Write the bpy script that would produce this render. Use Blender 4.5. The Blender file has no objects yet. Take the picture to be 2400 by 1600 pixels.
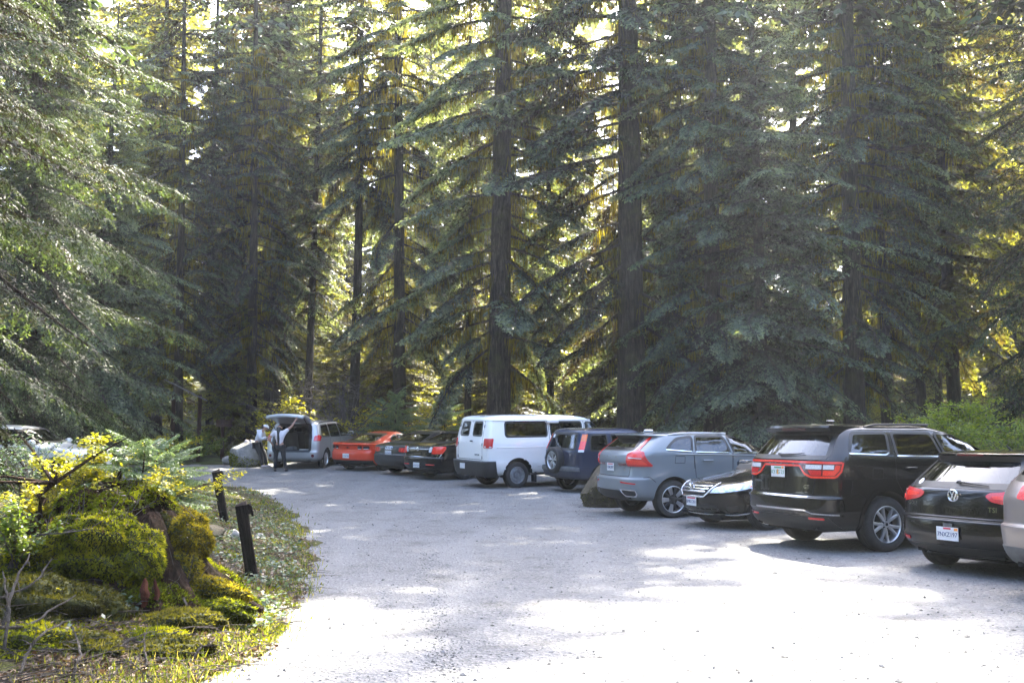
import bpy, bmesh, math, random
import numpy as np
from mathutils import Vector, Matrix
R = math.radians
rng = np.random.default_rng(7)
random.seed(7)
scene = bpy.context.scene
COL = scene.collection

# ------------------------------------------------------------------ camera
EYE = 1.55
FPX = 2333.0                       # focal length in photo pixels (2400 wide)
HOR = 1035.0                       # horizon row in the photo
PITCH = math.atan((HOR - 800.0) / FPX)
cam_d = bpy.data.cameras.new('camera')
cam_d.sensor_width = 36.0
cam_d.lens = 36.0 * FPX / 2400.0
cam_d.clip_start = 0.1
cam_d.clip_end = 3000.0
cam = bpy.data.objects.new('camera', cam_d)
COL.objects.link(cam)
cam.location = (0, 0, EYE)
cam.rotation_euler = (R(90) + PITCH, 0, 0)
scene.camera = cam

# ------------------------------------------------------------------ light
SUN_AZ = 16.0                      # degrees to the right of the view direction (+Y)
SUN_EL = 47.5
world = bpy.data.worlds.new('World')
scene.world = world
world.use_nodes = True
wn = world.node_tree.nodes
wl = world.node_tree.links
wn.clear()
w_out = wn.new('ShaderNodeOutputWorld')
w_bg = wn.new('ShaderNodeBackground')
w_sky = wn.new('ShaderNodeTexSky')
w_sky.sky_type = 'NISHITA'
w_sky.sun_disc = False
w_sky.sun_elevation = R(SUN_EL)
w_sky.sun_rotation = R(SUN_AZ)
w_sky.air_density = 0.8
w_sky.dust_density = 3.0
w_sky.ozone_density = 1.0
w_bg.inputs['Strength'].default_value = 0.15
wl.new(w_sky.outputs['Color'], w_bg.inputs['Color'])
wl.new(w_bg.outputs['Background'], w_out.inputs['Surface'])

sun_d = bpy.data.lights.new('sun', 'SUN')
sun_d.energy = 3.1
sun_d.angle = R(0.53)
sun_d.color = (1.0, 0.93, 0.80)
sun = bpy.data.objects.new('sun', sun_d)
COL.objects.link(sun)
sun_dir = Vector((math.sin(R(SUN_AZ)) * math.cos(R(SUN_EL)), math.cos(R(SUN_AZ)) * math.cos(R(SUN_EL)), math.sin(R(SUN_EL))))
sun.rotation_euler = sun_dir.to_track_quat('Z', 'Y').to_euler()

vs = scene.view_settings
vs.view_transform = 'Standard'
vs.look = 'None'
vs.gamma = 1.0
vs.use_curve_mapping = False
vs.exposure = 3.6
scene.cycles.max_bounces = 10
scene.cycles.transparent_max_bounces = 16
scene.cycles.diffuse_bounces = 4
scene.cycles.glossy_bounces = 4
scene.cycles.transmission_bounces = 6
scene.cycles.volume_bounces = 0
scene.cycles.caustics_reflective = False
scene.cycles.caustics_refractive = False
scene.cycles.sample_clamp_indirect = 6.0
scene.cycles.use_denoising = True

# ------------------------------------------------------------------ helpers
def gz(y):
    """height of the gravel lot: level near the camera, rising gently away from it"""
    t = max(0.0, y - 10.0)
    return 0.00083 * t * t if t < 32 else 0.00083 * 32 * 32 + 0.0531 * (t - 32)
def gzv(y):
    t = np.maximum(0.0, y - 10.0)
    return np.where(t < 32, 0.00083 * t * t, 0.00083 * 1024 + 0.0531 * (t - 32))
CP, SP = math.cos(PITCH), math.sin(PITCH)
def at(u, v, y):
    """world point at depth y on the sight line of photo pixel (u, v)"""
    a = (u - 1200.0) / FPX
    b = (800.0 - v) / FPX
    d = Vector((a, CP - b * SP, SP + b * CP))
    return Vector((0, 0, EYE)) + d * (y / d.y)
def ground_at(u, y):
    """ground point at depth y, seen in photo column u"""
    z = gz(y)
    depth = y * CP + (z - EYE) * SP
    return Vector(((u - 1200.0) / FPX * depth, y, z))

def tag(o, label=None, cat=None, group=None, kind=None):
    if label: o['label'] = label
    if cat: o['category'] = cat
    if group: o['group'] = group
    if kind: o['kind'] = kind
    return o
def empty(name, loc=(0, 0, 0), rz=0.0, label=None, cat=None, group=None):
    o = bpy.data.objects.new(name, None)
    o.empty_display_size = 0.2
    COL.objects.link(o)
    o.location = loc
    o.rotation_euler = (0, 0, rz)
    return tag(o, label, cat, group)
def link(name, me, parent=None, mat=None):
    o = bpy.data.objects.new(name, me)
    COL.objects.link(o)
    if parent is not None: o.parent = parent
    if mat is not None and len(me.materials) == 0: me.materials.append(mat)
    return o
def mesh(name, v, f, mat, parent=None, smooth=True, sharp=None):
    me = bpy.data.meshes.new(name)
    me.from_pydata([tuple(p) for p in v], [], [tuple(q) for q in f])
    me.materials.append(mat)
    if smooth:
        me.polygons.foreach_set('use_smooth', [True] * len(me.polygons))
        if sharp: me.set_sharp_from_angle(angle=R(sharp))
    me.update()
    return link(name, me, parent)
def quad_mesh(name, V, mat, nper=4, smooth=False, tint=None):
    """fast mesh from an (n, nper, 3) array: n separate polygons"""
    V = np.ascontiguousarray(V, dtype=np.float32)
    n = V.shape[0]
    me = bpy.data.meshes.new(name)
    me.vertices.add(n * nper)
    me.vertices.foreach_set('co', V.reshape(-1))
    me.loops.add(n * nper)
    me.loops.foreach_set('vertex_index', np.arange(n * nper, dtype=np.int32))
    me.polygons.add(n)
    me.polygons.foreach_set('loop_start', np.arange(0, n * nper, nper, dtype=np.int32))
    if smooth: me.polygons.foreach_set('use_smooth', np.ones(n, dtype=bool))
    if tint is not None:
        at_ = me.attributes.new('tint', 'FLOAT', 'FACE')
        at_.data.foreach_set('value', np.asarray(tint, dtype=np.float32))
    me.materials.append(mat)
    me.update(calc_edges=True)
    return me
def copy_tree(o, parent=None, loc=None, rz=None, scale=None):
    c = o.copy()
    COL.objects.link(c)
    if parent is not None:
        c.parent = parent
        c.matrix_parent_inverse = o.matrix_parent_inverse.copy()
    if loc is not None: c.location = loc
    if rz is not None: c.rotation_euler = (0, 0, rz)
    if scale is not None: c.scale = scale
    for ch in o.children: copy_tree(ch, c)
    return c

class MB:
    """collects simple shapes into one mesh"""
    def __init__(s): s.v = []; s.f = []
    def add(s, v, f):
        b = len(s.v)
        s.v += [tuple(p) for p in v]
        s.f += [tuple(i + b for i in q) for q in f]
        return s
    def box(s, c, d, rot=None, taper=1.0, bev=0.0):
        x, y, z = d[0] / 2, d[1] / 2, d[2] / 2
        if bev > 0:
            b = min(bev, x * .9, y * .9, z * .9)
            pts = []
            for sz in (-1, 1):
                for k, (ix, iy) in enumerate([(-1, -1), (1, -1), (1, 1), (-1, 1)]):
                    pts.append((ix * (x - b), iy * (y - b), sz * z))
            for sz in (-1, 1):
                for (ix, iy) in [(-1, -1), (1, -1), (1, 1), (-1, 1)]:
                    p1 = (ix * x, iy * (y - b), sz * (z - b)); p2 = (ix * (x - b), iy * y, sz * (z - b))
                    pts += [p1, p2] if ix * iy > 0 else [p2, p1]
            # rings: 0-3 bottom cap, 4-7 top cap, 8-15 bottom ring, 16-23 top ring
            f = [(3, 2, 1, 0), (4, 5, 6, 7)]
            for k in range(8): f.append((8 + k, 8 + (k + 1) % 8, 16 + (k + 1) % 8, 16 + k))
            for k in range(4):
                a, bq = 8 + 2 * k, 9 + 2 * k
                f.append((k, bq, a)); f.append((k, (k + 1) % 4, 8 + (2 * k + 2) % 8, bq))
                a, bq = 16 + 2 * k, 17 + 2 * k
                f.append((4 + k, a, bq)); f.append((4 + (k + 1) % 4, 4 + k, bq, 16 + (2 * k + 2) % 8))
            v = [Vector(p) for p in pts]
        else:
            v = [Vector((sx * x * (taper if sz > 0 else 1), sy * y * (taper if sz > 0 else 1), sz * z)) for sz in (-1, 1) for sx, sy in ((-1, -1), (1, -1), (1, 1), (-1, 1))]
            f = [(3, 2, 1, 0), (4, 5, 6, 7), (0, 1, 5, 4), (1, 2, 6, 5), (2, 3, 7, 6), (3, 0, 4, 7)]
        if rot is not None: v = [rot @ p for p in v]
        return s.add([p + Vector(c) for p in v], f)
    def tube(s, pts, rad, n=8, cap=True):
        pts = [Vector(p) for p in pts]
        if not hasattr(rad, '__len__'): rad = [rad] * len(pts)
        v = []; f = []
        ref = None
        for i, p in enumerate(pts):
            t = (pts[min(i + 1, len(pts) - 1)] - pts[max(i - 1, 0)])
            t = t.normalized() if t.length > 1e-9 else Vector((0, 0, 1))
            if ref is None:
                ref = t.orthogonal().normalized()
            ref = (ref - t * ref.dot(t))
            ref = ref.normalized() if ref.length > 1e-6 else t.orthogonal().normalized()
            b = t.cross(ref)
            for k in range(n):
                a = 2 * math.pi * k / n
                v.append(p + (ref * math.cos(a) + b * math.sin(a)) * rad[i])
        for i in range(len(pts) - 1):
            for k in range(n):
                f.append((i * n + k, i * n + (k + 1) % n, (i + 1) * n + (k + 1) % n, (i + 1) * n + k))
        if cap:
            f.append(tuple(range(n - 1, -1, -1)))
            f.append(tuple((len(pts) - 1) * n + k for k in range(n)))
        return s.add(v, f)
    def lathe(s, prof, n=32, axis='y', c=(0, 0, 0), closed=False):
        """prof: list of (radius, offset along the axis)"""
        v = []; f = []
        m = len(prof)
        for k in range(n):
            a = 2 * math.pi * k / n
            ca, sa = math.cos(a), math.sin(a)
            for r, h in prof:
                v.append({'y': (r * ca, h, r * sa), 'z': (r * ca, r * sa, h), 'x': (h, r * ca, r * sa)}[axis])
        for k in range(n):
            k2 = (k + 1) % n
            for i in range(m if closed else m - 1):
                j = (i + 1) % m
                f.append((k * m + i, k * m + j, k2 * m + j, k2 * m + i) if axis != 'z' else (k * m + i, k2 * m + i, k2 * m + j, k * m + j))
        return s.add([Vector(p) + Vector(c) for p in v], f)
    def build(s, name, mat, parent=None, smooth=True, sharp=35):
        return mesh(name, s.v, s.f, mat, parent, smooth, sharp)

# ------------------------------------------------------------------ materials
MATS = {}
def new_mat(name):
    m = bpy.data.materials.new(name)
    m.use_nodes = True
    nt = m.node_tree
    nt.nodes.clear()
    out = nt.nodes.new('ShaderNodeOutputMaterial')
    MATS[name] = m
    return m, nt, out
def N(nt, t, **kw):
    n = nt.nodes.new(t)
    for k, v in kw.items():
        if k in n.inputs: n.inputs[k].default_value = v
        else: setattr(n, k, v)
    return n
def L(nt, a, b): nt.links.new(a, b)
def c4(c): return (c[0], c[1], c[2], 1.0)
def ramp(nt, fac, stops, interp='LINEAR'):
    r = nt.nodes.new('ShaderNodeValToRGB')
    r.color_ramp.interpolation = interp
    e = r.color_ramp.elements
    while len(e) < len(stops): e.new(0.5)
    for el, (p, c) in zip(e, stops):
        el.position = p
        el.color = c4(c) if hasattr(c, '__len__') else (c, c, c, 1)
    nt.links.new(fac, r.inputs['Fac'])
    return r.outputs['Color']
def noise(nt, vec, scale, detail=4, rough=0.6, dist=0.0):
    n = nt.nodes.new('ShaderNodeTexNoise')
    n.inputs['Scale'].default_value = scale
    n.inputs['Detail'].default_value = detail
    n.inputs['Roughness'].default_value = rough
    n.inputs['Distortion'].default_value = dist
    if vec is not None: nt.links.new(vec, n.inputs['Vector'])
    return n.outputs['Fac']
def mixc(nt, fac, a, b, mode='MIX'):
    m = nt.nodes.new('ShaderNodeMix')
    m.data_type = 'RGBA'
    m.blend_type = mode
    for sock, val in ((m.inputs[0], fac), (m.inputs[6], a), (m.inputs[7], b)):
        if hasattr(val, 'is_output') or hasattr(val, 'links'): nt.links.new(val, sock)
        elif hasattr(val, '__len__'): sock.default_value = c4(val)
        else: sock.default_value = val
    return m.outputs[2]
def objvec(nt, gen='Object'):
    return nt.nodes.new('ShaderNodeTexCoord').outputs[gen]
def bump(nt, h, strength=0.4, dist=0.02, normal=None):
    b = nt.nodes.new('ShaderNodeBump')
    b.inputs['Strength'].default_value = strength
    b.inputs['Distance'].default_value = dist
    nt.links.new(h, b.inputs['Height'])
    if normal is not None: nt.links.new(normal, b.inputs['Normal'])
    return b.outputs['Normal']
def simple(name, col, rough=0.5, metal=0.0, coat=0.0, spec=0.5, var=0.0, vscale=20.0, bumps=0.0, bscale=60.0):
    m, nt, out = new_mat(name)
    p = N(nt, 'ShaderNodeBsdfPrincipled')
    p.inputs['Base Color'].default_value = c4(col)
    p.inputs['Roughness'].default_value = rough
    p.inputs['Metallic'].default_value = metal
    p.inputs['Specular IOR Level'].default_value = spec
    p.inputs['Coat Weight'].default_value = coat
    p.inputs['Coat Roughness'].default_value = 0.03
    if var > 0 or bumps > 0: vec = objvec(nt)
    if var > 0:
        f = noise(nt, vec, vscale, 5)
        lo = tuple(c * (1 - var) for c in col); hi = tuple(min(1, c * (1 + var)) for c in col)
        L(nt, ramp(nt, f, [(0.3, lo), (0.7, hi)]), p.inputs['Base Color'])
    if bumps > 0: L(nt, bump(nt, noise(nt, vec, bscale, 4), bumps, 0.01), p.inputs['Normal'])
    L(nt, p.outputs[0], out.inputs['Surface'])
    return m
def paint(name, col, metal=0.0, rough=0.35, dirt=0.25, inside=(0.03, 0.03, 0.032), ior=1.42, spec=.3):
    """car paint with clear coat; road dust low down; dark cabin trim on the inner side"""
    m, nt, out = new_mat(name)
    p = N(nt, 'ShaderNodeBsdfPrincipled')
    p.inputs['Metallic'].default_value = metal
    p.inputs['Coat Weight'].default_value = 1.0
    p.inputs['Coat Roughness'].default_value = 0.025
    p.inputs['Coat IOR'].default_value = ior
    p.inputs['Specular IOR Level'].default_value = spec
    vec = objvec(nt)
    sep = N(nt, 'ShaderNodeSeparateXYZ'); L(nt, vec, sep.inputs[0])
    mr = N(nt, 'ShaderNodeMapRange'); L(nt, sep.outputs['Z'], mr.inputs['Value'])
    mr.inputs['From Min'].default_value = 0.85; mr.inputs['From Max'].default_value = 0.25
    f = noise(nt, vec, 7.0, 6, 0.7)
    mm = N(nt, 'ShaderNodeMath', operation='MULTIPLY'); L(nt, mr.outputs[0], mm.inputs[0]); L(nt, f, mm.inputs[1])
    m2 = N(nt, 'ShaderNodeMath', operation='MULTIPLY'); L(nt, mm.outputs[0], m2.inputs[0]); m2.inputs[1].default_value = dirt * 1.6
    c = mixc(nt, m2.outputs[0], col, (0.16, 0.14, 0.12))
    L(nt, c, p.inputs['Base Color'])
    rr = N(nt, 'ShaderNodeMath', operation='ADD'); L(nt, m2.outputs[0], rr.inputs[0]); rr.inputs[1].default_value = rough
    L(nt, rr.outputs[0], p.inputs['Roughness'])
    cw = N(nt, 'ShaderNodeMath', operation='SUBTRACT'); cw.inputs[0].default_value = 1.0; L(nt, m2.outputs[0], cw.inputs[1])
    L(nt, cw.outputs[0], p.inputs['Coat Weight'])
    d = N(nt, 'ShaderNodeBsdfDiffuse'); d.inputs['Color'].default_value = c4(inside)
    g = N(nt, 'ShaderNodeNewGeometry')
    mx = N(nt, 'ShaderNodeMixShader'); L(nt, g.outputs['Backfacing'], mx.inputs[0]); L(nt, p.outputs[0], mx.inputs[1]); L(nt, d.outputs[0], mx.inputs[2])
    L(nt, mx.outputs[0], out.inputs['Surface'])
    return m
def glass(name, tint):
    m, nt, out = new_mat(name)
    t = N(nt, 'ShaderNodeBsdfTransparent'); t.inputs['Color'].default_value = c4(tint)
    g = N(nt, 'ShaderNodeBsdfGlossy'); g.inputs['Color'].default_value = (0.95, 0.97, 1, 1); g.inputs['Roughness'].default_value = 0.015
    fr = N(nt, 'ShaderNodeFresnel'); fr.inputs['IOR'].default_value = 1.75
    mx = N(nt, 'ShaderNodeMixShader'); L(nt, fr.outputs[0], mx.inputs[0]); L(nt, t.outputs[0], mx.inputs[1]); L(nt, g.outputs[0], mx.inputs[2])
    L(nt, mx.outputs[0], out.inputs['Surface'])
    return m
def lens(name, col, rough=0.08):
    return simple(name, col, rough, 0, 0.8, 0.6, var=0.25, vscale=60, bumps=0.25, bscale=120)

M = {}
M['black'] = paint('black_paint', (0.0025, 0.0025, 0.003), 0.0, 0.25, 0.02, ior=1.40, spec=.2)
M['grey'] = paint('blue_grey_paint', (0.19, 0.215, 0.235), 0.15, 0.38, 0.3)
M['navy'] = paint('navy_paint', (0.012, 0.022, 0.055), 0.2, 0.35)
M['white'] = paint('white_paint', (0.82, 0.81, 0.785), 0.0, 0.4, 0.35)
M['graphite'] = paint('graphite_paint', (0.028, 0.030, 0.034), 0.3, 0.35)
M['red'] = paint('red_orange_paint', (0.66, 0.045, 0.010), 0.0, 0.35, .1)
M['silver'] = paint('silver_paint', (0.42, 0.43, 0.44), 0.5, 0.35)
M['tan'] = paint('warm_silver_paint', (0.26, 0.225, 0.21), 0.45, 0.35)
M['tyre'] = simple('tyre_rubber', (0.022, 0.021, 0.021), 0.85, var=0.4, vscale=14, bumps=0.4, bscale=90)
M['alloy'] = simple('alloy', (0.62, 0.63, 0.65), 0.28, 0.85)
M['steel'] = simple('steel_wheel', (0.32, 0.33, 0.35), 0.4, 0.7, var=0.3, vscale=12)
M['dark_alloy'] = simple('dark_alloy', (0.05, 0.05, 0.055), 0.35, 0.5)
M['chrome'] = simple('chrome', (0.80, 0.81, 0.83), 0.10, 1.0)
M['plastic'] = simple('black_plastic', (0.016, 0.016, 0.017), 0.55, bumps=0.15, bscale=200)
M['gplastic'] = simple('grey_plastic', (0.09, 0.095, 0.10), 0.6, var=0.3, vscale=9)
M['rubber'] = simple('window_rubber', (0.010, 0.010, 0.011), 0.35)
M['seam'] = simple('door_gap', (0.004, 0.004, 0.004), 0.9)
M['well'] = simple('wheel_well', (0.008, 0.008, 0.008), 0.95)
M['seat'] = simple('seat_cloth', (0.020, 0.020, 0.022), 0.9)
M['seat_grey'] = simple('seat_grey_cloth', (0.06, 0.06, 0.065), 0.9)
M['red_lens'] = lens('red_lens', (0.55, 0.010, 0.012))
M['bright_red_lens'] = lens('bright_red_lens', (0.85, 0.035, 0.018))
M['dark_red_lens'] = lens('dark_red_lens', (0.10, 0.004, 0.010))
M['amber_lens'] = lens('amber_lens', (0.75, 0.14, 0.01))
M['white_lens'] = lens('clear_lens', (0.62, 0.62, 0.64))
M['head_lens'] = simple('headlight_reflector', (0.55, 0.57, 0.60), 0.16, 0.7, 0.8, var=0.5, vscale=22)
M['plate'] = simple('plate_white', (0.66, 0.67, 0.68), 0.45, var=0.08, vscale=30)
M['plate_ink'] = simple('plate_ink', (0.04, 0.06, 0.16), 0.5)
M['plate_green'] = simple('plate_green', (0.10, 0.28, 0.14), 0.5)
M['plate_orange'] = simple('plate_orange', (0.85, 0.30, 0.05), 0.5)
M['plate_red'] = simple('plate_red', (0.55, 0.05, 0.08), 0.5)
M['sticker'] = simple('sticker_white', (0.75, 0.75, 0.78), 0.5)
M['tint'] = glass('dark_tinted_glass', (0.10, 0.11, 0.11))
M['clear'] = glass('clear_glass', (0.62, 0.68, 0.66))
M['mid'] = glass('mid_tinted_glass', (0.25, 0.28, 0.27))
# ------------------------------------------------------------------ car builder
def pchip(xk, yk, x):
    """monotone cubic interpolation"""
    xk = np.asarray(xk, float); yk = np.asarray(yk, float)
    h = np.diff(xk); d = np.diff(yk) / h
    m = np.zeros_like(yk)
    for i in range(1, len(xk) - 1):
        if d[i - 1] * d[i] > 0:
            w1 = 2 * h[i] + h[i - 1]; w2 = h[i] + 2 * h[i - 1]
            m[i] = (w1 + w2) / (w1 / d[i - 1] + w2 / d[i])
    m[0] = d[0]; m[-1] = d[-1]
    i = np.clip(np.searchsorted(xk, x) - 1, 0, len(xk) - 2)
    t = (x - xk[i]) / h[i]
    t2, t3 = t * t, t * t * t
    return (2 * t3 - 3 * t2 + 1) * yk[i] + (t3 - 2 * t2 + t) * h[i] * m[i] + (-2 * t3 + 3 * t2) * yk[i + 1] + (t3 - t2) * h[i] * m[i + 1]
def in_poly(px, py, poly):
    r = np.zeros(len(px), bool)
    n = len(poly)
    for i in range(n):
        x1, y1 = poly[i]; x2, y2 = poly[(i + 1) % n]
        c = ((y1 > py) != (y2 > py))
        with np.errstate(divide='ignore', invalid='ignore'):
            xi = (x2 - x1) * (py - y1) / (y2 - y1 + 1e-12) + x1
        r ^= c & (px < xi)
    return r
def resample(pl, n):
    pl = np.asarray(pl, float)
    d = np.r_[0, np.cumsum(np.hypot(*np.diff(pl, axis=0).T))]
    t = np.linspace(0, d[-1], n)
    return np.c_[np.interp(t, d, pl[:, 0]), np.interp(t, d, pl[:, 1])]
def chaikin(pl, it=2, closed=True):
    pl = [np.array(p, float) for p in pl]
    for _ in range(it):
        q = []
        n = len(pl)
        for i in range(n if closed else n - 1):
            a, b = pl[i], pl[(i + 1) % n]
            q += [a * .8 + b * .2, a * .2 + b * .8]
        pl = q
    return np.array(pl)

def round_poly(poly, r=.05, n=4):
    P = [np.array(p, float) for p in poly]
    out = []
    m = len(P)
    for i in range(m):
        a, b, c_ = P[i - 1], P[i], P[(i + 1) % m]
        d1 = a - b; d2 = c_ - b
        l1 = np.hypot(*d1); l2 = np.hypot(*d2)
        if l1 < 1e-6 or l2 < 1e-6: continue
        k = min(r, l1 * .45, l2 * .45)
        p = b + d1 / l1 * k; q = b + d2 / l2 * k
        for t in np.linspace(0, 1, n): out.append((1 - t) ** 2 * p + 2 * t * (1 - t) * b + t * t * q)
    return np.array(out)
class Car:
    NR, NM, NF = 22, 84, 20
    def __init__(s, name, label, cat, keys, L, ro, fo, r, paint, ar=.35, nr=3.0, af=.7, nf=2.6, track=None, nsub=7, lod=0):
        s.root = empty(name, label=label, cat=cat)
        if lod: s.NR, s.NM, s.NF, nsub = 16, 62, 14, 4
        s.L, s.ro, s.fo, s.r, s.paint = L, ro, fo, r, paint
        s.xa_r, s.xa_f = ro, L - fo
        P = []
        for k in keys:
            z, xr, xf, w = k[:4]
            o = k[4] if len(k) > 4 else {}
            P.append([z, xr, xf, w, o.get('ar', ar), o.get('nr', nr), o.get('af', af), o.get('nf', nf)])
        P = np.array(P, float)
        nk = len(P)
        td = np.linspace(0, nk - 1, (nk - 1) * 24 + 1)
        s.D = np.stack([pchip(np.arange(nk), P[:, j], td) for j in range(8)], 1)
        s.D[:, 0] = np.maximum.accumulate(s.D[:, 0] + np.arange(len(td)) * 1e-7)
        tm = np.linspace(0, nk - 1, (nk - 1) * nsub + 1)
        s.rings = np.stack([np.interp(tm, td, s.D[:, j]) for j in range(8)], 1)
        s.windows = []; s.arches = []; s.holes = []
        s.wmax = P[:, 3].max()
        s.z0 = s.D[0, 0]; s.nz = int((s.D[-1, 0] - s.z0) / .004) + 2
        zg = s.z0 + np.arange(s.nz) * .004
        s.T = [list(map(float, row)) for row in np.stack([np.interp(zg, s.D[:, 0], s.D[:, j]) for j in range(8)], 1)]
        s.tab = {}
        s.track = track or s.wmax - 0.02
    # ---- surface
    def par(s, z):
        k = min(max((z - s.z0) / .004, 0), s.nz - 1.001)
        i = int(k); t = k - i
        a, b = s.T[i], s.T[i + 1]
        return [p + (q - p) * t for p, q in zip(a, b)]
    def arc(s, a, z, mode):
        k = min(max((z - s.z0) / .02, 0), 400.0)
        i = int(k); t = k - i
        r = []
        for j in (i, i + 1):
            key = (mode, j)
            if key not in s.tab:
                o = np.r_[tuple(s.outline(s.fit(s.par(s.z0 + j * .02)), 40, 30))]
                if mode == 'wrapf': o = o[::-1]
                d = np.r_[0, np.cumsum(np.hypot(*np.diff(o, axis=0).T))]
                sg = np.arange(0, 2.6, .02)
                s.tab[key] = (np.interp(sg, d, o[:, 0]).tolist(), np.interp(sg, d, o[:, 1]).tolist())
            X, Y = s.tab[key]
            q = min(abs(a) / .02, len(X) - 1.01); m = int(q); w = q - m
            r.append((X[m] + (X[m + 1] - X[m]) * w, Y[m] + (Y[m + 1] - Y[m]) * w))
        return r[0][0] + (r[1][0] - r[0][0]) * t, r[0][1] + (r[1][1] - r[0][1]) * t
    def fit(s, p):
        z, xr, xf, w, ar, nr, af, nf = p
        k = min(1.0, (xf - xr) * .96 / (ar + af))
        return z, xr, xf, w, ar * k, nr, af * k, nf
    def outline(s, p, n1=48, n2=60):
        z, xr, xf, w, ar, nr, af, nf = s.fit(p)
        th = np.linspace(0, math.pi / 2, n1)
        xr_ = xr + ar * (1 - np.cos(th) ** (2 / nr)); yr_ = w * np.sin(th) ** (2 / nr)
        xf_ = xf - af * (1 - np.cos(th[::-1]) ** (2 / nf)); yf_ = w * np.sin(th[::-1]) ** (2 / nf)
        return np.c_[xr_, yr_], np.c_[np.linspace(xr_[-1], xf_[0], n2), np.full(n2, w)], np.c_[xf_, yf_]
    def half(s, p):
        a, b, c = s.outline(p)
        a = resample(a, s.NR); b = resample(b, s.NM); c = resample(c, s.NF)
        return np.r_[a, b[1:-1], c]
    def yside(s, x, z):
        z_, xr, xf, w, ar, nr, af, nf = s.fit(s.par(z))
        if x < xr + ar:
            u = min(max((x - xr) / ar, 0), 1)
            return w * (1 - (1 - u) ** nr) ** (1 / nr)
        if x > xf - af:
            u = min(max((xf - x) / af, 0), 1)
            return w * (1 - (1 - u) ** nf) ** (1 / nf)
        return w
    def pt(s, a, z, mode):
        """a point of the skin. modes: L/R (a = x), rear/front (a = y), wrapr/wrapf (a = arc length from the middle, + is the car's right)"""
        if mode in ('L', 'R'):
            y = s.yside(a, z)
            return Vector((a, y if mode == 'L' else -y, z))
        z_, xr, xf, w, ar, nr, af, nf = s.fit(s.par(z))
        if mode == 'rear':
            u = min(abs(a) / w, 1)
            return Vector((xr + ar * (1 - (1 - u ** nr) ** (1 / nr)), a, z))
        if mode == 'front':
            u = min(abs(a) / w, 1)
            return Vector((xf - af * (1 - (1 - u ** nf) ** (1 / nf)), a, z))
        x, y = s.arc(a, z, mode)
        return Vector((x, -y if a > 0 else y, z))
    def nrm(s, a, z, mode):
        e = .008
        du = s.pt(a + e, z, mode) - s.pt(a - e, z, mode)
        dv = s.pt(a, z + e, mode) - s.pt(a, z - e, mode)
        n = du.cross(dv)
        n = n.normalized() if n.length > 1e-12 else Vector((0, 0, 1))
        p = s.pt(a, z, mode)
        c = Vector((min(max(p.x, 1.0), s.L - 1.0), 0, p.z - .05))
        return n if n.dot(p - c) > 0 else -n
    def off(s, a, z, mode, d):
        q = s.pt(a, z, mode) + s.nrm(a, z, mode) * d
        q.x -= s.xa_r
        return q
    def loc(s, p):
        return Vector((p[0] - s.xa_r, p[1], p[2]))
    # ---- pieces laid on the skin
    def panel(s, name, bot, top, mode, mat, d=.006, parent=None, nu=None, nv=5, skirt=.012, round_=0):
        bot = np.asarray(bot, float); top = np.asarray(top, float)
        lb = np.hypot(*np.diff(bot, axis=0).T).sum()
        nu = nu or max(4, int(lb / .07) + 2)
        B = resample(bot, nu); T = resample(top, nu)
        v = []; f = []
        for i in range(nu):
            for j in range(nv):
                t = j / (nv - 1)
                q = B[i] * (1 - t) + T[i] * t
                v.append(s.off(q[0], q[1], mode, d))
        for i in range(nu - 1):
            for j in range(nv - 1):
                f.append((i * nv + j, (i + 1) * nv + j, (i + 1) * nv + j + 1, i * nv + j + 1))
        if skirt:
            edge = [i * nv for i in range(nu)] + [(nu - 1) * nv + j for j in range(1, nv)] + [i * nv + nv - 1 for i in range(nu - 2, -1, -1)] + [j for j in range(nv - 2, 0, -1)]
            base = len(v)
            for e in edge:
                i, j = divmod(e, nv)
                t = j / (nv - 1)
                q = B[i] * (1 - t) + T[i] * t
                v.append(s.off(q[0], q[1], mode, d - skirt))
            m = len(edge)
            for k in range(m): f.append((edge[k], base + k, base + (k + 1) % m, edge[(k + 1) % m]))
        o = mesh(name, v, f, mat, parent or s.root, True, 50)
        s._face_out(o)
        return o
    def _face_out(s, o):
        me = o.data
        c = Vector((s.L / 2 - s.xa_r, 0, .7))
        sgn = 0
        for pgn in me.polygons[:max(1, len(me.polygons) // 2)]:
            p = pgn.center
            cc = Vector((min(max(p.x, c.x - s.L / 2 + 1), c.x + s.L / 2 - 1), 0, p.z - .05))
            sgn += pgn.normal.dot(p - cc)
        if sgn < 0: me.flip_normals()
    def strip(s, name, line, mode, width, mat, d=.004, closed=False, parent=None, inner=None, thick=0.0):
        """a band following a line on the skin; width to the left and right"""
        ln = np.asarray(line, float)
        n = len(ln)
        v = []; f = []
        wi = width if inner is None else inner
        for i in range(n):
            a = ln[(i - 1) % n] if closed else ln[max(i - 1, 0)]
            b = ln[(i + 1) % n] if closed else ln[min(i + 1, n - 1)]
            t = b - a
            t = t / (np.hypot(*t) + 1e-9)
            nn = np.array([-t[1], t[0]])
            p1 = ln[i] + nn * width; p2 = ln[i] - nn * wi
            v.append(s.off(p1[0], p1[1], mode, d)); v.append(s.off(p2[0], p2[1], mode, d))
        for i in range(n if closed else n - 1):
            j = (i + 1) % n
            f.append((2 * i, 2 * i + 1, 2 * j + 1, 2 * j))
        o = mesh(name, v, f, mat, parent or s.root, True)
        s._face_out(o)
        if thick:
            md = o.modifiers.new('thickness', 'SOLIDIFY'); md.thickness = thick; md.offset = 1.0
        return o
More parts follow.
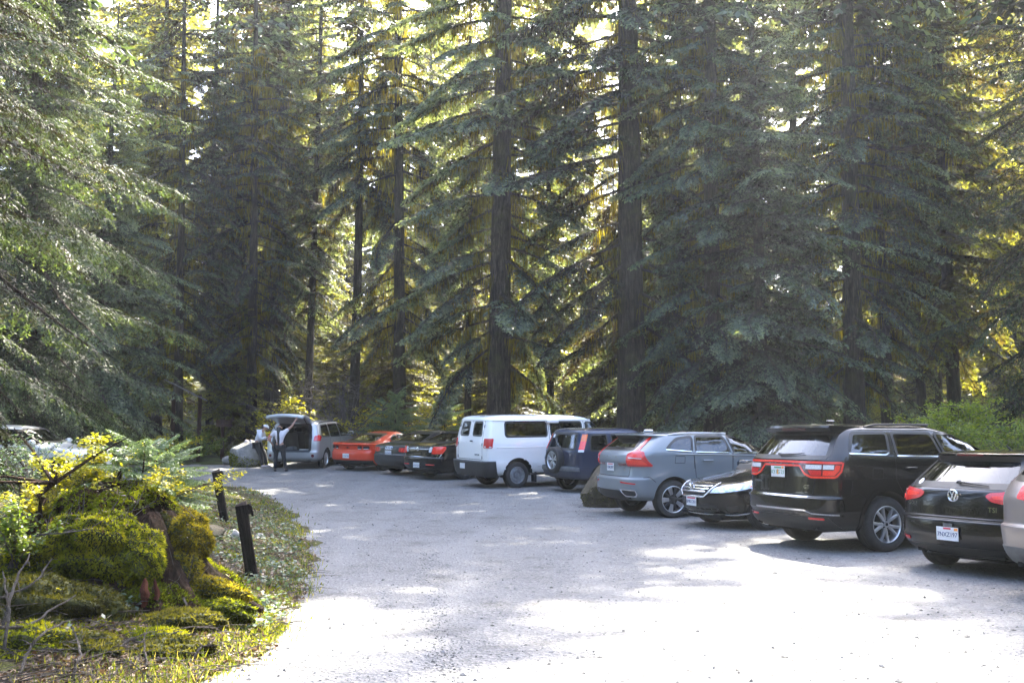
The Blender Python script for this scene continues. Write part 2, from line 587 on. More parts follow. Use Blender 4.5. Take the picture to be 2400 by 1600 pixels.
    def window(s, bot, top, modes, mat, name='window', frame=.022, cut=True, trim=None, rad=.055):
        bot = np.asarray(bot, float); top = np.asarray(top, float)
        poly = round_poly(np.r_[bot, top[::-1]], rad)
        for md in modes:
            g = s.poly_panel(name, poly, md, mat, .001)
            s.strip('window_seal', resample(np.r_[poly, poly[:1]], 60)[:-1], md, frame, M['rubber'], .004, True, parent=g)
            if trim is not None:
                s.strip('chrome_trim', resample(bot, 24), md, .014, M['chrome'], .008, parent=g, inner=.004)
            if cut: s.holes.append((poly, md))
    def poly_panel(s, name, poly, mode, mat, d, parent=None, n=10):
        """fill a polygon laid on the skin with a fine grid so that it follows the curvature"""
        bm = bmesh.new()
        P = np.asarray(poly, float)
        vs_ = [bm.verts.new((p[0], p[1], 0)) for p in P]
        bm.faces.new(vs_)
        lo = P.min(0); hi = P.max(0)
        for ax, no in ((0, (1, 0, 0)), (1, (0, 1, 0))):
            cnt = max(2, int((hi[ax] - lo[ax]) / (.055 if 'wrap' in mode else .12)))
            for k in range(1, cnt):
                c = lo[ax] + (hi[ax] - lo[ax]) * k / cnt
                co = (c, 0, 0) if ax == 0 else (0, c, 0)
                bmesh.ops.bisect_plane(bm, geom=bm.verts[:] + bm.edges[:] + bm.faces[:], plane_co=co, plane_no=no)
        for v in bm.verts: v.co = s.off(v.co.x, v.co.y, mode, d)
        me = bpy.data.meshes.new(name)
        bm.to_mesh(me); bm.free()
        me.polygons.foreach_set('use_smooth', [True] * len(me.polygons))
        me.materials.append(mat)
        o = link(name, me, parent or s.root)
        s._face_out(o)
        return o
    def lamp(s, name, poly, mode, mat, d=.012, parent=None, rim=True, smooth=1):
        poly = round_poly(poly, .035) if smooth else np.array(poly, float)
        o = s.poly_panel(name, poly, mode, mat, d, parent)
        if rim:
            pl = resample(np.r_[poly, poly[:1]], 40)[:-1]
            v = []; f = []
            for q in pl: v.append(s.off(q[0], q[1], mode, d)); v.append(s.off(q[0], q[1], mode, -.004))
            n = len(pl)
            for i in range(n):
                j = (i + 1) % n
                f.append((2 * i, 2 * i + 1, 2 * j + 1, 2 * j))
            mesh('lamp_edge', v, f, mat, o, True)
        return o
    def arch(s, x, rad, lipw=.05, mat=None, d=.010, zc=None):
        zc = zc if zc is not None else s.r
        zb = s.D[0, 0] + .02
        a0 = math.asin(max(-1, min(1, (zb - zc) / rad)))
        ang = np.linspace(a0, math.pi - a0, 30)
        s.arches.append((x, zc, rad))
        ln = np.c_[x + rad * np.cos(ang), zc + rad * np.sin(ang)]
        for md in ('L', 'R'):
            s.strip('arch_lip', ln, md, .004, mat or s.paint, d, inner=lipw)
            # inner liner
            v = []; f = []
            sg = 1 if md == 'L' else -1
            for q in ln:
                y = s.yside(q[0], q[1])
                v.append((q[0] - s.xa_r, sg * (y + d * .5), q[1])); v.append((q[0] - s.xa_r, sg * (s.wmax - .42), q[1]))
            for i in range(len(ln) - 1): f.append((2 * i, 2 * i + 1, 2 * i + 3, 2 * i + 2))
            n0 = len(v)
            v.append((x - s.xa_r, sg * (s.wmax - .42), zb))
            for i in range(len(ln) - 1): f.append((2 * i + 1, n0, 2 * i + 3))
            mesh('wheel_well', v, f, M['well'], s.root, True)
    def body(s, name='body'):
        H = [s.half(p) for p in s.rings]
        n = len(H[0])
        m = 2 * n - 2
        V = np.zeros((len(H), m, 3))
        for i, h in enumerate(H):
            full = np.r_[h, (h[1:-1] * [1, -1])[::-1]]       # rear middle -> left -> front middle -> right
            V[i, :, :2] = full; V[i, :, 2] = s.rings[i, 0]
        left = np.zeros(m, bool); left[1:n - 1] = True
        right = np.zeros(m, bool); right[n:] = True
        # pull vertices near a wheel-arch edge onto it
        for (ax, az, ar_) in s.arches:
            dx = V[:, :, 0] - ax; dz = V[:, :, 2] - az
            dist = np.hypot(dx, dz)
            sel = (np.abs(dist - ar_) < .03) & (left | right)[None, :] & (V[:, :, 2] > s.rings[0, 0] + .01)
            for i, j in np.argwhere(sel):
                k = ar_ / dist[i, j]
                x = ax + dx[i, j] * k; z = az + dz[i, j] * k
                if z <= s.rings[0, 0]: continue
                y = s.yside(x, z)
                V[i, j] = (x, y if left[j] else -y, z)
        verts = V.reshape(-1, 3).copy()
        faces = []
        cen = []
        for i in range(len(H) - 1):
            for j in range(m):
                j2 = (j + 1) % m
                faces.append((i * m + j, i * m + j2, (i + 1) * m + j2, (i + 1) * m + j))
                cen.append(j)
        F = np.array(faces)
        C = verts[F].mean(1)
        keep = np.ones(len(F), bool)
        for (ax, az, ar_) in s.arches:
            keep &= ~((np.hypot(C[:, 0] - ax, C[:, 2] - az) < ar_ - .004) & (np.abs(C[:, 1]) > s.wmax * .6))
        for poly, md in s.holes:
            if md in ('L', 'R'):
                side = (C[:, 1] > .35) if md == 'L' else (C[:, 1] < -.35)
                keep &= ~(in_poly(C[:, 0], C[:, 2], poly) & side)
            else:
                end = C[:, 0] < s.L * .5 if md in ('rear', 'wrapr') else C[:, 0] > s.L * .5
                keep &= ~(in_poly(C[:, 1], C[:, 2], poly) & end)
        F = [tuple(q) for q, k in zip(F.tolist(), keep) if k]
        F.append(tuple((len(H) - 1) * m + j for j in range(m)))
        verts[:, 0] -= s.xa_r
        o = mesh(name, verts, [q[::-1] for q in F], s.paint, s.root, True, 48)
        bm = bmesh.new(); bm.from_mesh(o.data)
        bmesh.ops.delete(bm, geom=[v for v in bm.verts if not v.link_faces], context='VERTS')
        bm.to_mesh(o.data); bm.free()
        # make sure the skin faces outwards
        top = max(o.data.polygons, key=lambda q: q.center.z)
        if top.normal.z < 0: o.data.flip_normals()
        # floor pan
        zb = s.rings[0, 0]
        mb = MB()
        mb.box((s.L / 2 - s.xa_r, 0, zb + .02), (s.L - .5, (s.wmax - .40) * 2, .10))
        mb.box((s.L / 2 - s.xa_r, 0, zb + .03), (s.xa_f - s.xa_r - 2 * s.r - .25, (s.wmax - .06) * 2, .05))
        mb.box((.30 - s.xa_r, 0, zb + .05), (.30, (s.wmax - .30) * 2, .05))
        mb.box((s.L - .32 - s.xa_r, 0, zb + .05), (.30, (s.wmax - .35) * 2, .05))
        mb.build('floor_pan', M['well'], s.root, False)
        return o
    # ---- fittings
    def wheels(s, style='ten', rim=.66, width=.23, mat=None, which=None):
        mat = mat or M['alloy']
        proto = make_wheel(s.r, width, s.r * rim, style, mat, s.root)
        first = True
        for (x, sg) in ((s.xa_r, -1), (s.xa_r, 1), (s.xa_f, -1), (s.xa_f, 1)):
            w = proto if first else copy_tree(proto, s.root)
            first = False
            w.location = (x - s.xa_r, sg * (s.track - width / 2), s.r - .012)
            w.rotation_euler = (0, random.uniform(0, 6.28) if style != 'none' else 0, math.pi if sg > 0 else 0)
    def seats(s, rows, mat=None, belt=1.0, head=True):
        mat = mat or M['seat']
        for x in rows:
            for y in (-.38, .38):
                mb = MB()
                tilt = Matrix.Rotation(R(-14), 3, 'Y')
                mb.box((x + .22, y, belt - .52), (.52, .50, .16), bev=.05)
                mb.box((x - .10, y, belt - .16), (.16, .48, .66), tilt, bev=.06)
                st = mb.build('seat', mat, s.root, True, 60)
                hb = MB().box((x - .21, y, belt + .27), (.11, .26, .17), tilt, bev=.045)
                hb.build('headrest', mat, st, True, 60)
    def dash(s, x, z, w):
        MB().box((x - s.xa_r, 0, z), (.45, w * 2, .25), bev=.08).build('dashboard', M['plastic'], s.root)
        MB().lathe([(.17, -.014), (.186, 0), (.17, .014), (.156, 0)], 20, 'x', (x - .42 - s.xa_r, .38, z + .05), True).build('steering_wheel', M['plastic'], s.root)
    def mirror(s, x, z, mat=None, size=(.14, .22, .15)):
        for sg in (1, -1):
            y = s.yside(x, z)
            mb = MB().box((x - s.xa_r, sg * (y + .14), z + .04), size, bev=.05)
            mb.box((x - .0 - s.xa_r, sg * (y + .02), z - .01), (.06, .12, .04))
            o = mb.build('wing_mirror', mat or s.paint, s.root, True, 60)
            MB().box((x - size[0] / 2 - .004 - s.xa_r, sg * (y + .14), z + .04), (.006, size[1] * .8, size[2] * .72)).build('mirror_glass', M['chrome'], o)
    def handle(s, x, z, mat=None, parent=None, modes=('L', 'R'), w=.20):
        for md in modes:
            p = s.off(x, z, md, .028)
            sg = 1 if md == 'L' else -1
            mb = MB().box(p, (w, .026, .030), bev=.012)
            q = s.off(x, z, md, .006)
            mb.box(q - Vector((w * .4, 0, 0)), (.03, .05, .026)); mb.box(q + Vector((w * .4, 0, 0)), (.03, .05, .026))
            mb.build('door_handle', mat or s.paint, parent or s.root, True, 60)
    def door(s, line, modes=('L', 'R')):
        """shut line of a door"""
        for md in modes: s.strip('door_gap', resample(line, 40), md, .005, M['seam'], .0015)
    def plate(s, x_mode, a, z, w=.305, h=.155, text='', tilt=0, ink=None, extra=None, d=.014):
        nrm = s.nrm(a, z, x_mode); p = s.pt(a, z, x_mode); p.x -= s.xa_r
        nrm = Vector((nrm.x, nrm.y * .3, 0)).normalized() if tilt == 0 else Vector((nrm.x, nrm.y * .3, tilt)).normalized()
        up = Vector((0, 0, 1)); right = up.cross(nrm).normalized(); up = nrm.cross(right)
        rot = Matrix((right, up, nrm)).transposed()
        c = p + nrm * (d + .01)
        o = MB().box((0, 0, 0), (w, h, .006), bev=.002).build('license_plate', M['plate'], s.root, False)
        o.matrix_local = Matrix.Translation(c) @ rot.to_4x4()
        if text: label_text(text, o, (0, -h * .06, .0042), h * .55, ink or M['plate_ink'], w * .9)
        for (ex, ey, ew, eh, em) in (extra or []):
            MB().box((ex * w, ey * h, .0045), (ew * w, eh * h, .002)).build('plate_sticker', em, o, False)
        return o
    def text(s, txt, mode, a, z, size, mat, width=None, d=.010, name='lettering'):
        nrm = s.nrm(a, z, mode); p = s.off(a, z, mode, d)
        nh = Vector((nrm.x, nrm.y, 0)).normalized()
        right = Vector((0, 0, 1)).cross(nh).normalized(); up = nrm.cross(right)
        rot = Matrix((right, up, nrm)).transposed()
        h = bpy.data.objects.new(name, None)
        o = label_text(txt, s.root, (0, 0, 0), size, mat, width, name)
        o.matrix_local = Matrix.Translation(p) @ rot.to_4x4() @ Matrix.Scale(o['fit'], 4)
        bpy.data.objects.remove(h)
        return o
    def wiper(s, y0, z0, y1, z1, mode='rear'):
        pts = [s.off(y0 + (y1 - y0) * t, z0 + (z1 - z0) * t, mode, .030 - .012 * t) for t in np.linspace(0, 1, 8)]
        mb = MB().tube(pts, [.014, .013, .012, .011, .010, .009, .008, .006], 6)
        mb.lathe([(0, .03), (.028, .03), (.03, 0)], 12, 'x', s.off(y0, z0, mode, .012))
        mb.build('wiper', M['plastic'], s.root)
    def rails(s, x0, x1, z, inset=.0, mat=None, rad=.018):
        for sg in (1, -1):
            pts = []
            for t in np.linspace(0, 1, 14):
                x = x0 + (x1 - x0) * t
                y = s.yside(x, z)
                zz = z + .035 * min(1, 8 * t, 8 * (1 - t))
                pts.append((x - s.xa_r, sg * (y - inset), zz))
            MB().tube(pts, rad, 8).build('roof_rail', mat or M['plastic'], s.root)
    def place(s, u, y, phi, which='RR', du=0.0):
        """put the outer face of a wheel (rear right, rear left, front left) on the ground in photo column u at depth y, heading phi degrees from +X towards +Y"""
        a = R(phi)
        fwd = Vector((math.cos(a), math.sin(a), 0)); lft = Vector((-math.sin(a), math.cos(a), 0))
        g = ground_at(u, y)
        off = {'RR': -lft * s.track, 'RL': lft * s.track, 'FL': lft * s.track + fwd * (s.xa_f - s.xa_r), 'FR': -lft * s.track + fwd * (s.xa_f - s.xa_r), 'C': -fwd * s.ro}[which]
        o = Vector((g.x, g.y, 0)) - off
        wb = s.xa_f - s.xa_r
        zr = (gz((o + lft * s.track).y) + gz((o - lft * s.track).y)) / 2
        zf = (gz((o + fwd * wb + lft * s.track).y) + gz((o + fwd * wb - lft * s.track).y)) / 2
        fx = Vector((fwd.x, fwd.y, (zf - zr) / wb)).normalized()
        ly = Vector((lft.x, lft.y, (gz((o + lft).y) - gz((o - lft).y)) / 2)).normalized()
        up = fx.cross(ly).normalized(); ly = up.cross(fx)
        m = Matrix((fx, ly, up)).transposed()
        s.root.location = (o.x, o.y, zr)
        s.root.rotation_euler = m.to_euler()

def label_text(txt, parent, loc, size, mat, width=None, name='lettering'):
    cu = bpy.data.curves.new(name, 'FONT')
    cu.body = txt; cu.size = size; cu.align_x = 'CENTER'; cu.align_y = 'CENTER'; cu.extrude = .002
    cu.resolution_u = 2
    tmp = bpy.data.objects.new('tmp', cu)
    me = bpy.data.meshes.new_from_object(tmp)
    bpy.data.objects.remove(tmp); bpy.data.curves.remove(cu)
    me.materials.clear(); me.materials.append(mat)
    o = link(name, me, parent)
    o.location = loc
    k = 1.0
    if width and len(me.vertices):
        xs = [v.co.x for v in me.vertices]
        k = width / max(1e-6, max(xs) - min(xs))
    o.scale = (k, min(k * 1.1, max(k, 1.0)) if k < 1 else 1.0, 1)
    o['fit'] = k
    return o

def make_wheel(r, width, rr, style, mat, parent):
    w = bpy.data.objects.new('wheel', None)
    COL.objects.link(w); w.parent = parent
    h = width / 2
    t = MB()
    prof = [(rr * .97, -h * .86), (rr * 1.02, -h * .98), (rr + (r - rr) * .35, -h * 1.06), (rr + (r - rr) * .72, -h * 1.02), (r * .975, -h * .82), (r * .995, -h * .60), (r, -h * .28), (r * .985, -h * .24), (r * .985, -h * .20), (r, -h * .16), (r, h * .16), (r * .985, h * .20), (r * .985, h * .24), (r, h * .28), (r * .995, h * .6), (r * .97, h * .85), (rr + (r - rr) * .5, h), (rr * .97, h * .86)]
    t.lathe(prof, 40, 'y')
    t.build('tyre', M['tyre'], w, True, 60)
    rm = MB()
    rm.lathe([(rr * 1.0, -h * .93), (rr * .965, -h * .96), (rr * .93, -h * .86), (rr * .90, -h * .3), (rr * .90, h * .8)], 36, 'y')
    fo = -h * .84                       # plane of the spokes (outer face)
    def spoke(a, r0, r1, w0, w1, y0, y1, dep=.03, tw=0.0):
        ca, sa = math.cos(a), math.sin(a); cb, sb = math.cos(a + tw), math.sin(a + tw)
        def P(rad, s, y, c, sn): return (rad * c - s * sn, y, rad * sn + s * c)
        v = []
        for (rad, ww, yy, c, sn) in ((r0, w0, y0, ca, sa), ((r0 + r1) / 2, (w0 + w1) / 2, (y0 + y1) / 2 - .004, (ca + cb) / 2, (sa + sb) / 2), (r1, w1, y1, cb, sb)):
            v += [P(rad, -ww / 2, yy + .006, c, sn), P(rad, -ww / 4, yy, c, sn), P(rad, ww / 4, yy, c, sn), P(rad, ww / 2, yy + .006, c, sn), P(rad, ww / 2, yy + dep, c, sn), P(rad, -ww / 2, yy + dep, c, sn)]
        f = []
        for i in range(2):
            for k in range(6): f.append((i * 6 + k, i * 6 + (k + 1) % 6, (i + 1) * 6 + (k + 1) % 6, (i + 1) * 6 + k))
        f += [(0, 1, 2, 3, 4, 5), (17, 16, 15, 14, 13, 12)]
        rm.add(v, f)
    back = MB()
    back.lathe([(rr * .90, h * .1), (.02, h * .1)], 28, 'y')
    back.lathe([(rr * .62, -h * .10), (.03, -h * .10)], 28, 'y')
    back.build('brake_disc', M['well'], w, True)
    if style == 'double':
        for k in range(5):
            a = 2 * math.pi * k / 5 + .3
            for s_ in (-1, 1): spoke(a + s_ * .14, rr * .16, rr * .93, rr * .17, rr * .15, fo + .012, fo - .004, .035, s_ * .12)
    elif style == 'five':
        for k in range(5): spoke(2 * math.pi * k / 5, rr * .12, rr * .93, rr * .22, rr * .34, fo + .012, fo - .002, .03)
    elif style == 'split':
        for k in range(5):
            a = 2 * math.pi * k / 5 + math.pi / 2
            for s_ in (-1, 1): spoke(a + s_ * .10, rr * .15, rr * .93, rr * .12, rr * .12, fo + .01, fo, .03, s_ * .16)
    elif style == 'ten':
        for k in range(10): spoke(2 * math.pi * k / 10, rr * .14, rr * .93, rr * .09, rr * .10, fo + .012, fo, .03)
    elif style == 'blade':
        for k in range(5): spoke(2 * math.pi * k / 5 + .2, rr * .14, rr * .94, rr * .24, rr * .10, fo + .014, fo + .004, .03, .0)
    elif style == 'steel':
        rm.lathe([(rr * .92, fo + .03), (rr * .80, fo + .035), (rr * .66, fo - .0), (rr * .52, fo + .002), (rr * .44, fo + .045), (rr * .34, fo + .05), (rr * .30, fo + .01), (.02, fo + .005)], 36, 'y')
    rm.lathe([(rr * .20, fo + .03), (rr * .19, fo + .002), (rr * .10, fo - .002), (.002, fo - .004)], 20, 'y')
    rm.build('rim', mat if style != 'blade' else M['dark_alloy'], w, True, 40)
    if style == 'blade':
        bl = MB(); rm = bl
        for k in range(5):
            a = 2 * math.pi * k / 5 + .2 + math.pi / 5
            spoke(a, rr * .36, rr * .93, rr * .24, rr * .40, fo - .002, fo - .012, .014)
        bl.lathe([(rr * 1.0, -h * .945), (rr * .965, -h * .975), (rr * .935, -h * .9)], 36, 'y')
        bl.build('rim_blade', mat, w, True, 40)
    if style in ('double', 'ten', 'five', 'split'):
        nb = MB()
        for k in range(5):
            a = 2 * math.pi * k / 5 + .9
            nb.lathe([(.012, fo + .02), (.012, fo + .004), (.001, fo + .003)], 8, 'y', (rr * .20 * math.cos(a), 0, rr * .20 * math.sin(a)))
        nb.build('wheel_nut', M['dark_alloy'], w)
        MB().lathe([(rr * .085, fo - .002), (rr * .08, fo - .008), (.001, fo - .009)], 14, 'y').build('hub_cap', M['dark_alloy'], w)
    return w
# ================================================================== the parked vehicles
def rect(a0, a1, z0, z1): return [(a0, z0), (a1, z0), (a1, z1), (a0, z1)]
def mir(poly): return [(-a, z) for a, z in poly]
W4 = dict(af=.45, nf=2.6)

# ---- black three-row SUV
c = Car('sport_utility_vehicle', 'large black three-row SUV with full-width red tail light bar and Florida plate', 'suv',
        [(.30, .16, 4.98, .84), (.40, .07, 5.05, .93), (.555, .02, 5.09, .955), (.58, .0, 5.10, .962), (.745, .0, 5.11, .966), (.79, .05, 5.10, .966), (1.00, .06, 5.02, .968),
         (1.05, .062, 4.85, .967), (1.18, .075, 4.2, .962), (1.27, .09, 3.75, .952), (1.33, .135, 3.52, .935, W4), (1.50, .27, 3.15, .852, W4), (1.64, .39, 2.82, .775, W4),
         (1.72, .48, 2.6, .715, W4), (1.765, .62, 2.35, .64, W4), (1.79, .95, 2.0, .48, W4), (1.80, 1.3, 1.8, .2, W4)],
        5.11, 1.13, .94, .392, M['black'], ar=.42, nr=3.2, af=.95, nf=2.5, track=.945)
c.arch(c.xa_r, .455, .055); c.arch(c.xa_f, .455, .055)
c.window([(.50, 1.37), (1.16, 1.345), (1.23, 1.38)], [(.68, 1.655), (1.32, 1.665)], 'LR', M['tint'], trim=1)
c.window([(1.36, 1.33), (2.22, 1.315)], [(1.42, 1.668), (2.16, 1.66)], 'LR', M['tint'], trim=1)
c.window([(2.30, 1.315), (3.30, 1.31)], [(2.24, 1.66), (2.60, 1.655), (2.95, 1.55)], 'LR', M['mid'], trim=1)
c.window([(-.80, 1.315), (.80, 1.315)], [(-.66, 1.66), (.66, 1.66)], ['rear'], M['tint'], frame=.03)
c.window([(-.74, 1.34), (.74, 1.34)], [(-.58, 1.66), (.58, 1.66)], ['front'], M['mid'], frame=.03)
c.body()
c.seats([2.05, 1.15, .25], belt=1.28); c.dash(3.3, 1.15, .75)
# tail light: dark full-width housing, red racetrack outline, clear and red blocks
c.lamp('tail_light', [(-1.07, 1.265), (1.07, 1.265), (1.05, 1.13), (.98, 1.03), (.62, 1.025), (.50, 1.08), (.40, 1.185), (-.40, 1.185), (-.50, 1.08), (-.62, 1.025), (-.98, 1.03), (-1.05, 1.13)], 'wrapr', M['dark_red_lens'], .008)
outl = resample([(-.38, 1.20), (-.48, 1.09), (-.60, 1.045), (-.96, 1.048), (-1.03, 1.13), (-1.045, 1.245), (0, 1.252), (1.045, 1.245), (1.03, 1.13), (.96, 1.048), (.60, 1.045), (.48, 1.09), (.38, 1.20), (-.38, 1.20)], 120)
c.strip('light_band', outl, 'wrapr', .014, M['bright_red_lens'], .014)
for sg in (1, -1):
    c.lamp('reverse_light', [(sg * a, z) for a, z in rect(.50, .76, 1.155, 1.215)], 'wrapr', M['white_lens'], .016, smooth=0)
    c.lamp('reverse_light', [(sg * a, z) for a, z in rect(.785, .93, 1.155, 1.215)], 'wrapr', M['white_lens'], .016, smooth=0)
    c.lamp('brake_light', [(sg * a, z) for a, z in [(.60, 1.07), (.76, 1.07), (.76, 1.14), (.54, 1.14)]], 'wrapr', M['red_lens'], .016, smooth=0)
    c.lamp('brake_light', [(sg * a, z) for a, z in [(.785, 1.07), (.94, 1.07), (1.00, 1.14), (1.01, 1.21), (.95, 1.215), (.93, 1.14), (.785, 1.14)]], 'wrapr', M['bright_red_lens'], .016, smooth=0)
    c.lamp('reflector', [(sg * a, z) for a, z in rect(.55, .80, .46, .49)], 'wrapr', M['red_lens'], .01, smooth=0)
for i, ch in enumerate('DODGE'): c.text(ch, 'rear', .26 - i * .13, 1.218, .045, M['chrome'], d=.022)
c.text('DURANGO', 'rear', .55, .955, .035, M['chrome'], .20); c.text('GT', 'rear', -.52, .905, .055, M['chrome'], .10)
c.plate('rear', .06, 1.105, text='KY FG 23', ink=M['plate_green'], extra=[(0, -.02, .10, .46, M['plate_orange']), (.36, .38, .16, .18, M['plate_orange']), (0, .38, .5, .16, M['plate_green'])])
c.strip('chrome_trim', resample([(-.56, .768), (.56, .768)], 30), 'rear', .012, M['chrome'], .004)
c.strip('chrome_trim', resample([(-.55, .585), (.52, .585), (.62, .545), (1.02, .535)], 40), 'wrapr', .011, M['chrome'], .006)
c.strip('tailgate_gap', resample([(-.66, 1.02), (-.62, .80), (.62, .80), (.66, 1.02)], 40), 'rear', .006, M['seam'], .002)
c.panel('lower_valance', [(-1.0, .31), (1.0, .31)], [(-.86, .50), (.86, .50)], 'wrapr', M['plastic'], .008)
c.door([(1.30, 1.0), (1.31, 1.32), (1.38, 1.70)]); c.door([(2.26, 1.30), (2.27, .45)]); c.door([(1.30, 1.0), (1.46, .75), (1.65, .47), (2.27, .45)])
c.handle(1.58, 1.165); c.handle(2.52, 1.15)
c.mirror(3.12, 1.30); c.wiper(.10, 1.33, -.40, 1.36)
c.rails(1.0, 2.5, 1.745)
v = []; f = []
ys = np.linspace(-.70, .70, 15)
for y in ys:
    k = 1 - abs(y / .70) ** 4; e = .05 * (1 - k)
    v += [(.50 - c.xa_r, y, 1.655), (.33 + e - c.xa_r, y, 1.675), (.285 + e - c.xa_r, y, 1.735), (.30 + e - c.xa_r, y, 1.765), (.45 - c.xa_r, y, 1.785 - .02 * (1 - k)), (.95 - c.xa_r, y, 1.792 - .05 * (1 - k))]
for i in range(14):
    for k in range(5): f.append((i * 6 + k, i * 6 + k + 1, i * 6 + 7 + k, i * 6 + 6 + k))
f += [tuple(range(5, -1, -1)), tuple(range(14 * 6, 15 * 6))]
mesh('spoiler', v, f, M['black'], c.root, True, 40)
MB().box((.296 - c.xa_r, 0, 1.715), (.02, .5, .016)).build('brake_light', M['dark_red_lens'], c.root)
MB().box((.95 - c.xa_r, -.05, 1.825), (.16, .05, .06), bev=.02).build('antenna', M['black'], c.root)
for sg in (1, -1): MB().lathe([(.045, .0), (.05, .02), (.05, .2)], 16, 'x', (.14 - c.xa_r, sg * .58, .36)).build('exhaust_pipe', M['chrome'], c.root)
c.wheels('double', .665, .26)
for md in 'LR':
    c.strip('panel_gap', resample([(.46, .80), (.60, .83), (.73, .74)], 14), md, .005, M['seam'], .0015)
    c.strip('panel_gap', resample([(.50, 1.0), (.46, .80)], 8), md, .005, M['seam'], .0015)
c.strip('fuel_door_gap', resample([(.86, 1.02), (1.06, 1.02), (1.07, 1.16), (.88, 1.17), (.86, 1.02)], 30), 'R', .004, M['seam'], .0015)
c.strip('tailgate_gap', resample([(-.80, 1.02), (-.84, 1.28)], 8), 'rear', .005, M['seam'], .002); c.strip('tailgate_gap', resample([(.80, 1.02), (.84, 1.28)], 8), 'rear', .005, M['seam'], .002)
c.place(2083, 14.2, 24, 'RR')

# ---- black hatchback
c = Car('hatchback', 'black hatchback with round rear emblem between the dark SUV and the tan car', 'hatchback',
        [(.20, .20, 4.12, .76), (.30, .07, 4.21, .86), (.46, .0, 4.26, .893), (.62, .01, 4.27, .899), (.655, .05, 4.26, .899), (.80, .06, 4.18, .90), (.90, .075, 3.85, .896), (.97, .105, 3.45, .888),
         (1.02, .15, 3.15, .872, W4), (1.10, .235, 2.98, .835, W4), (1.28, .43, 2.60, .735, W4), (1.36, .52, 2.40, .685, W4), (1.378, .43, 2.36, .675, W4), (1.405, .41, 2.25, .65, W4), (1.432, .62, 2.05, .54, W4), (1.447, 1.2, 1.8, .3, W4)],
        4.27, .79, .85, .322, M['black'], ar=.40, nr=3.0, af=.8, nf=2.5, track=.88)
c.arch(c.xa_r, .372, .05); c.arch(c.xa_f, .372, .05)
c.window([(.72, 1.05), (1.62, 1.02)], [(.98, 1.33), (1.68, 1.37)], 'LR', M['tint'])
c.window([(1.70, 1.02), (3.0, .995)], [(1.76, 1.37), (2.3, 1.345)], 'LR', M['mid'])
c.window([(-.72, 1.035), (.72, 1.035)], [(-.60, 1.345), (.60, 1.345)], ['rear'], M['tint'], frame=.035)
c.window([(-.70, 1.05), (.70, 1.05)], [(-.56, 1.36), (.56, 1.36)], ['front'], M['mid'], frame=.03)
c.body()
c.seats([1.3, .45], belt=1.02); c.dash(2.95, .93, .68)
for sg in (1, -1):
    c.lamp('tail_light', [(sg * a, z) for a, z in [(.42, .925), (.46, .96), (.72, .985), (1.10, .99), (1.16, .86), (1.05, .81), (.74, .825), (.50, .865)]], 'wrapr', M['red_lens'], .012)
    c.lamp('brake_light', [(sg * a, z) for a, z in [(.50, .925), (.74, .95), (.74, .885), (.53, .895)]], 'wrapr', M['bright_red_lens'], .018)
    c.lamp('brake_light', [(sg * a, z) for a, z in [(.82, .90), (1.08, .905), (1.10, .845), (.82, .84)]], 'wrapr', M['bright_red_lens'], .018)
    c.lamp('indicator', [(sg * a, z) for a, z in [(.82, .965), (1.06, .965), (1.08, .925), (.82, .92)]], 'wrapr', M['dark_red_lens'], .018)
    c.strip('lamp_gap', [(sg * .775, .80), (sg * .775, .99)], 'wrapr', .008, M['seam'], .019)
    c.lamp('reflector', [(sg * a, z) for a, z in rect(.66, .86, .365, .405)], 'wrapr', M['red_lens'], .01, smooth=0)
# round emblem
eo = c.off(0, .915, 'rear', .010)
em = MB().lathe([(.055, 0), (.066, -.010), (.077, 0)], 28, 'x', eo)
def bar(p, q, w=.007):
    a = Vector((eo.x - .008, eo.y - p[0], eo.z + p[1])); b = Vector((eo.x - .008, eo.y - q[0], eo.z + q[1]))
    em.tube([a, b], w, 6)
for sg in (1, -1):
    bar((sg * .028, .055), (sg * .004, .004)); bar((sg * .056, .034), (sg * .024, -.052)); bar((sg * .024, -.052), (sg * .002, -.002))
em.build('emblem', M['chrome'], c.root)
MB().lathe([(.056, -.002), (.001, -.003)], 28, 'x', eo).build('emblem_base', M['black'], c.root)
c.text('GOLF', 'rear', .60, .80, .060, M['chrome'], .17); c.text('TSI', 'rear', -.52, .775, .040, M['chrome'], .10)
c.plate('rear', .02, .475, text='7NXZ197', ink=M['plate_ink'], extra=[(.40, .36, .16, .2, M['plate_orange']), (0, .40, .34, .14, M['plate_red']), (0, -.42, .7, .10, M['sticker'])])
MB().box((c.off(.02, .575, 'rear', .02)), (.02, .11, .035)).build('plate_frame', M['gplastic'], c.root)
c.strip('bumper_edge', resample([(-.90, .70), (-.70, .66), (.70, .66), (.90, .70)], 50), 'wrapr', .012, M['black'], .010, thick=.008)
c.panel('lower_valance', [(-.80, .215), (.80, .215)], [(-.90, .34), (-.7, .325), (.7, .325), (.90, .34)], 'wrapr', M['plastic'], .006)
c.strip('tailgate_gap', resample([(-.76, .82), (-.72, .675), (.72, .675), (.76, .82)], 40), 'rear', .006, M['seam'], .003)
MB().box((.405 - c.xa_r, 0, 1.388), (.012, .36, .022)).build('brake_light', M['dark_red_lens'], c.root)
c.lamp('sticker', [(.58 + .035 * math.cos(a), 1.06 + .035 * math.sin(a)) for a in np.linspace(0, 6.28, 14)[:-1]], 'rear', M['sticker'], .008, rim=False, smooth=0)
c.wiper(.0, 1.055, -.42, 1.03)
c.door([(1.66, .28), (1.66, 1.02)]); c.handle(1.86, .87); c.mirror(2.75, 1.0)
MB().tube([(1.15 - c.xa_r, 0, 1.44), (1.06 - c.xa_r, 0, 1.50)], [.016, .005], 6).build('antenna', M['plastic'], c.root)
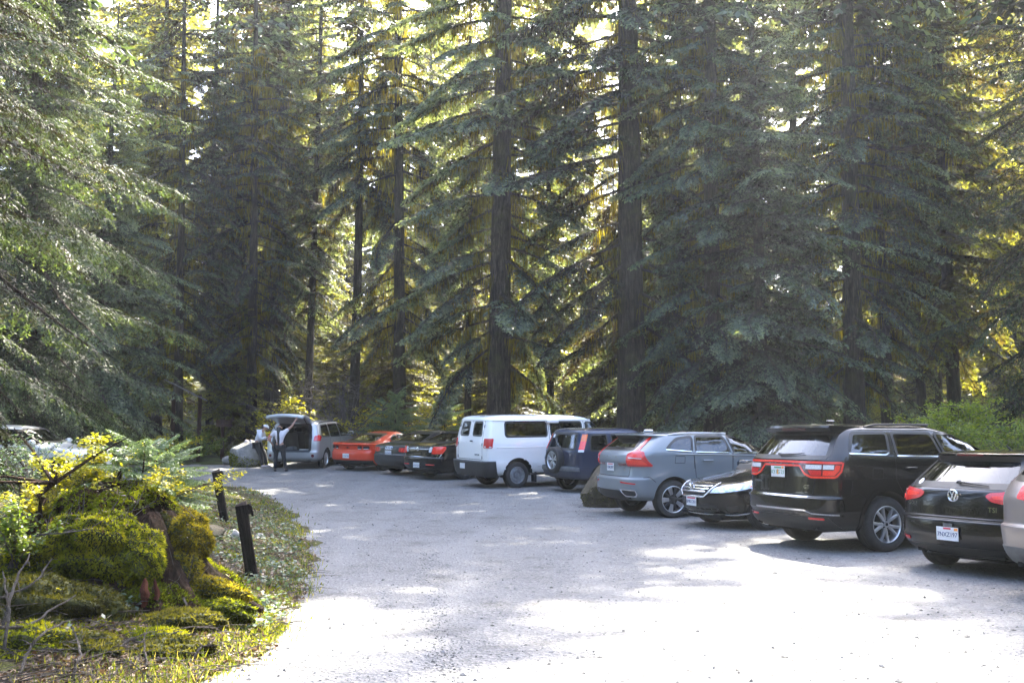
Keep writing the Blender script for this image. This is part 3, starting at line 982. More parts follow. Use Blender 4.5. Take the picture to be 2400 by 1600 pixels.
MB().lathe([(.03, .0), (.035, .02), (.035, .2)], 14, 'x', (.12 - c.xa_r, .46, .245)).build('exhaust_pipe', M['chrome'], c.root)
c.wheels('ten', .66, .22)
c.strip('panel_gap', resample([(-1.10, .80), (-.90, .70)], 10), 'wrapr', .005, M['seam'], .002); c.strip('panel_gap', resample([(1.10, .80), (.90, .70)], 10), 'wrapr', .005, M['seam'], .002)
c.strip('tailgate_gap', resample([(-.76, .82), (-.78, 1.0), (-.74, 1.04)], 12), 'rear', .005, M['seam'], .002); c.strip('tailgate_gap', resample([(.76, .82), (.78, 1.0), (.74, 1.04)], 12), 'rear', .005, M['seam'], .002)
c.place(2231, 11.85, 27, 'C')

# ---- tan silver car cut by the picture edge
c = Car('crossover', 'tan silver car with grey lower bumper, cut off by the picture edge', 'car',
        [(.28, .20, 4.6, .80), (.36, .08, 4.68, .88), (.50, .02, 4.72, .92), (.70, .0, 4.75, .93), (.735, .05, 4.74, .93), (.95, .06, 4.6, .93), (1.05, .10, 3.9, .92), (1.14, .16, 3.4, .90, W4), (1.24, .28, 3.2, .86, W4),
         (1.45, .50, 2.8, .77, W4), (1.55, .62, 2.5, .70, W4), (1.62, .8, 2.2, .58, W4), (1.65, 1.3, 1.8, .25, W4)],
        4.75, .95, .95, .35, M['tan'], ar=.45, nr=2.6, af=.8, nf=2.5, track=.90)
c.arch(c.xa_r, .41, .05); c.arch(c.xa_f, .41, .05)
c.window([(.62, 1.19), (1.7, 1.16)], [(.95, 1.47), (1.75, 1.53)], 'LR', M['tint']); c.window([(1.78, 1.16), (3.2, 1.13)], [(1.82, 1.53), (2.5, 1.50)], 'LR', M['mid'])
c.window([(-.74, 1.18), (.74, 1.18)], [(-.60, 1.52), (.60, 1.52)], ['rear'], M['tint'], frame=.03); c.window([(-.70, 1.2), (.70, 1.2)], [(-.56, 1.53), (.56, 1.53)], ['front'], M['mid'], frame=.03)
c.body()
for sg in (1, -1): c.lamp('tail_light', [(sg * a, z) for a, z in [(.30, 1.02), (.32, 1.10), (.56, 1.12), (.60, .98), (.42, .96)]], 'wrapr', M['red_lens'], .010)
c.panel('lower_bumper', [(-1.25, .29), (1.25, .29)], [(-1.25, .52), (-.9, .50), (.9, .50), (1.25, .52)], 'wrapr', M['gplastic'], .008)
c.plate('rear', 0, .86); c.door([(1.74, .4), (1.74, 1.15)]); c.handle(1.95, 1.0); c.mirror(3.0, 1.15); c.wiper(0, 1.2, -.4, 1.22)
c.seats([1.7, .8], belt=1.14)
c.wheels('ten', .66, .23)
c.place(2508, 9.55, 27, 'C')

# ---- black sedan parked nose out
c = Car('sedan', 'black sedan parked nose out with chrome bar grille beside the grey SUV', 'sedan',
        [(.19, .30, 4.62, .76), (.27, .12, 4.76, .86), (.36, .05, 4.84, .905), (.50, .0, 4.855, .922), (.60, .0, 4.86, .926), (.655, .0, 4.85, .926), (.70, .0, 4.815, .926), (.78, .01, 4.70, .926), (.86, .03, 4.40, .925),
         (.93, .05, 3.98, .92), (.985, .10, 3.62, .91), (1.03, .45, 3.40, .89, W4), (1.06, .85, 3.28, .87, W4), (1.20, 1.20, 2.95, .79, W4), (1.36, 1.60, 2.50, .68, W4), (1.43, 1.85, 2.2, .56, W4), (1.463, 2.1, 1.9, .2, W4)][:-1] + [(1.46, 1.95, 2.1, .3, W4)],
        4.86, 1.13, .955, .335, M['black'], ar=.45, nr=2.8, af=1.05, nf=2.35, track=.905)
c.arch(c.xa_r, .385, .05); c.arch(c.xa_f, .385, .05)
c.window([(1.0, 1.06), (2.15, 1.03)], [(1.45, 1.31), (2.05, 1.38)], 'LR', M['tint']); c.window([(2.22, 1.03), (3.3, 1.02)], [(2.12, 1.38), (2.55, 1.33)], 'LR', M['mid'])
c.window([(-.72, 1.08), (.72, 1.08)], [(-.56, 1.37), (.56, 1.37)], ['front'], M['mid'], frame=.03); c.window([(-.68, 1.08), (.68, 1.08)], [(-.52, 1.36), (.52, 1.36)], ['rear'], M['tint'], frame=.03)
c.body()
c.seats([1.7, .75], belt=1.0); c.dash(3.25, .95, .7)
c.lamp('grille', [(-.44, .765), (.44, .765), (.39, .64), (.30, .575), (-.30, .575), (-.39, .64)], 'front', M['plastic'], .010)
for z, w in ((.725, .42), (.682, .39), (.640, .35)): c.strip('grille_bar', resample([(-w, z), (w, z)], 24), 'front', .0135, M['chrome'], .020, thick=.008)
c.strip('grille_surround', resample([(-.48, .79), (-.46, .72), (-.41, .63), (-.31, .555), (.31, .555), (.41, .63), (.46, .72), (.48, .79)], 50), 'front', .014, M['chrome'], .016, thick=.010)
eo = c.off(0, .69, 'front', .030)
em = MB()
em.lathe([(.060, .006), (.070, .012), (.078, .004)], 4, 'x', eo)
for sg in (1, -1): em.tube([eo + Vector((.012, sg * .048, .062)), eo + Vector((.016, sg * .028, .0)), eo + Vector((.012, sg * .036, -.058))], .013, 6)
em.tube([eo + Vector((.016, -.028, 0)), eo + Vector((.016, .028, 0))], .011, 6)
em.build('emblem', M['chrome'], c.root)
for sg in (1, -1):
    c.lamp('headlight', [(sg * a, z) for a, z in [(.42, .625), (.50, .72), (.70, .765), (1.05, .815), (1.40, .86), (1.44, .845), (1.22, .75), (.95, .675), (.66, .635)]], 'wrapf', M['head_lens'], .010)
    c.lamp('indicator', [(sg * a, z) for a, z in [(1.06, .775), (1.14, .79), (1.14, .74), (1.06, .725)]], 'wrapf', M['amber_lens'], .014)
    for ax, rr_ in ((.72, .040), (.90, .045)):
        c.lamp('bulb_housing', [(sg * (ax + rr_ * math.cos(a)), .715 + rr_ * math.sin(a)) for a in np.linspace(0, 6.28, 14)[:-1]], 'wrapf', M['chrome'], .014, smooth=0)
    c.lamp('fog_light', [(sg * a, z) for a, z in [(.70, .40), (.94, .42), (.90, .32), (.74, .31)]], 'wrapf', M['plastic'], .006)
c.strip('chin_trim', resample([(-1.1, .30), (-.8, .262), (.8, .262), (1.1, .30)], 40), 'wrapf', .010, M['chrome'], .012, thick=.006)
c.lamp('lower_grille', [(-.52, .43), (.52, .43), (.56, .32), (-.56, .32)], 'front', M['plastic'], .004)
c.strip('hood_gap', resample([(-.80, .80), (-.60, .815), (.60, .815), (.80, .80)], 40), 'front', .004, M['seam'], .002)
c.plate('front', .0, .465, text='BMK1201', ink=M['plate_ink'], extra=[(0, .36, .8, .14, M['plate_red'])])
c.door([(2.18, .32), (2.18, 1.03)]); c.handle(1.5, .86); c.handle(2.45, .86); c.mirror(3.05, 1.02)
for sg in (1, -1): c.lamp('tail_light', [(sg * a, z) for a, z in [(.5, .85), (.55, .95), (1.1, .97), (1.15, .85), (.8, .80)]], 'wrapr', M['red_lens'], .01)
c.wheels('ten', .68, .22)
c.place(1803, 17.3, 203, 'FL')

# ---- grey crossover SUV
c = Car('crossover', 'blue-grey SUV with tall angled red tail lights between the boulder and the black sedan', 'suv',
        [(.34, .16, 4.55, .85), (.42, .06, 4.63, .925), (.56, .01, 4.67, .943), (.74, .0, 4.69, .95), (.785, .06, 4.68, .95), (.98, .085, 4.62, .95), (1.04, .065, 4.5, .95), (1.10, .045, 4.2, .949), (1.20, .06, 3.75, .945),
         (1.26, .105, 3.42, .935, W4), (1.34, .20, 3.2, .902, W4), (1.50, .40, 2.82, .815, W4), (1.575, .49, 2.60, .765, W4), (1.588, .36, 2.57, .755, W4), (1.612, .34, 2.45, .73, W4), (1.638, .62, 2.15, .60, W4), (1.655, 1.2, 1.8, .3, W4)],
        4.69, .95, .875, .372, M['grey'], ar=.45, nr=2.8, af=.9, nf=2.5, track=.935)
c.arch(c.xa_r, .435, .055); c.arch(c.xa_f, .435, .055)
c.window([(.80, 1.32), (1.38, 1.275)], [(.95, 1.44), (1.10, 1.535), (1.46, 1.575)], 'LR', M['tint'], trim=1)
c.window([(1.46, 1.27), (2.26, 1.245)], [(1.53, 1.578), (2.18, 1.578)], 'LR', M['tint'], trim=1)
c.window([(2.34, 1.245), (3.28, 1.235)], [(2.26, 1.578), (2.50, 1.56), (2.85, 1.46)], 'LR', M['mid'], trim=1)
c.window([(-.64, 1.33), (.64, 1.33)], [(-.50, 1.56), (.50, 1.56)], ['rear'], M['tint'], frame=.03)
c.window([(-.72, 1.30), (.72, 1.30)], [(-.58, 1.57), (.58, 1.57)], ['front'], M['mid'], frame=.03)
c.body()
c.seats([1.75, .75], M['seat_grey'], belt=1.22); c.dash(3.15, 1.1, .74)
for sg in (1, -1):
    c.lamp('tail_light', [(sg * a, z) for a, z in [(.60, 1.235), (.70, 1.30), (.66, 1.56), (.72, 1.565), (.80, 1.30), (.95, 1.27), (1.16, 1.02), (1.12, 1.0), (.60, 1.005)]], 'wrapr', M['red_lens'], .014)
    c.lamp('brake_light', [(sg * a, z) for a, z in [(.64, 1.125), (.96, 1.12), (1.07, 1.035), (.64, 1.04)]], 'wrapr', M['bright_red_lens'], .020)
    c.lamp('brake_light', [(sg * a, z) for a, z in [(.64, 1.215), (.92, 1.24), (.99, 1.155), (.64, 1.16)]], 'wrapr', M['bright_red_lens'], .020)
    c.strip('light_band', resample([(sg * .665, 1.165), (sg * .95, 1.15)], 8), 'wrapr', .007, M['white_lens'], .024)
    c.strip('light_band', resample([(sg * .74, 1.30), (sg * .70, 1.54)], 8), 'wrapr', .016, M['bright_red_lens'], .020)
    c.lamp('reflector', [(sg * a, z) for a, z in [(.46, .705), (.88, .675), (.86, .655), (.50, .675)]], 'wrapr', M['red_lens'], .010, smooth=0)
    ex = [(sg * a, z) for a, z in [(.42, .56), (.86, .55), (.88, .46), (.82, .415), (.56, .42)]]
    c.lamp('exhaust_trim', ex, 'wrapr', M['chrome'], .010)
    c.lamp('exhaust_insert', [(sg * a, z) for a, z in [(.48, .54), (.84, .53), (.85, .465), (.80, .435), (.58, .44)]], 'wrapr', M['plastic'], .014, rim=False)
    c.lamp('tail_light_bar', [(sg * a, z) for a, z in rect(.30, .60, 1.005, 1.05)], 'wrapr', M['dark_red_lens'], .008, smooth=0)
for i, ch in enumerate('VOLVO'): c.text(ch, 'rear', .25 - i * .125, 1.175, .060, M['chrome'], d=.010)
c.plate('rear', .02, .97, text='CBR2097', ink=M['plate_ink'], extra=[(0, .36, .7, .12, M['plate_red'])])
MB().box(c.off(-.50, .94, 'rear', .004), (.006, .05, .06)).build('badge', M['chrome'], c.root)
c.strip('tailgate_gap', resample([(-.66, 1.0), (-.64, .80), (.64, .80), (.66, 1.0)], 40), 'rear', .006, M['seam'], .002)
c.panel('lower_valance', [(-.52, .35), (.52, .35)], [(-.50, .53), (.50, .53)], 'rear', M['plastic'], .006)
c.panel('sill_trim', [(1.45, .345), (3.30, .345)], [(1.45, .42), (3.30, .42)], 'R', M['gplastic'], .008); c.panel('sill_trim', [(1.45, .345), (3.30, .345)], [(1.45, .42), (3.30, .42)], 'L', M['gplastic'], .008)
c.door([(1.42, .95), (1.41, 1.26)]); c.door([(1.41, 1.26), (1.45, .80), (1.60, .50), (2.28, .46), (2.30, 1.24)]); c.door([(2.32, .46), (2.32, 1.24)]); c.door([(2.32, .46), (3.35, .48), (3.40, 1.20)])
c.handle(1.72, 1.105, w=.24); c.handle(2.66, 1.09, w=.24); c.mirror(3.02, 1.24); c.wiper(.02, 1.35, -.34, 1.335)
c.strip('shoulder_line', resample([(1.0, 1.235), (4.0, 1.16)], 40), 'R', .012, M['grey'], .004, thick=.004); c.strip('shoulder_line', resample([(1.0, 1.235), (4.0, 1.16)], 40), 'L', .012, M['grey'], .004, thick=.004)
c.rails(.95, 2.75, 1.605, mat=M['alloy'], rad=.014)
MB().box((.92 - c.xa_r, 0, 1.675), (.22, .05, .07), bev=.03).build('antenna', M['silver'], c.root)
c.wheels('blade', .70, .24)
for md in 'LR':
    c.strip('panel_gap', resample([(.30, .79), (.42, .80), (.55, .70)], 12), md, .005, M['seam'], .0015)
c.strip('fuel_door_gap', resample([(.98, 1.06), (1.20, 1.06), (1.21, 1.19), (1.0, 1.20), (.98, 1.06)], 30), 'R', .004, M['seam'], .0015)
c.place(1580, 19.6, 21, 'RR')

# ---- navy compact SUV with spare wheel
c = Car('compact_suv', 'navy compact SUV with spare wheel on its back door beside the white van', 'suv',
        [(.34, .20, 4.05, .78), (.44, .10, 4.12, .84), (.60, .06, 4.16, .865), (.66, .09, 4.16, .868), (.90, .10, 4.10, .87), (.98, .105, 3.7, .868), (1.03, .11, 3.25, .865), (1.08, .13, 3.08, .855, W4), (1.30, .22, 2.75, .79, W4),
         (1.48, .29, 2.45, .725, W4), (1.55, .34, 2.3, .67, W4), (1.595, .55, 2.05, .55, W4), (1.61, 1.1, 1.8, .3, W4)],
        4.17, .86, .75, .335, M['navy'], lod=1, ar=.22, nr=3.6, af=.6, nf=2.8, track=.86)
c.arch(c.xa_r, .395, .05); c.arch(c.xa_f, .395, .05)
c.window([(.48, 1.05), (1.08, 1.05)], [(.56, 1.43), (1.08, 1.45)], 'LR', M['clear']); c.window([(1.20, 1.05), (2.02, 1.05)], [(1.22, 1.455), (2.0, 1.455)], 'LR', M['clear']); c.window([(2.10, 1.05), (2.98, 1.05)], [(2.08, 1.455), (2.48, 1.43)], 'LR', M['clear'])
c.window([(-.62, 1.08), (.62, 1.08)], [(-.56, 1.47), (.56, 1.47)], ['rear'], M['clear'], frame=.03); c.window([(-.70, 1.12), (.70, 1.12)], [(-.58, 1.48), (.58, 1.48)], ['front'], M['clear'], frame=.03)
c.body()
c.seats([1.55, .55], M['seat_grey'], belt=1.02); c.dash(2.9, .95, .66)
for sg in (1, -1):
    for z0, z1, m_ in ((1.02, 1.07, 'white_lens'), (1.07, 1.28, 'bright_red_lens'), (1.28, 1.45, 'amber_lens')):
        k0, k1 = (z0 - 1.02) * .16, (z1 - 1.02) * .16
        c.lamp('tail_light', [(sg * (.775 - k0), z0), (sg * (.92 - k0), z0), (sg * (.92 - k1), z1), (sg * (.775 - k1), z1)], 'wrapr', M[m_], .016, smooth=0)
c.panel('bumper', [(-1.1, .42), (1.1, .42)], [(-1.1, .63), (1.1, .63)], 'wrapr', M['navy'], .055, skirt=.06)
c.panel('bumper_step', [(-.85, .56), (.85, .56)], [(-.85, .62), (.85, .62)], 'wrapr', M['gplastic'], .075, skirt=.03)
c.plate('rear', .62, .84, .26, .14, text='482 KTR')
c.strip('back_door_gap', resample([(-.66, 1.06), (-.68, .68), (.68, .68), (.66, 1.06)], 40), 'rear', .006, M['seam'], .002)
c.door([(1.14, .75), (1.14, 1.04)]); c.door([(2.06, .45), (2.06, 1.04)]); c.handle(1.30, .95); c.handle(2.25, .95); c.mirror(2.75, 1.08)
c.lamp('sticker', [(.50 + .05 * math.cos(a), 1.40 + .05 * math.sin(a)) for a in np.linspace(0, 6.28, 14)[:-1]], 'rear', M['sticker'], .008, rim=False, smooth=0)
sw = make_wheel(.335, .21, .225, 'split', M['alloy'], c.root)
sw.name = 'spare_wheel'
sw.location = (.00 - c.xa_r, .10, .80); sw.rotation_euler = (0, 0, -math.pi / 2)
c.wheels('split', .66, .21)
c.place(1305, 26.6, 31, 'C')
c.root.scale = (1, 1, 1.05)

# ---- white passenger van
c = Car('passenger_van', 'white passenger van with twin rear doors and dark side windows', 'van',
        [(.36, .12, 5.20, .86), (.44, .08, 5.27, .95), (.62, .06, 5.30, .985), (.70, .05, 5.30, .99), (.78, .045, 5.29, .985), (.98, .04, 5.20, .995), (1.06, .04, 5.0, 1.0), (1.20, .045, 4.60, .995), (1.27, .05, 4.42, .988, W4), (1.40, .07, 4.28, .965, W4),
         (1.70, .12, 3.98, .905, W4), (1.86, .16, 3.80, .865, W4), (1.885, .155, 3.76, .862, W4), (1.95, .19, 3.6, .81, W4), (2.01, .40, 3.2, .66, W4), (2.04, .9, 2.6, .35, W4)],
        5.30, 1.06, .86, .372, M['white'], lod=1, ar=.16, nr=4.2, af=.6, nf=2.8, track=.93)
c.arch(c.xa_r, .475, .06); c.arch(c.xa_f, .475, .06)
c.window([(.66, 1.43), (2.02, 1.43)], [(.68, 1.825), (2.02, 1.825)], 'LR', M['tint'], frame=.028); c.window([(2.16, 1.43), (3.22, 1.43)], [(2.16, 1.825), (3.22, 1.825)], 'LR', M['mid'], frame=.025)
c.window([(3.38, 1.40), (4.22, 1.38)], [(3.36, 1.82), (3.78, 1.80)], 'LR', M['mid'], frame=.025)
for a0, a1 in ((-.64, -.12), (.12, .64)): c.window([(a0, 1.46), (a1, 1.46)], [(a0 + (.05 if a0 < 0 else 0), 1.83), (a1 - (.05 if a1 > 0 else 0) , 1.83)], ['rear'], M['tint'], frame=.025)
c.window([(-.76, 1.40), (.76, 1.40)], [(-.66, 1.82), (.66, 1.82)], ['front'], M['mid'], frame=.03)
c.body()
c.seats([2.4, 1.2], belt=1.35); c.dash(4.0, 1.2, .8)
for sg in (1, -1):
    c.lamp('tail_light', [(sg * a, z) for a, z in rect(.80, 1.10, 1.12, 1.38)], 'wrapr', M['red_lens'], .020, smooth=1)
    c.lamp('reverse_light', [(sg * a, z) for a, z in rect(.84, .90, 1.135, 1.175)] , 'wrapr', M['white_lens'], .026, smooth=0)
    c.lamp('reverse_light', [(sg * a, z) for a, z in rect(1.0, 1.06, 1.135, 1.165)] , 'wrapr', M['white_lens'], .026, smooth=0)
    for z in (1.72, 1.22, .86): MB().tube([c.off(sg * .72, z - .04, 'rear', .012), c.off(sg * .72, z + .04, 'rear', .012)], .012, 6).build('hinge', M['gplastic'], c.root)
c.strip('back_door_gap', [(0, .80), (0, 1.87)], 'rear', .006, M['seam'], .003)
c.strip('back_door_gap', resample([(-.70, 1.87), (-.72, .80), (.72, .80), (.70, 1.87)], 40), 'rear', .006, M['seam'], .003)
MB().box(c.off(-.10, 1.30, 'rear', .02), (.03, .14, .035), bev=.01).build('door_handle', M['plastic'], c.root)
c.panel('bumper', [(-1.16, .385), (1.16, .385)], [(-1.16, .735), (1.16, .735)], 'wrapr', M['plastic'], .09, skirt=.10)
c.panel('bumper_step', [(-1.16, .735), (1.16, .735)], [(-1.16, .765), (1.16, .765)], 'wrapr', M['gplastic'], .088, skirt=.10)
c.plate('rear', .28, .60, .30, .15, d=.10)
c.strip('rain_gutter', resample([(.30, 1.875), (3.70, 1.875)], 50), 'R', .012, M['white'], .018, thick=.01); c.strip('rain_gutter', resample([(.30, 1.875), (3.70, 1.875)], 50), 'L', .012, M['white'], .018, thick=.01)
for md in 'LR':
    c.strip('body_crease', resample([(.35, 1.13), (4.0, 1.13)], 50), md, .010, M['white'], .005, thick=.004)
    c.strip('body_crease', resample([(1.7, .62), (3.4, .62)], 30), md, .014, M['white'], .005, thick=.004)
    c.strip('door_gap', resample([(2.09, .50), (2.09, 1.87)], 20), md, .007, M['seam'], .003); c.strip('door_gap', resample([(3.30, .50), (3.30, 1.86)], 20), md, .006, M['seam'], .003)
p = c.off(1.50, 1.855, 'R', .0)
MB().box(p + Vector((0, -.05, .02)), (1.05, .05, .05), bev=.01).build('awning_rail', M['white'], c.root)
MB().box(p + Vector((.72, -.06, -.01)), (.40, .10, .10), bev=.02).build('awning_end', M['white'], c.root)
MB().box((.30 - c.xa_r, -.28, 1.97), (.06, .26, .05), bev=.015).build('brake_light', M['dark_red_lens'], c.root)
c.text('RAM VAN', 'rear', -.45, .93, .06, M['plastic'], .26)
c.mirror(3.95, 1.38, M['plastic'], (.12, .20, .26)); c.handle(3.5, 1.15, M['plastic'])
for sg in (1, -1): MB().box((c.xa_r + .55 - c.xa_r, sg * .90, .30), (.02, .26, .28)).build('mud_flap', M['tyre'], c.root)
c.wheels('steel', .64, .24, M['steel'])
c.place(1213, 28.0, 30, 'RR')

# ---- black full-size sedan
SED = [(.24, .30, 4.8, .80), (.34, .10, 5.0, .90), (.50, .0, 5.10, .945), (.68, .0, 5.14, .952), (.72, .045, 5.13, .952), (.90, .05, 4.95, .955), (1.02, .07, 4.5, .952), (1.06, .16, 4.0, .945), (1.10, .42, 3.75, .93, W4), (1.14, .68, 3.6, .905, W4),
       (1.26, 1.02, 3.25, .835, W4), (1.42, 1.48, 2.75, .725, W4), (1.50, 1.80, 2.5, .60, W4), (1.535, 2.05, 2.3, .35, W4)]
c = Car('sedan', 'black sedan with chrome bar across its boot lid beside the white van', 'sedan', SED, 5.15, 1.2, 1.08, .355, M['black'], lod=1, ar=.40, nr=3.0, af=.9, nf=2.5, track=.93)
c.arch(c.xa_r, .41, .05); c.arch(c.xa_f, .41, .05)
c.window([(1.15, 1.15), (2.2, 1.12)], [(1.45, 1.36), (2.2, 1.45)], 'LR', M['tint']); c.window([(2.28, 1.12), (3.5, 1.12)], [(2.26, 1.45), (2.75, 1.42)], 'LR', M['tint'])
c.window([(-.74, 1.15), (.74, 1.15)], [(-.58, 1.44), (.58, 1.44)], ['rear'], M['tint'], frame=.03); c.window([(-.74, 1.15), (.74, 1.15)], [(-.58, 1.44), (.58, 1.44)], ['front'], M['mid'], frame=.03)
c.body()
for sg in (1, -1):
    c.lamp('tail_light', [(sg * a, z) for a, z in [(.62, .82), (.66, 1.02), (1.06, 1.04), (1.10, .98), (.98, .82)]], 'wrapr', M['bright_red_lens'], .014)
    c.lamp('reverse_light', [(sg * a, z) for a, z in [(.50, .86), (.60, .86), (.64, 1.02), (.54, 1.02)]], 'wrapr', M['white_lens'], .014)
    c.lamp('reflector', [(sg * a, z) for a, z in rect(.42, .75, .47, .50)], 'wrapr', M['red_lens'], .01, smooth=0)
    for k in (.80, .90): c.strip('chrome_trim', [(sg * k, .70), (sg * (k + .05), .81)], 'wrapr', .008, M['chrome'], .008)
c.strip('chrome_trim', resample([(-.52, .955), (.52, .955)], 30), 'rear', .013, M['chrome'], .016, thick=.008)
eo = c.off(0, .955, 'rear', .028)
MB().lathe([(.001, -.008), (.05, -.006), (.062, 0), (.05, .006)], 24, 'x', eo).build('emblem', M['chrome'], c.root)
c.strip('chrome_trim', resample([(-.3, .715), (.5, .715)], 20), 'rear', .007, M['chrome'], .014)
c.plate('rear', .02, .46, text='AGV5127'); c.text('SHO', 'rear', -.47, .80, .05, M['chrome'], .12)
c.panel('lower_valance', [(-.8, .26), (.8, .26)], [(-.8, .36), (.8, .36)], 'wrapr', M['plastic'], .008)
c.handle(1.6, .96); c.handle(2.6, .96); c.mirror(3.3, 1.12); c.door([(2.24, .4), (2.24, 1.12)])
c.wheels('ten', .68, .23, M['dark_alloy'])
c.place(977, 31.3, 44, 'C')

# ---- graphite sedan
k_ = lambda keys, dz, sw, sl: [(z + dz * min(1, max(0, (z - .7) / .4)), xr, xf * sl, w * sw) + tuple(r_) for (z, xr, xf, w, *r_) in keys]
c = Car('sedan', 'graphite sedan with four linked rings on its boot between red coupe and black sedan', 'sedan', k_(SED, -.07, .975, .955), 4.9, 1.1, .95, .345, M['graphite'], lod=1, ar=.38, nr=3.0, af=.9, nf=2.5, track=.90)
c.arch(c.xa_r, .395, .05); c.arch(c.xa_f, .395, .05)
c.window([(1.15, 1.08), (2.1, 1.05)], [(1.42, 1.29), (2.1, 1.37)], 'LR', M['tint']); c.window([(2.18, 1.05), (3.3, 1.05)], [(2.16, 1.37), (2.6, 1.34)], 'LR', M['tint'])
c.window([(-.70, 1.08), (.70, 1.08)], [(-.56, 1.36), (.56, 1.36)], ['rear'], M['tint'], frame=.03); c.window([(-.70, 1.08), (.70, 1.08)], [(-.56, 1.36), (.56, 1.36)], ['front'], M['mid'], frame=.03)
c.body()
for sg in (1, -1):
    c.lamp('tail_light', [(sg * a, z) for a, z in [(.44, .80), (.47, .92), (.98, .93), (1.06, .87), (.92, .79), (.60, .77)]], 'wrapr', M['red_lens'], .012)
    for k in range(4): c.strip('light_band', [(sg * (.56 + .10 * k), .80), (sg * (.60 + .10 * k), .90)], 'wrapr', .02, M['bright_red_lens'], .018)
rb = MB()
for i in range(4): rb.lathe([(.037, .003), (.046, -.008), (.055, .003)], 20, 'x', c.off(.12 - i * .08, .91, 'rear', .012))
rb.build('emblem', M['chrome'], c.root)
c.plate('rear', .02, .74, text='BHT4410'); c.strip('bumper_edge', resample([(-.8, .66), (.8, .66)], 30), 'wrapr', .012, M['graphite'], .010, thick=.006)
c.text('A6', 'rear', .58, .75, .05, M['chrome'], .08); c.handle(1.6, .90); c.handle(2.5, .90); c.mirror(3.1, 1.06)
c.wheels('ten', .68, .23, M['dark_alloy'])
c.place(909, 33.2, 50, 'C')

# ---- red orange coupe
c = Car('coupe', 'bright red-orange sports coupe with black lower bumper', 'coupe',
        [(.20, .30, 4.5, .80), (.30, .08, 4.65, .90), (.40, .02, 4.72, .93), (.42, .0, 4.73, .94), (.60, .0, 4.78, .948), (.70, .03, 4.75, .95), (.74, .055, 4.7, .952), (.92, .04, 4.4, .955), (.955, .0, 4.2, .95), (.972, .02, 4.0, .94), (.985, .30, 3.6, .91),
         (1.02, .62, 3.3, .87, W4), (1.12, .95, 2.95, .80, W4), (1.25, 1.40, 2.5, .70, W4), (1.32, 1.75, 2.25, .55, W4), (1.345, 1.95, 2.1, .3, W4)],
        4.78, 1.02, .95, .35, M['red'], lod=1, ar=.40, nr=2.7, af=.9, nf=2.5, track=.93)
c.arch(c.xa_r, .395, .05); c.arch(c.xa_f, .395, .05)
c.window([(1.35, 1.06), (1.75, 1.02)], [(1.55, 1.18), (1.75, 1.24)], 'LR', M['tint']); c.window([(1.82, 1.02), (3.05, 1.0)], [(1.80, 1.25), (2.4, 1.24)], 'LR', M['tint'])
c.window([(-.66, 1.015), (.66, 1.015)], [(-.50, 1.26), (.50, 1.26)], ['rear'], M['tint'], frame=.03); c.window([(-.70, 1.03), (.70, 1.03)], [(-.52, 1.26), (.52, 1.26)], ['front'], M['mid'], frame=.03)
c.body()
for sg in (1, -1):
    for a0, a1 in ((.44, .64), (.67, .92)):
        c.lamp('tail_light', [(sg * a, z) for a, z in [(a0, .83), (a0 + .02, .89), (a1 - .03, .895), (a1, .85), (a1 - .03, .78), (a0 + .03, .775)]], 'wrapr', M['seam'], .012)
        c.strip('light_band', resample([(sg * (a0 + .03), .80), (sg * (a0 + .06), .79), (sg * (a1 - .05), .795)], 8), 'wrapr', .010, M['white_lens'], .017)
        c.strip('light_band', resample([(sg * (a0 + .04), .86), (sg * (a1 - .04), .865)], 8), 'wrapr', .012, M['dark_red_lens'], .017)
c.lamp('emblem', [(-.09, .835), (-.03, .835), (-.03, .85), (.03, .85), (.03, .835), (.09, .835), (.09, .815), (.03, .815), (.03, .80), (-.03, .80), (-.03, .815), (-.09, .815)], 'rear', M['seam'], .012, smooth=0)
c.panel('lower_valance', [(-1.05, .22), (1.05, .22)], [(-1.05, .385), (1.05, .385)], 'wrapr', M['plastic'], .010)
c.lamp('plate_recess', [(-.33, .62), (.33, .62), (.28, .46), (-.28, .46)], 'rear', M['red'], .004)
c.plate('rear', .02, .54, text='CCN7748'); c.mirror(2.85, 1.0); c.handle(1.95, .88)
c.strip('spoiler', resample([(-.78, .955), (.78, .955)], 30), 'wrapr', .012, M['red'], .02, thick=.015)
for sg in (1, -1): MB().lathe([(.04, .0), (.045, .02), (.045, .2)], 14, 'x', (.12 - c.xa_r, sg * .55, .26)).build('exhaust_pipe', M['chrome'], c.root)
c.lamp('fuel_badge', rect(1.0, 1.04, .70, .74), 'R', M['seam'], .004, smooth=0)
c.seats([1.55], belt=.95); c.wheels('five', .70, .25, M['dark_alloy'])
c.place(812, 35.2, 56, 'C')

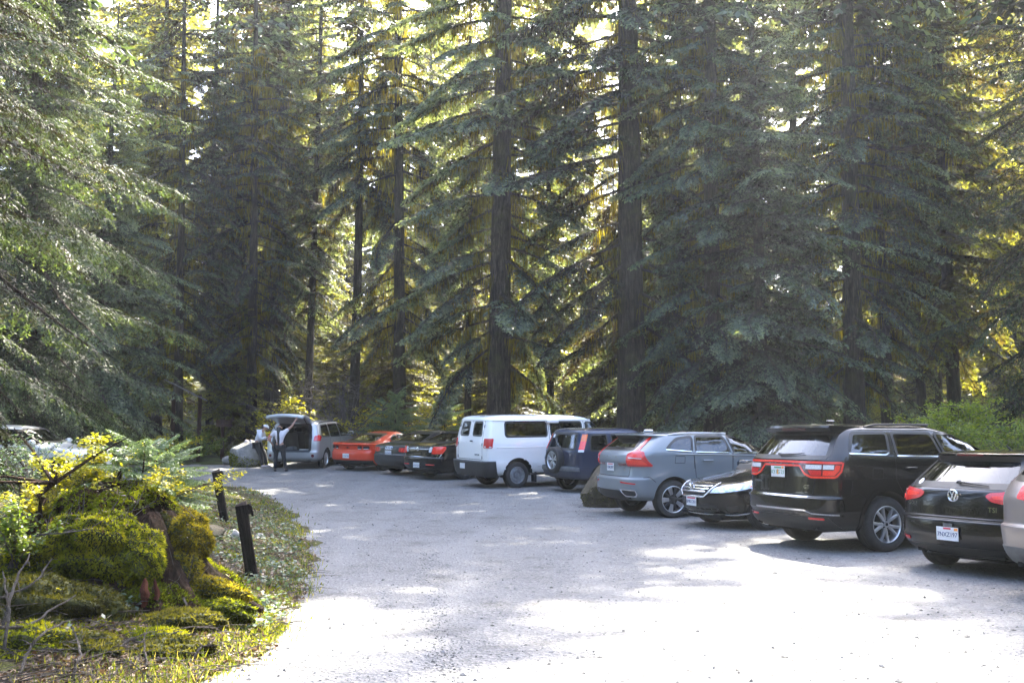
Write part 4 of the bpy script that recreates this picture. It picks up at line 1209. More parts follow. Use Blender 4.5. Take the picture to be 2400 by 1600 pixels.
# ---- silver minivan with raised tailgate
c = Car('minivan', 'silver minivan with its tailgate raised and open dark load bay', 'minivan',
        [(.28, .20, 4.9, .84), (.36, .08, 5.0, .93), (.44, .02, 5.05, .97), (.62, .0, 5.08, .985), (.66, .03, 5.07, .987), (.90, .05, 4.9, .99), (1.02, .07, 4.6, .988), (1.12, .10, 4.2, .98), (1.18, .13, 3.95, .965, W4), (1.30, .19, 3.75, .93, W4),
         (1.50, .31, 3.35, .86, W4), (1.60, .38, 3.1, .815, W4), (1.66, .45, 2.9, .755, W4), (1.71, .65, 2.6, .62, W4), (1.735, 1.1, 2.2, .35, W4)],
        5.08, 1.05, .98, .35, M['silver'], lod=1, ar=.26, nr=3.6, af=.8, nf=2.6, track=.96)
c.arch(c.xa_r, .41, .05); c.arch(c.xa_f, .41, .05)
c.window([(.55, 1.17), (1.35, 1.14)], [(.70, 1.56), (1.38, 1.59)], 'LR', M['tint']); c.window([(1.45, 1.14), (2.5, 1.12)], [(1.48, 1.595), (2.45, 1.59)], 'LR', M['mid']); c.window([(2.58, 1.12), (3.75, 1.12)], [(2.54, 1.59), (3.05, 1.55)], 'LR', M['clear'])
c.window([(-.78, 1.2), (.78, 1.2)], [(-.64, 1.58), (.64, 1.58)], ['front'], M['clear'], frame=.03)
op = [(-.66, .66), (.66, .66), (.70, .72), (.70, 1.15), (.62, 1.52), (.56, 1.58), (-.56, 1.58), (-.62, 1.52), (-.70, 1.15), (-.70, .72)]
c.holes.append((np.array(op), 'rear'))
c.body()
lip = resample(op + op[:1], 70)[:-1]
c.strip('opening_seal', lip, 'rear', .05, M['rubber'], .004, closed=True, inner=.045)
v = []; f = []
for q in lip:
    p = c.off(q[0], q[1], 'rear', -.005); v += [p, Vector((p.x + .35, p.y * .97, p.z))]
n = len(lip)
for i in range(n): f.append((2 * i, 2 * ((i + 1) % n), 2 * ((i + 1) % n) + 1, 2 * i + 1))
mesh('opening_lining', v, f, M['plastic'], c.root)
MB().box((1.35 - c.xa_r, 0, .58), (2.5, 1.5, .04)).build('cargo_floor', M['seat'], c.root)
c.seats([1.9, .95, .10], belt=1.12)
for (x, y, z, d_, m_) in ((.35, .10, .70, (.35, .30, .22), 'gplastic'), (.32, -.38, .66, (.30, .34, .12), 'white'), (.36, .45, .68, (.3, .25, .18), 'navy')):
    MB().box((x - c.xa_r, y, z), d_, bev=.04).build('luggage', M[m_], c.root)
for sg in (1, -1):
    c.lamp('tail_light', [(sg * a, z) for a, z in [(.80, 1.02), (.82, 1.20), (1.02, 1.24), (1.22, 1.16), (1.10, 1.02)]], 'wrapr', M['red_lens'], .012)
    c.lamp('reflector', [(sg * (.80 + .055 * math.cos(a)), .50 + .055 * math.sin(a)) for a in np.linspace(0, 6.28, 16)[:-1]], 'wrapr', M['dark_red_lens'], .012, smooth=0)
    MB().tube([c.off(sg * .66, 1.35, 'rear', .0), (-.40 - c.xa_r, sg * .62, 1.86)], .014, 8).build('gas_strut', M['plastic'], c.root)
# raised tailgate: a shallow shell, hinged at the roof edge, outer skin upwards
v = []; f = []
nx, ny = 12, 13
for i in range(nx):
    t = i / (nx - 1)
    for j in range(ny):
        y = -1 + 2 * j / (ny - 1)
        wv = .60 + .12 * min(1, t * 2.2) - (.05 * max(0, t - .85) / .15)
        x = .42 - t * 1.12 + .06 * (y * y)
        z = 1.70 + .30 * math.sin(t * 1.35) - .06 * y * y * (1) + (.0 if t < .9 else -.10 * (t - .9) / .1)
        v.append((x - c.xa_r, y * wv, z))
for i in range(nx - 1):
    for j in range(ny - 1): f.append((i * ny + j, i * ny + j + 1, (i + 1) * ny + j + 1, (i + 1) * ny + j))
tg = mesh('tailgate', v, f, M['silver'], c.root, True, 60)
sm = tg.modifiers.new('thickness', 'SOLIDIFY'); sm.thickness = .09; sm.offset = 0
MB().box((-.36 - c.xa_r, 0, 2.005), (.10, .62, .012), bev=.005).build('tailgate_handle', M['plastic'], tg)
MB().box((-.55 - c.xa_r, .0, 1.90), (.16, .9, .03)).build('tailgate_lining', M['plastic'], tg)
c.plate('rear', 0, .52) if False else None
c.panel('bumper_sill', [(-.70, .615), (.70, .615)], [(-.68, .655), (.68, .655)], 'rear', M['gplastic'], .012)
c.strip('bumper_edge', resample([(-1.0, .40), (1.0, .40)], 40), 'wrapr', .012, M['silver'], .008, thick=.006)
c.door([(1.42, .42), (1.42, 1.13)]); c.door([(2.54, .42), (2.54, 1.12)]); c.handle(1.6, .98); c.handle(2.75, .98); c.mirror(3.45, 1.16)
c.rails(.8, 2.6, 1.655, mat=M['plastic'])
c.wheels('ten', .66, .22)
MINIVAN = c
c.place(681, 36.0, 81, 'C')

# ---- white SUV behind the low branches
c = Car('sport_utility_vehicle', 'white SUV half hidden by the low branches and the mossy stump', 'suv',
        [(.42, .15, 4.65, .82), (.52, .06, 4.72, .92), (.70, .0, 4.78, .95), (1.0, .03, 4.75, .955), (1.12, .05, 4.5, .95), (1.18, .08, 3.9, .945), (1.26, .12, 3.55, .925, W4), (1.50, .25, 3.1, .84, W4), (1.68, .38, 2.8, .75, W4), (1.75, .6, 2.4, .6, W4), (1.78, 1.1, 2.0, .3, W4)],
        4.8, 1.05, .92, .39, M['white'], lod=1, ar=.35, nr=3.0, af=.7, nf=2.7, track=.93)
c.arch(c.xa_r, .49, .05, M['plastic']); c.arch(c.xa_f, .49, .05, M['plastic'])
c.window([(.7, 1.3), (1.7, 1.29)], [(.85, 1.64), (1.72, 1.66)], 'LR', M['tint']); c.window([(1.8, 1.29), (3.4, 1.27)], [(1.82, 1.66), (2.85, 1.62)], 'LR', M['mid']); c.window([(-.74, 1.3), (.74, 1.3)], [(-.6, 1.65), (.6, 1.65)], ['front'], M['mid'])
c.body()
c.door([(1.75, .55), (1.75, 1.28)]); c.door([(2.75, .55), (2.75, 1.28)]); c.handle(1.95, 1.1); c.handle(2.95, 1.1); c.mirror(3.25, 1.27)
for md in 'LR': c.panel('sill_trim', [(1.6, .43), (3.35, .43)], [(1.6, .52), (3.35, .52)], md, M['plastic'], .01)
for sg in (1, -1): c.lamp('headlight', [(sg * a, z) for a, z in [(.5, .92), (.55, 1.04), (1.0, 1.06), (1.1, .98), (.9, .9)]], 'wrapf', M['head_lens'], .012)
c.wheels('ten', .62, .25, M['dark_alloy'])
c.place(130, 26.5, -2, 'FR')
# ================================================================== the setting
def ground_px(u, v):
    """where the sight line of photo pixel (u, v) meets the ground"""
    lo, hi = 3.0, 90.0
    for _ in range(50):
        m = (lo + hi) / 2
        if at(u, v, m).z > gz(m): lo = m
        else: hi = m
    return at(u, v, lo)
def vnoise(x, y, seed=0):
    """smooth value noise for numpy arrays"""
    xi = np.floor(x).astype(np.int64); yi = np.floor(y).astype(np.int64)
    xf = x - xi; yf = y - yi
    def h(a, b):
        n = (a * 374761393 + b * 668265263 + seed * 974634721) & 0x7fffffff
        n = ((n ^ (n >> 13)) * 1274126177) & 0x7fffffff
        return ((n ^ (n >> 16)) & 0xffff) / 65535.0
    sx = xf * xf * (3 - 2 * xf); sy = yf * yf * (3 - 2 * yf)
    return (h(xi, yi) * (1 - sx) + h(xi + 1, yi) * sx) * (1 - sy) + (h(xi, yi + 1) * (1 - sx) + h(xi + 1, yi + 1) * sx) * sy
def fbm(x, y, seed=0, o=4):
    r = 0; a = .5
    for k in range(o):
        r = r + a * vnoise(x * 2 ** k, y * 2 ** k, seed + k * 17); a *= .5
    return r
LOT = [(-60, -30), (40, -30), (40, 10), (14, 13.5), (11.5, 20), (8.5, 24.5), (6.0, 31), (3.2, 34), (0.5, 37.5), (-2.5, 40.5), (-6.5, 41.5), (-9.2, 39.2), (-13, 38.2), (-20, 38.5), (-34, 37), (-60, 33)]
ISL_PX = [(418, 1129), (500, 1134), (570, 1143), (640, 1165), (690, 1215), (712, 1262), (732, 1330), (715, 1400), (665, 1470), (590, 1530), (480, 1588)]
ISLAND = [tuple(ground_px(*p)[:2]) for p in ISL_PX] + [(-2.45, 5.2), (-3.2, 4.2), (-9, 3.5), (-14, 6), (-16, 16), (-14, 21.5), (-11.5, 24.0), (-10.9, 27.3)]
def poly_dist(px, py, poly):
    """signed distance to a polygon, positive inside"""
    d = np.full(px.shape, 1e9)
    n = len(poly)
    for i in range(n):
        ax, ay = poly[i]; bx, by = poly[(i + 1) % n]
        ex, ey = bx - ax, by - ay
        t = np.clip(((px - ax) * ex + (py - ay) * ey) / (ex * ex + ey * ey), 0, 1)
        d = np.minimum(d, np.hypot(px - ax - t * ex, py - ay - t * ey))
    ins = in_poly(px.ravel(), py.ravel(), poly).reshape(px.shape)
    return np.where(ins, d, -d)
def terrain_z(x, y):
    z = gzv(y)
    dl = -poly_dist(x, y, LOT)                     # distance outside the lot
    rough = np.clip(dl / 2.0, 0, 1)
    z = z + rough * (fbm(x * .35, y * .35, 3) - .42) * .9 + np.clip(dl - 25, 0, 200) * .05
    return z - .010
def grid_mesh(name, xs, ys, zf, mat, parent=None, keepf=None):
    X, Y = np.meshgrid(xs, ys)
    Z = zf(X, Y)
    n, m = X.shape
    V = np.stack([X, Y, Z], -1).reshape(-1, 3)
    I = np.arange(n * m).reshape(n, m)
    F = np.stack([I[:-1, :-1], I[:-1, 1:], I[1:, 1:], I[1:, :-1]], -1).reshape(-1, 4)
    if keepf is not None:
        C = V[F].mean(1)
        F = F[keepf(C[:, 0], C[:, 1])]
    me = bpy.data.meshes.new(name)
    me.vertices.add(len(V)); me.vertices.foreach_set('co', V.astype(np.float32).ravel())
    me.loops.add(F.size); me.loops.foreach_set('vertex_index', F.astype(np.int32).ravel())
    me.polygons.add(len(F)); me.polygons.foreach_set('loop_start', np.arange(0, F.size, 4, dtype=np.int32))
    me.polygons.foreach_set('use_smooth', np.ones(len(F), bool))
    me.materials.append(mat)
    me.update(calc_edges=True); me.validate()
    bm = bmesh.new(); bm.from_mesh(me)
    bmesh.ops.delete(bm, geom=[v for v in bm.verts if not v.link_faces], context='VERTS')
    bm.to_mesh(me); bm.free()
    return link(name, me, parent)

# gravel: crushed grey rock, compacted fines, wheel-polished paler tracks, darker damp spots
def gravel_mat():
    m, nt, out = new_mat('gravel')
    p = N(nt, 'ShaderNodeBsdfPrincipled'); p.inputs['Roughness'].default_value = .9; p.inputs['Specular IOR Level'].default_value = .25
    vec = objvec(nt)
    vo = N(nt, 'ShaderNodeTexVoronoi'); vo.inputs['Scale'].default_value = 34; vo.inputs['Randomness'].default_value = 1; L(nt, vec, vo.inputs['Vector'])
    vo2 = N(nt, 'ShaderNodeTexVoronoi'); vo2.inputs['Scale'].default_value = 85; L(nt, vec, vo2.inputs['Vector'])
    big = noise(nt, vec, .45, 5, .65)
    mid = noise(nt, vec, 5.0, 6, .75)
    st = ramp(nt, vo.outputs['Color'], [(0, (.040, .040, .040)), (.5, (.152, .151, .150)), (1, (.31, .305, .30))])
    st2 = ramp(nt, vo2.outputs['Color'], [(0, (.074, .073, .073)), (.6, (.170, .169, .168)), (1, (.27, .268, .265))])
    c = mixc(nt, ramp(nt, mid, [(.42, 0), (.60, 1)]), st2, st)
    c = mixc(nt, ramp(nt, big, [(.35, 0), (.7, .55)]), c, (.205, .204, .202))
    c = mixc(nt, ramp(nt, noise(nt, vec, 1.6, 6, .7), [(.56, 0), (.72, .5)]), c, (.080, .078, .076))
    sx = N(nt, 'ShaderNodeSeparateXYZ'); L(nt, vec, sx.inputs[0])
    wv = N(nt, 'ShaderNodeMath', operation='MULTIPLY_ADD'); L(nt, noise(nt, vec, .25, 3), wv.inputs[0]); wv.inputs[1].default_value = 2.2; L(nt, sx.outputs['X'], wv.inputs[2])
    sn = N(nt, 'ShaderNodeMath', operation='SINE'); ml = N(nt, 'ShaderNodeMath', operation='MULTIPLY'); L(nt, wv.outputs[0], ml.inputs[0]); ml.inputs[1].default_value = 3.6; L(nt, ml.outputs[0], sn.inputs[0])
    c = mixc(nt, ramp(nt, sn.outputs[0], [(.55, 0), (.95, .30)]), c, (.225, .223, .220))
    c = mixc(nt, ramp(nt, noise(nt, vec, .8, 7, .75), [(.52, 0), (.68, .45)]), c, (.088, .082, .074))
    L(nt, c, p.inputs['Base Color'])
    h = N(nt, 'ShaderNodeMath', operation='ADD'); L(nt, vo.outputs['Distance'], h.inputs[0]); L(nt, mid, h.inputs[1])
    n1 = bump(nt, vo2.outputs['Distance'], .5, .012)
    L(nt, bump(nt, h.outputs[0], .8, .03, n1), p.inputs['Normal'])
    L(nt, p.outputs[0], out.inputs['Surface'])
    return m
def soil_mat(name, cols, scale=2.0):
    m, nt, out = new_mat(name)
    p = N(nt, 'ShaderNodeBsdfPrincipled'); p.inputs['Roughness'].default_value = .95; p.inputs['Specular IOR Level'].default_value = .15
    vec = objvec(nt)
    f = noise(nt, vec, scale, 8, .7)
    L(nt, ramp(nt, f, [(.30, cols[0]), (.45, cols[1]), (.56, cols[2]), (.70, cols[3])]), p.inputs['Base Color'])
    L(nt, bump(nt, noise(nt, vec, scale * 14, 6, .7), .9, .05), p.inputs['Normal'])
    L(nt, p.outputs[0], out.inputs['Surface'])
    return m
M['gravel'] = gravel_mat()
M['floor'] = soil_mat('forest_floor', [(.018, .013, .008), (.045, .035, .018), (.055, .07, .018), (.10, .11, .03)], 1.2)
M['verge'] = soil_mat('verge_soil', [(.035, .028, .016), (.075, .060, .032), (.075, .085, .022), (.13, .12, .035)], 3.0)

xs = np.r_[np.arange(-160, -40, 6), np.arange(-40, 40, 1.0), np.arange(40, 161, 6)]
ys = np.r_[np.arange(-60, 0, 5), np.arange(0, 70, 1.0), np.arange(70, 241, 6)]
tag(grid_mesh('ground', xs, ys, lambda x, y: terrain_z(x, y) - .012, M['floor']), kind='structure')
def lot_z(x, y):
    tr = .012 * (fbm(x * .8, y * .8, 11) - .47) + .02 * (fbm(x * .15, y * .15, 5) - .47)
    return gzv(y) + tr * .8
lot = grid_mesh('gravel_lot', np.arange(-40, 26, .40), np.arange(-8, 43, .40), lot_z, M['gravel'],
                keepf=lambda x, y: poly_dist(x, y, LOT) + (fbm(x * .9, y * .9, 21) - .45) * 1.6 > 0)
tag(lot, kind='structure')
# loose stones lying on the gravel
def stones(name, px, py, pz, size, mat, seed=1, flat=.6, label=None, cat=None):
    r = np.random.default_rng(seed)
    n = len(px)
    base = np.array([(1, 0, 0), (0, 1, 0), (-1, 0, 0), (0, -1, 0), (0, 0, 1), (0, 0, -1)], float)
    icof_ = np.array([(0, 1, 4), (1, 2, 4), (2, 3, 4), (3, 0, 4), (1, 0, 5), (2, 1, 5), (3, 2, 5), (0, 3, 5)])
    S = size[:, None, None] * r.uniform(.6, 1.3, (n, 1, 3)) * np.array([1, 1, flat])
    V = base[None] * r.uniform(.75, 1.2, (n, 6, 1)) * S
    a = r.uniform(0, 6.28, n)
    ca, sa = np.cos(a)[:, None], np.sin(a)[:, None]
    V = np.stack([V[..., 0] * ca - V[..., 1] * sa + px[:, None], V[..., 0] * sa + V[..., 1] * ca + py[:, None], V[..., 2] + pz[:, None] + size[:, None] * flat * .25], -1)
    T = V[:, icof_]
    t = np.repeat(r.uniform(0, 1, n), 8)
    me = quad_mesh(name, T.reshape(-1, 3, 3), mat, 3, False, t)
    return tag(link(name, me), label, cat, kind='stuff')
def stone_mat(name, lo, hi):
    m, nt, out = new_mat(name)
    p = N(nt, 'ShaderNodeBsdfPrincipled'); p.inputs['Roughness'].default_value = .85
    a = N(nt, 'ShaderNodeAttribute'); a.attribute_name = 'tint'
    c = ramp(nt, a.outputs['Fac'], [(0, lo), (1, hi)])
    L(nt, mixc(nt, noise(nt, objvec(nt), 40, 4), c, (.2, .2, .2), 'OVERLAY'), p.inputs['Base Color'])
    L(nt, p.outputs[0], out.inputs['Surface'])
    return m
M['stone_chip'] = stone_mat('stone_chip', (.06, .059, .058), (.27, .268, .265))
r_ = np.random.default_rng(3)
n = 16000
yy = 4.6 + r_.uniform(0, 1, n) ** 2.2 * 26
xx = (r_.uniform(-.58, .60, n)) * (yy + 1)
ok = (poly_dist(xx, yy, LOT) > .1) & (poly_dist(xx, yy, ISLAND) < .25)
xx, yy = xx[ok], yy[ok]
sz = .005 + .012 * r_.uniform(0, 1, len(xx)) ** 5 + .010 * (r_.uniform(0, 1, len(xx)) > .985)
sz *= 1 + yy * .02
# a windrow of coarser stones between the wheel tracks
m_ = 800
vv = r_.uniform(1290, 1640, m_); yr = EYE * FPX / (vv - HOR); ur = 1005 + (vv - 1300) * .18 + r_.normal(0, 22, m_) * (vv - 1000) / 400
xx = np.r_[xx, (ur - 1200) / FPX * yr]; yy = np.r_[yy, yr]; sz = np.r_[sz, r_.uniform(.005, .013, m_)]
stones('gravel_stones', xx, yy, lot_z(xx, yy), sz, M['stone_chip'], 5, label='loose crushed grey stones scattered over the gravel lot', cat='gravel')
# ================================================================== trees
def leaf_mat(name, stops, trans, tf=.42, spec=.45, rough=.42):
    m, nt, out = new_mat(name)
    a = N(nt, 'ShaderNodeAttribute'); a.attribute_name = 'tint'
    oi = N(nt, 'ShaderNodeObjectInfo')
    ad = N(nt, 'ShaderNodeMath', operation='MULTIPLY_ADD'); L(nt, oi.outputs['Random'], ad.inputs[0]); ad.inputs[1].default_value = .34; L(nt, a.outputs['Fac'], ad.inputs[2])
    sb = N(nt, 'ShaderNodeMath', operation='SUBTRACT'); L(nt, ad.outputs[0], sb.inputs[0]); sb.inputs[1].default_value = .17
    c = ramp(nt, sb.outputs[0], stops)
    p = N(nt, 'ShaderNodeBsdfPrincipled'); p.inputs['Roughness'].default_value = rough; p.inputs['Specular IOR Level'].default_value = spec
    L(nt, c, p.inputs['Base Color'])
    t = N(nt, 'ShaderNodeBsdfTranslucent')
    L(nt, mixc(nt, 1.0, c, trans, 'MULTIPLY'), t.inputs['Color'])
    mx = N(nt, 'ShaderNodeMixShader'); mx.inputs[0].default_value = tf
    L(nt, p.outputs[0], mx.inputs[1]); L(nt, t.outputs[0], mx.inputs[2]); L(nt, mx.outputs[0], out.inputs['Surface'])
    return m
def bark_mat(name, c0, c1, c2, moss=.3):
    m, nt, out = new_mat(name)
    p = N(nt, 'ShaderNodeBsdfPrincipled'); p.inputs['Roughness'].default_value = .95; p.inputs['Specular IOR Level'].default_value = .15
    vec = objvec(nt)
    mp = N(nt, 'ShaderNodeMapping'); mp.inputs['Scale'].default_value = (1, 1, .13); L(nt, vec, mp.inputs['Vector'])
    f = noise(nt, mp.outputs[0], 13, 7, .8, .8)
    c = ramp(nt, f, [(.36, c0), (.50, c1), (.64, c2)])
    ms = noise(nt, vec, 1.3, 5, .7)
    c = mixc(nt, ramp(nt, ms, [(.50, 0), (.72, moss)]), c, (.085, .085, .02))
    L(nt, c, p.inputs['Base Color'])
    L(nt, bump(nt, f, 1.0, .14), p.inputs['Normal'])
    L(nt, p.outputs[0], out.inputs['Surface'])
    return m
M['needle'] = leaf_mat('hemlock_needles', [(0, (.018, .013, .009)), (.24, (.022, .021, .015)), (.44, (.048, .066, .052)), (.70, (.102, .134, .110)), (1, (.17, .205, .16))], (3.1, 2.8, .8), .44, .3, .55)  # inner sprigs dead brown; tips silvered to paint in the skylight
M['needle_far'] = leaf_mat('far_needles', [(0, (.024, .019, .011)), (.3, (.036, .037, .018)), (.55, (.070, .080, .032)), (1, (.13, .14, .045))], (3.6, 3.2, .7), .64)
M['needle_pale'] = leaf_mat('sapling_needles', [(0, (.06, .10, .05)), (.5, (.11, .16, .075)), (1, (.20, .25, .11))], (2.2, 2.2, 1.0), .35, .35)
M['moss_hang'] = leaf_mat('hanging_moss', [(0, (.038, .030, .012)), (.5, (.095, .084, .022)), (1, (.18, .16, .035))], (3.0, 2.8, .6), .6, .05, .9)
M['yellow_leaf'] = leaf_mat('yellow_green_leaves', [(0, (.16, .17, .015)), (.5, (.30, .28, .02)), (1, (.42, .36, .03))], (1.8, 1.8, .6), .45, .3)
M['green_leaf'] = leaf_mat('green_leaves', [(0, (.05, .085, .02)), (.5, (.10, .14, .025)), (1, (.17, .20, .035))], (2.4, 2.4, .8), .42, .35)
M['needle_near'] = leaf_mat('near_hemlock_needles', [(0, (.018, .013, .009)), (.26, (.020, .021, .012)), (.5, (.036, .052, .028)), (.78, (.066, .090, .046)), (1, (.13, .155, .08))], (2.2, 2.3, .8), .36, .25, .55)
M['bark'] = bark_mat('conifer_bark', (.010, .007, .005), (.050, .036, .026), (.135, .105, .080), .6)
M['bark_dark'] = bark_mat('dark_conifer_bark', (.007, .005, .004), (.030, .022, .016), (.085, .065, .050), .45)
M['twig'] = bark_mat('dead_twigs', (.05, .042, .036), (.11, .095, .085), (.22, .195, .175), .15)

def kites(P, D, up, ln, w, fold=0.0):
    """pointed flat leaflets: base points P, directions D, lengths ln, widths w"""
    S = np.cross(D, up); S /= np.linalg.norm(S, axis=1, keepdims=True) + 1e-9
    tip = P + D * ln[:, None]
    mid = P + D * (ln * .45)[:, None] - up * (ln * fold)[:, None]
    return np.stack([P, mid + S * w[:, None], tip, mid - S * w[:, None]], 1)
def make_spray(Lb, seed, tw=.13, sp=.085, kl=.15, kw=.024, droop=.25, width=.30, hang=.25, inner=.06):
    """one hemlock bough along +X: flat drooping side twigs carrying pointed needle sprigs. unit: metres, branch length Lb"""
    r = np.random.default_rng(seed)
    P = []; D = []; LN = []; W = []; T = []
    def axis(s): return np.array([Lb * s, .06 * Lb * math.sin(s * 5 + seed) * s, .10 * Lb * s - droop * Lb * s * s])
    n = int(Lb / tw)
    for i in range(n):
        s = inner + (1 - inner) * (i + r.uniform(-.3, .3)) / n
        s = min(max(s, .04), 1)
        p0 = axis(s)
        tan = axis(min(s + .03, 1.03)) - axis(s - .03); tan /= np.linalg.norm(tan)
        for sd in (-1, 1):
            if r.uniform() < .10: continue
            lt = Lb * width * min(1, .45 + s / .35) * (1 - s) ** .75 * r.uniform(.6, 1.15) + .10
            an = R(r.uniform(38, 68))
            side = np.cross([0, 0, 1], tan); side /= np.linalg.norm(side)
            d0 = tan * math.cos(an) + side * sd * math.sin(an) + np.array([0, 0, r.normal(0, .10)])
            m = max(1, int(lt / sp))
            dr = r.uniform(.15, .5)
            for k in range(m + 1):
                t = (k + r.uniform(-.3, .3)) / max(m, 1)
                t = min(max(t, 0), 1)
                q = p0 + d0 * lt * t - np.array([0, 0, dr * lt * t * t])
                dd = d0 - np.array([0, 0, 2 * dr * t]); dd /= np.linalg.norm(dd)
                sdv = np.cross([0, 0, 1], dd); sdv /= np.linalg.norm(sdv) + 1e-9
                for s2 in (-1, 1):
                    a2 = R(r.uniform(25, 60))
                    d = dd * math.cos(a2) + sdv * s2 * math.sin(a2) + np.array([0, 0, r.normal(-.12, .18)])
                    if r.uniform() < hang: d[2] -= r.uniform(.2, .9)
                    d /= np.linalg.norm(d)
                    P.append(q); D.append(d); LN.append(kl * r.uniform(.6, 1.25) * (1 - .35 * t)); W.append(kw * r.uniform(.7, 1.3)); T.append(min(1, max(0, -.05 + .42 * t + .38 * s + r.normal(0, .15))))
    P = np.array(P); D = np.array(D)
    up = np.tile(np.array([0, 0, 1.0]), (len(P), 1)) + r.normal(0, .45, (len(P), 3))
    up /= np.linalg.norm(up, axis=1, keepdims=True)
    return kites(P, D, up, np.array(LN), np.array(W), .08), np.array(T), [axis(s) for s in np.linspace(0, .95, 6)]
FINE = [make_spray(4.0, 40 + k, tw=.115, sp=.10, kl=.21, kw=.034, droop=.14 + .05 * k, width=.27) for k in range(4)]
NEARSP = [make_spray(4.0, 45 + k, tw=.10, sp=.072, kl=.135, kw=.0175, droop=.14 + .05 * k, width=.27, hang=.3) for k in range(3)]
OUTER = [make_spray(4.0, 50 + k, tw=.085, sp=.10, kl=.21, kw=.034, droop=.16 + .06 * k, width=.27, inner=.34, hang=.35) for k in range(4)]
MID = [make_spray(4.0, 60 + k, tw=.19, sp=.15, kl=.33, kw=.056, droop=.16 + .05 * k, width=.28) for k in range(3)]
COARSE = [make_spray(4.0, 80 + k, tw=.34, sp=.28, kl=.60, kw=.12, droop=.2 + .05 * k, width=.30, hang=.2) for k in range(3)]

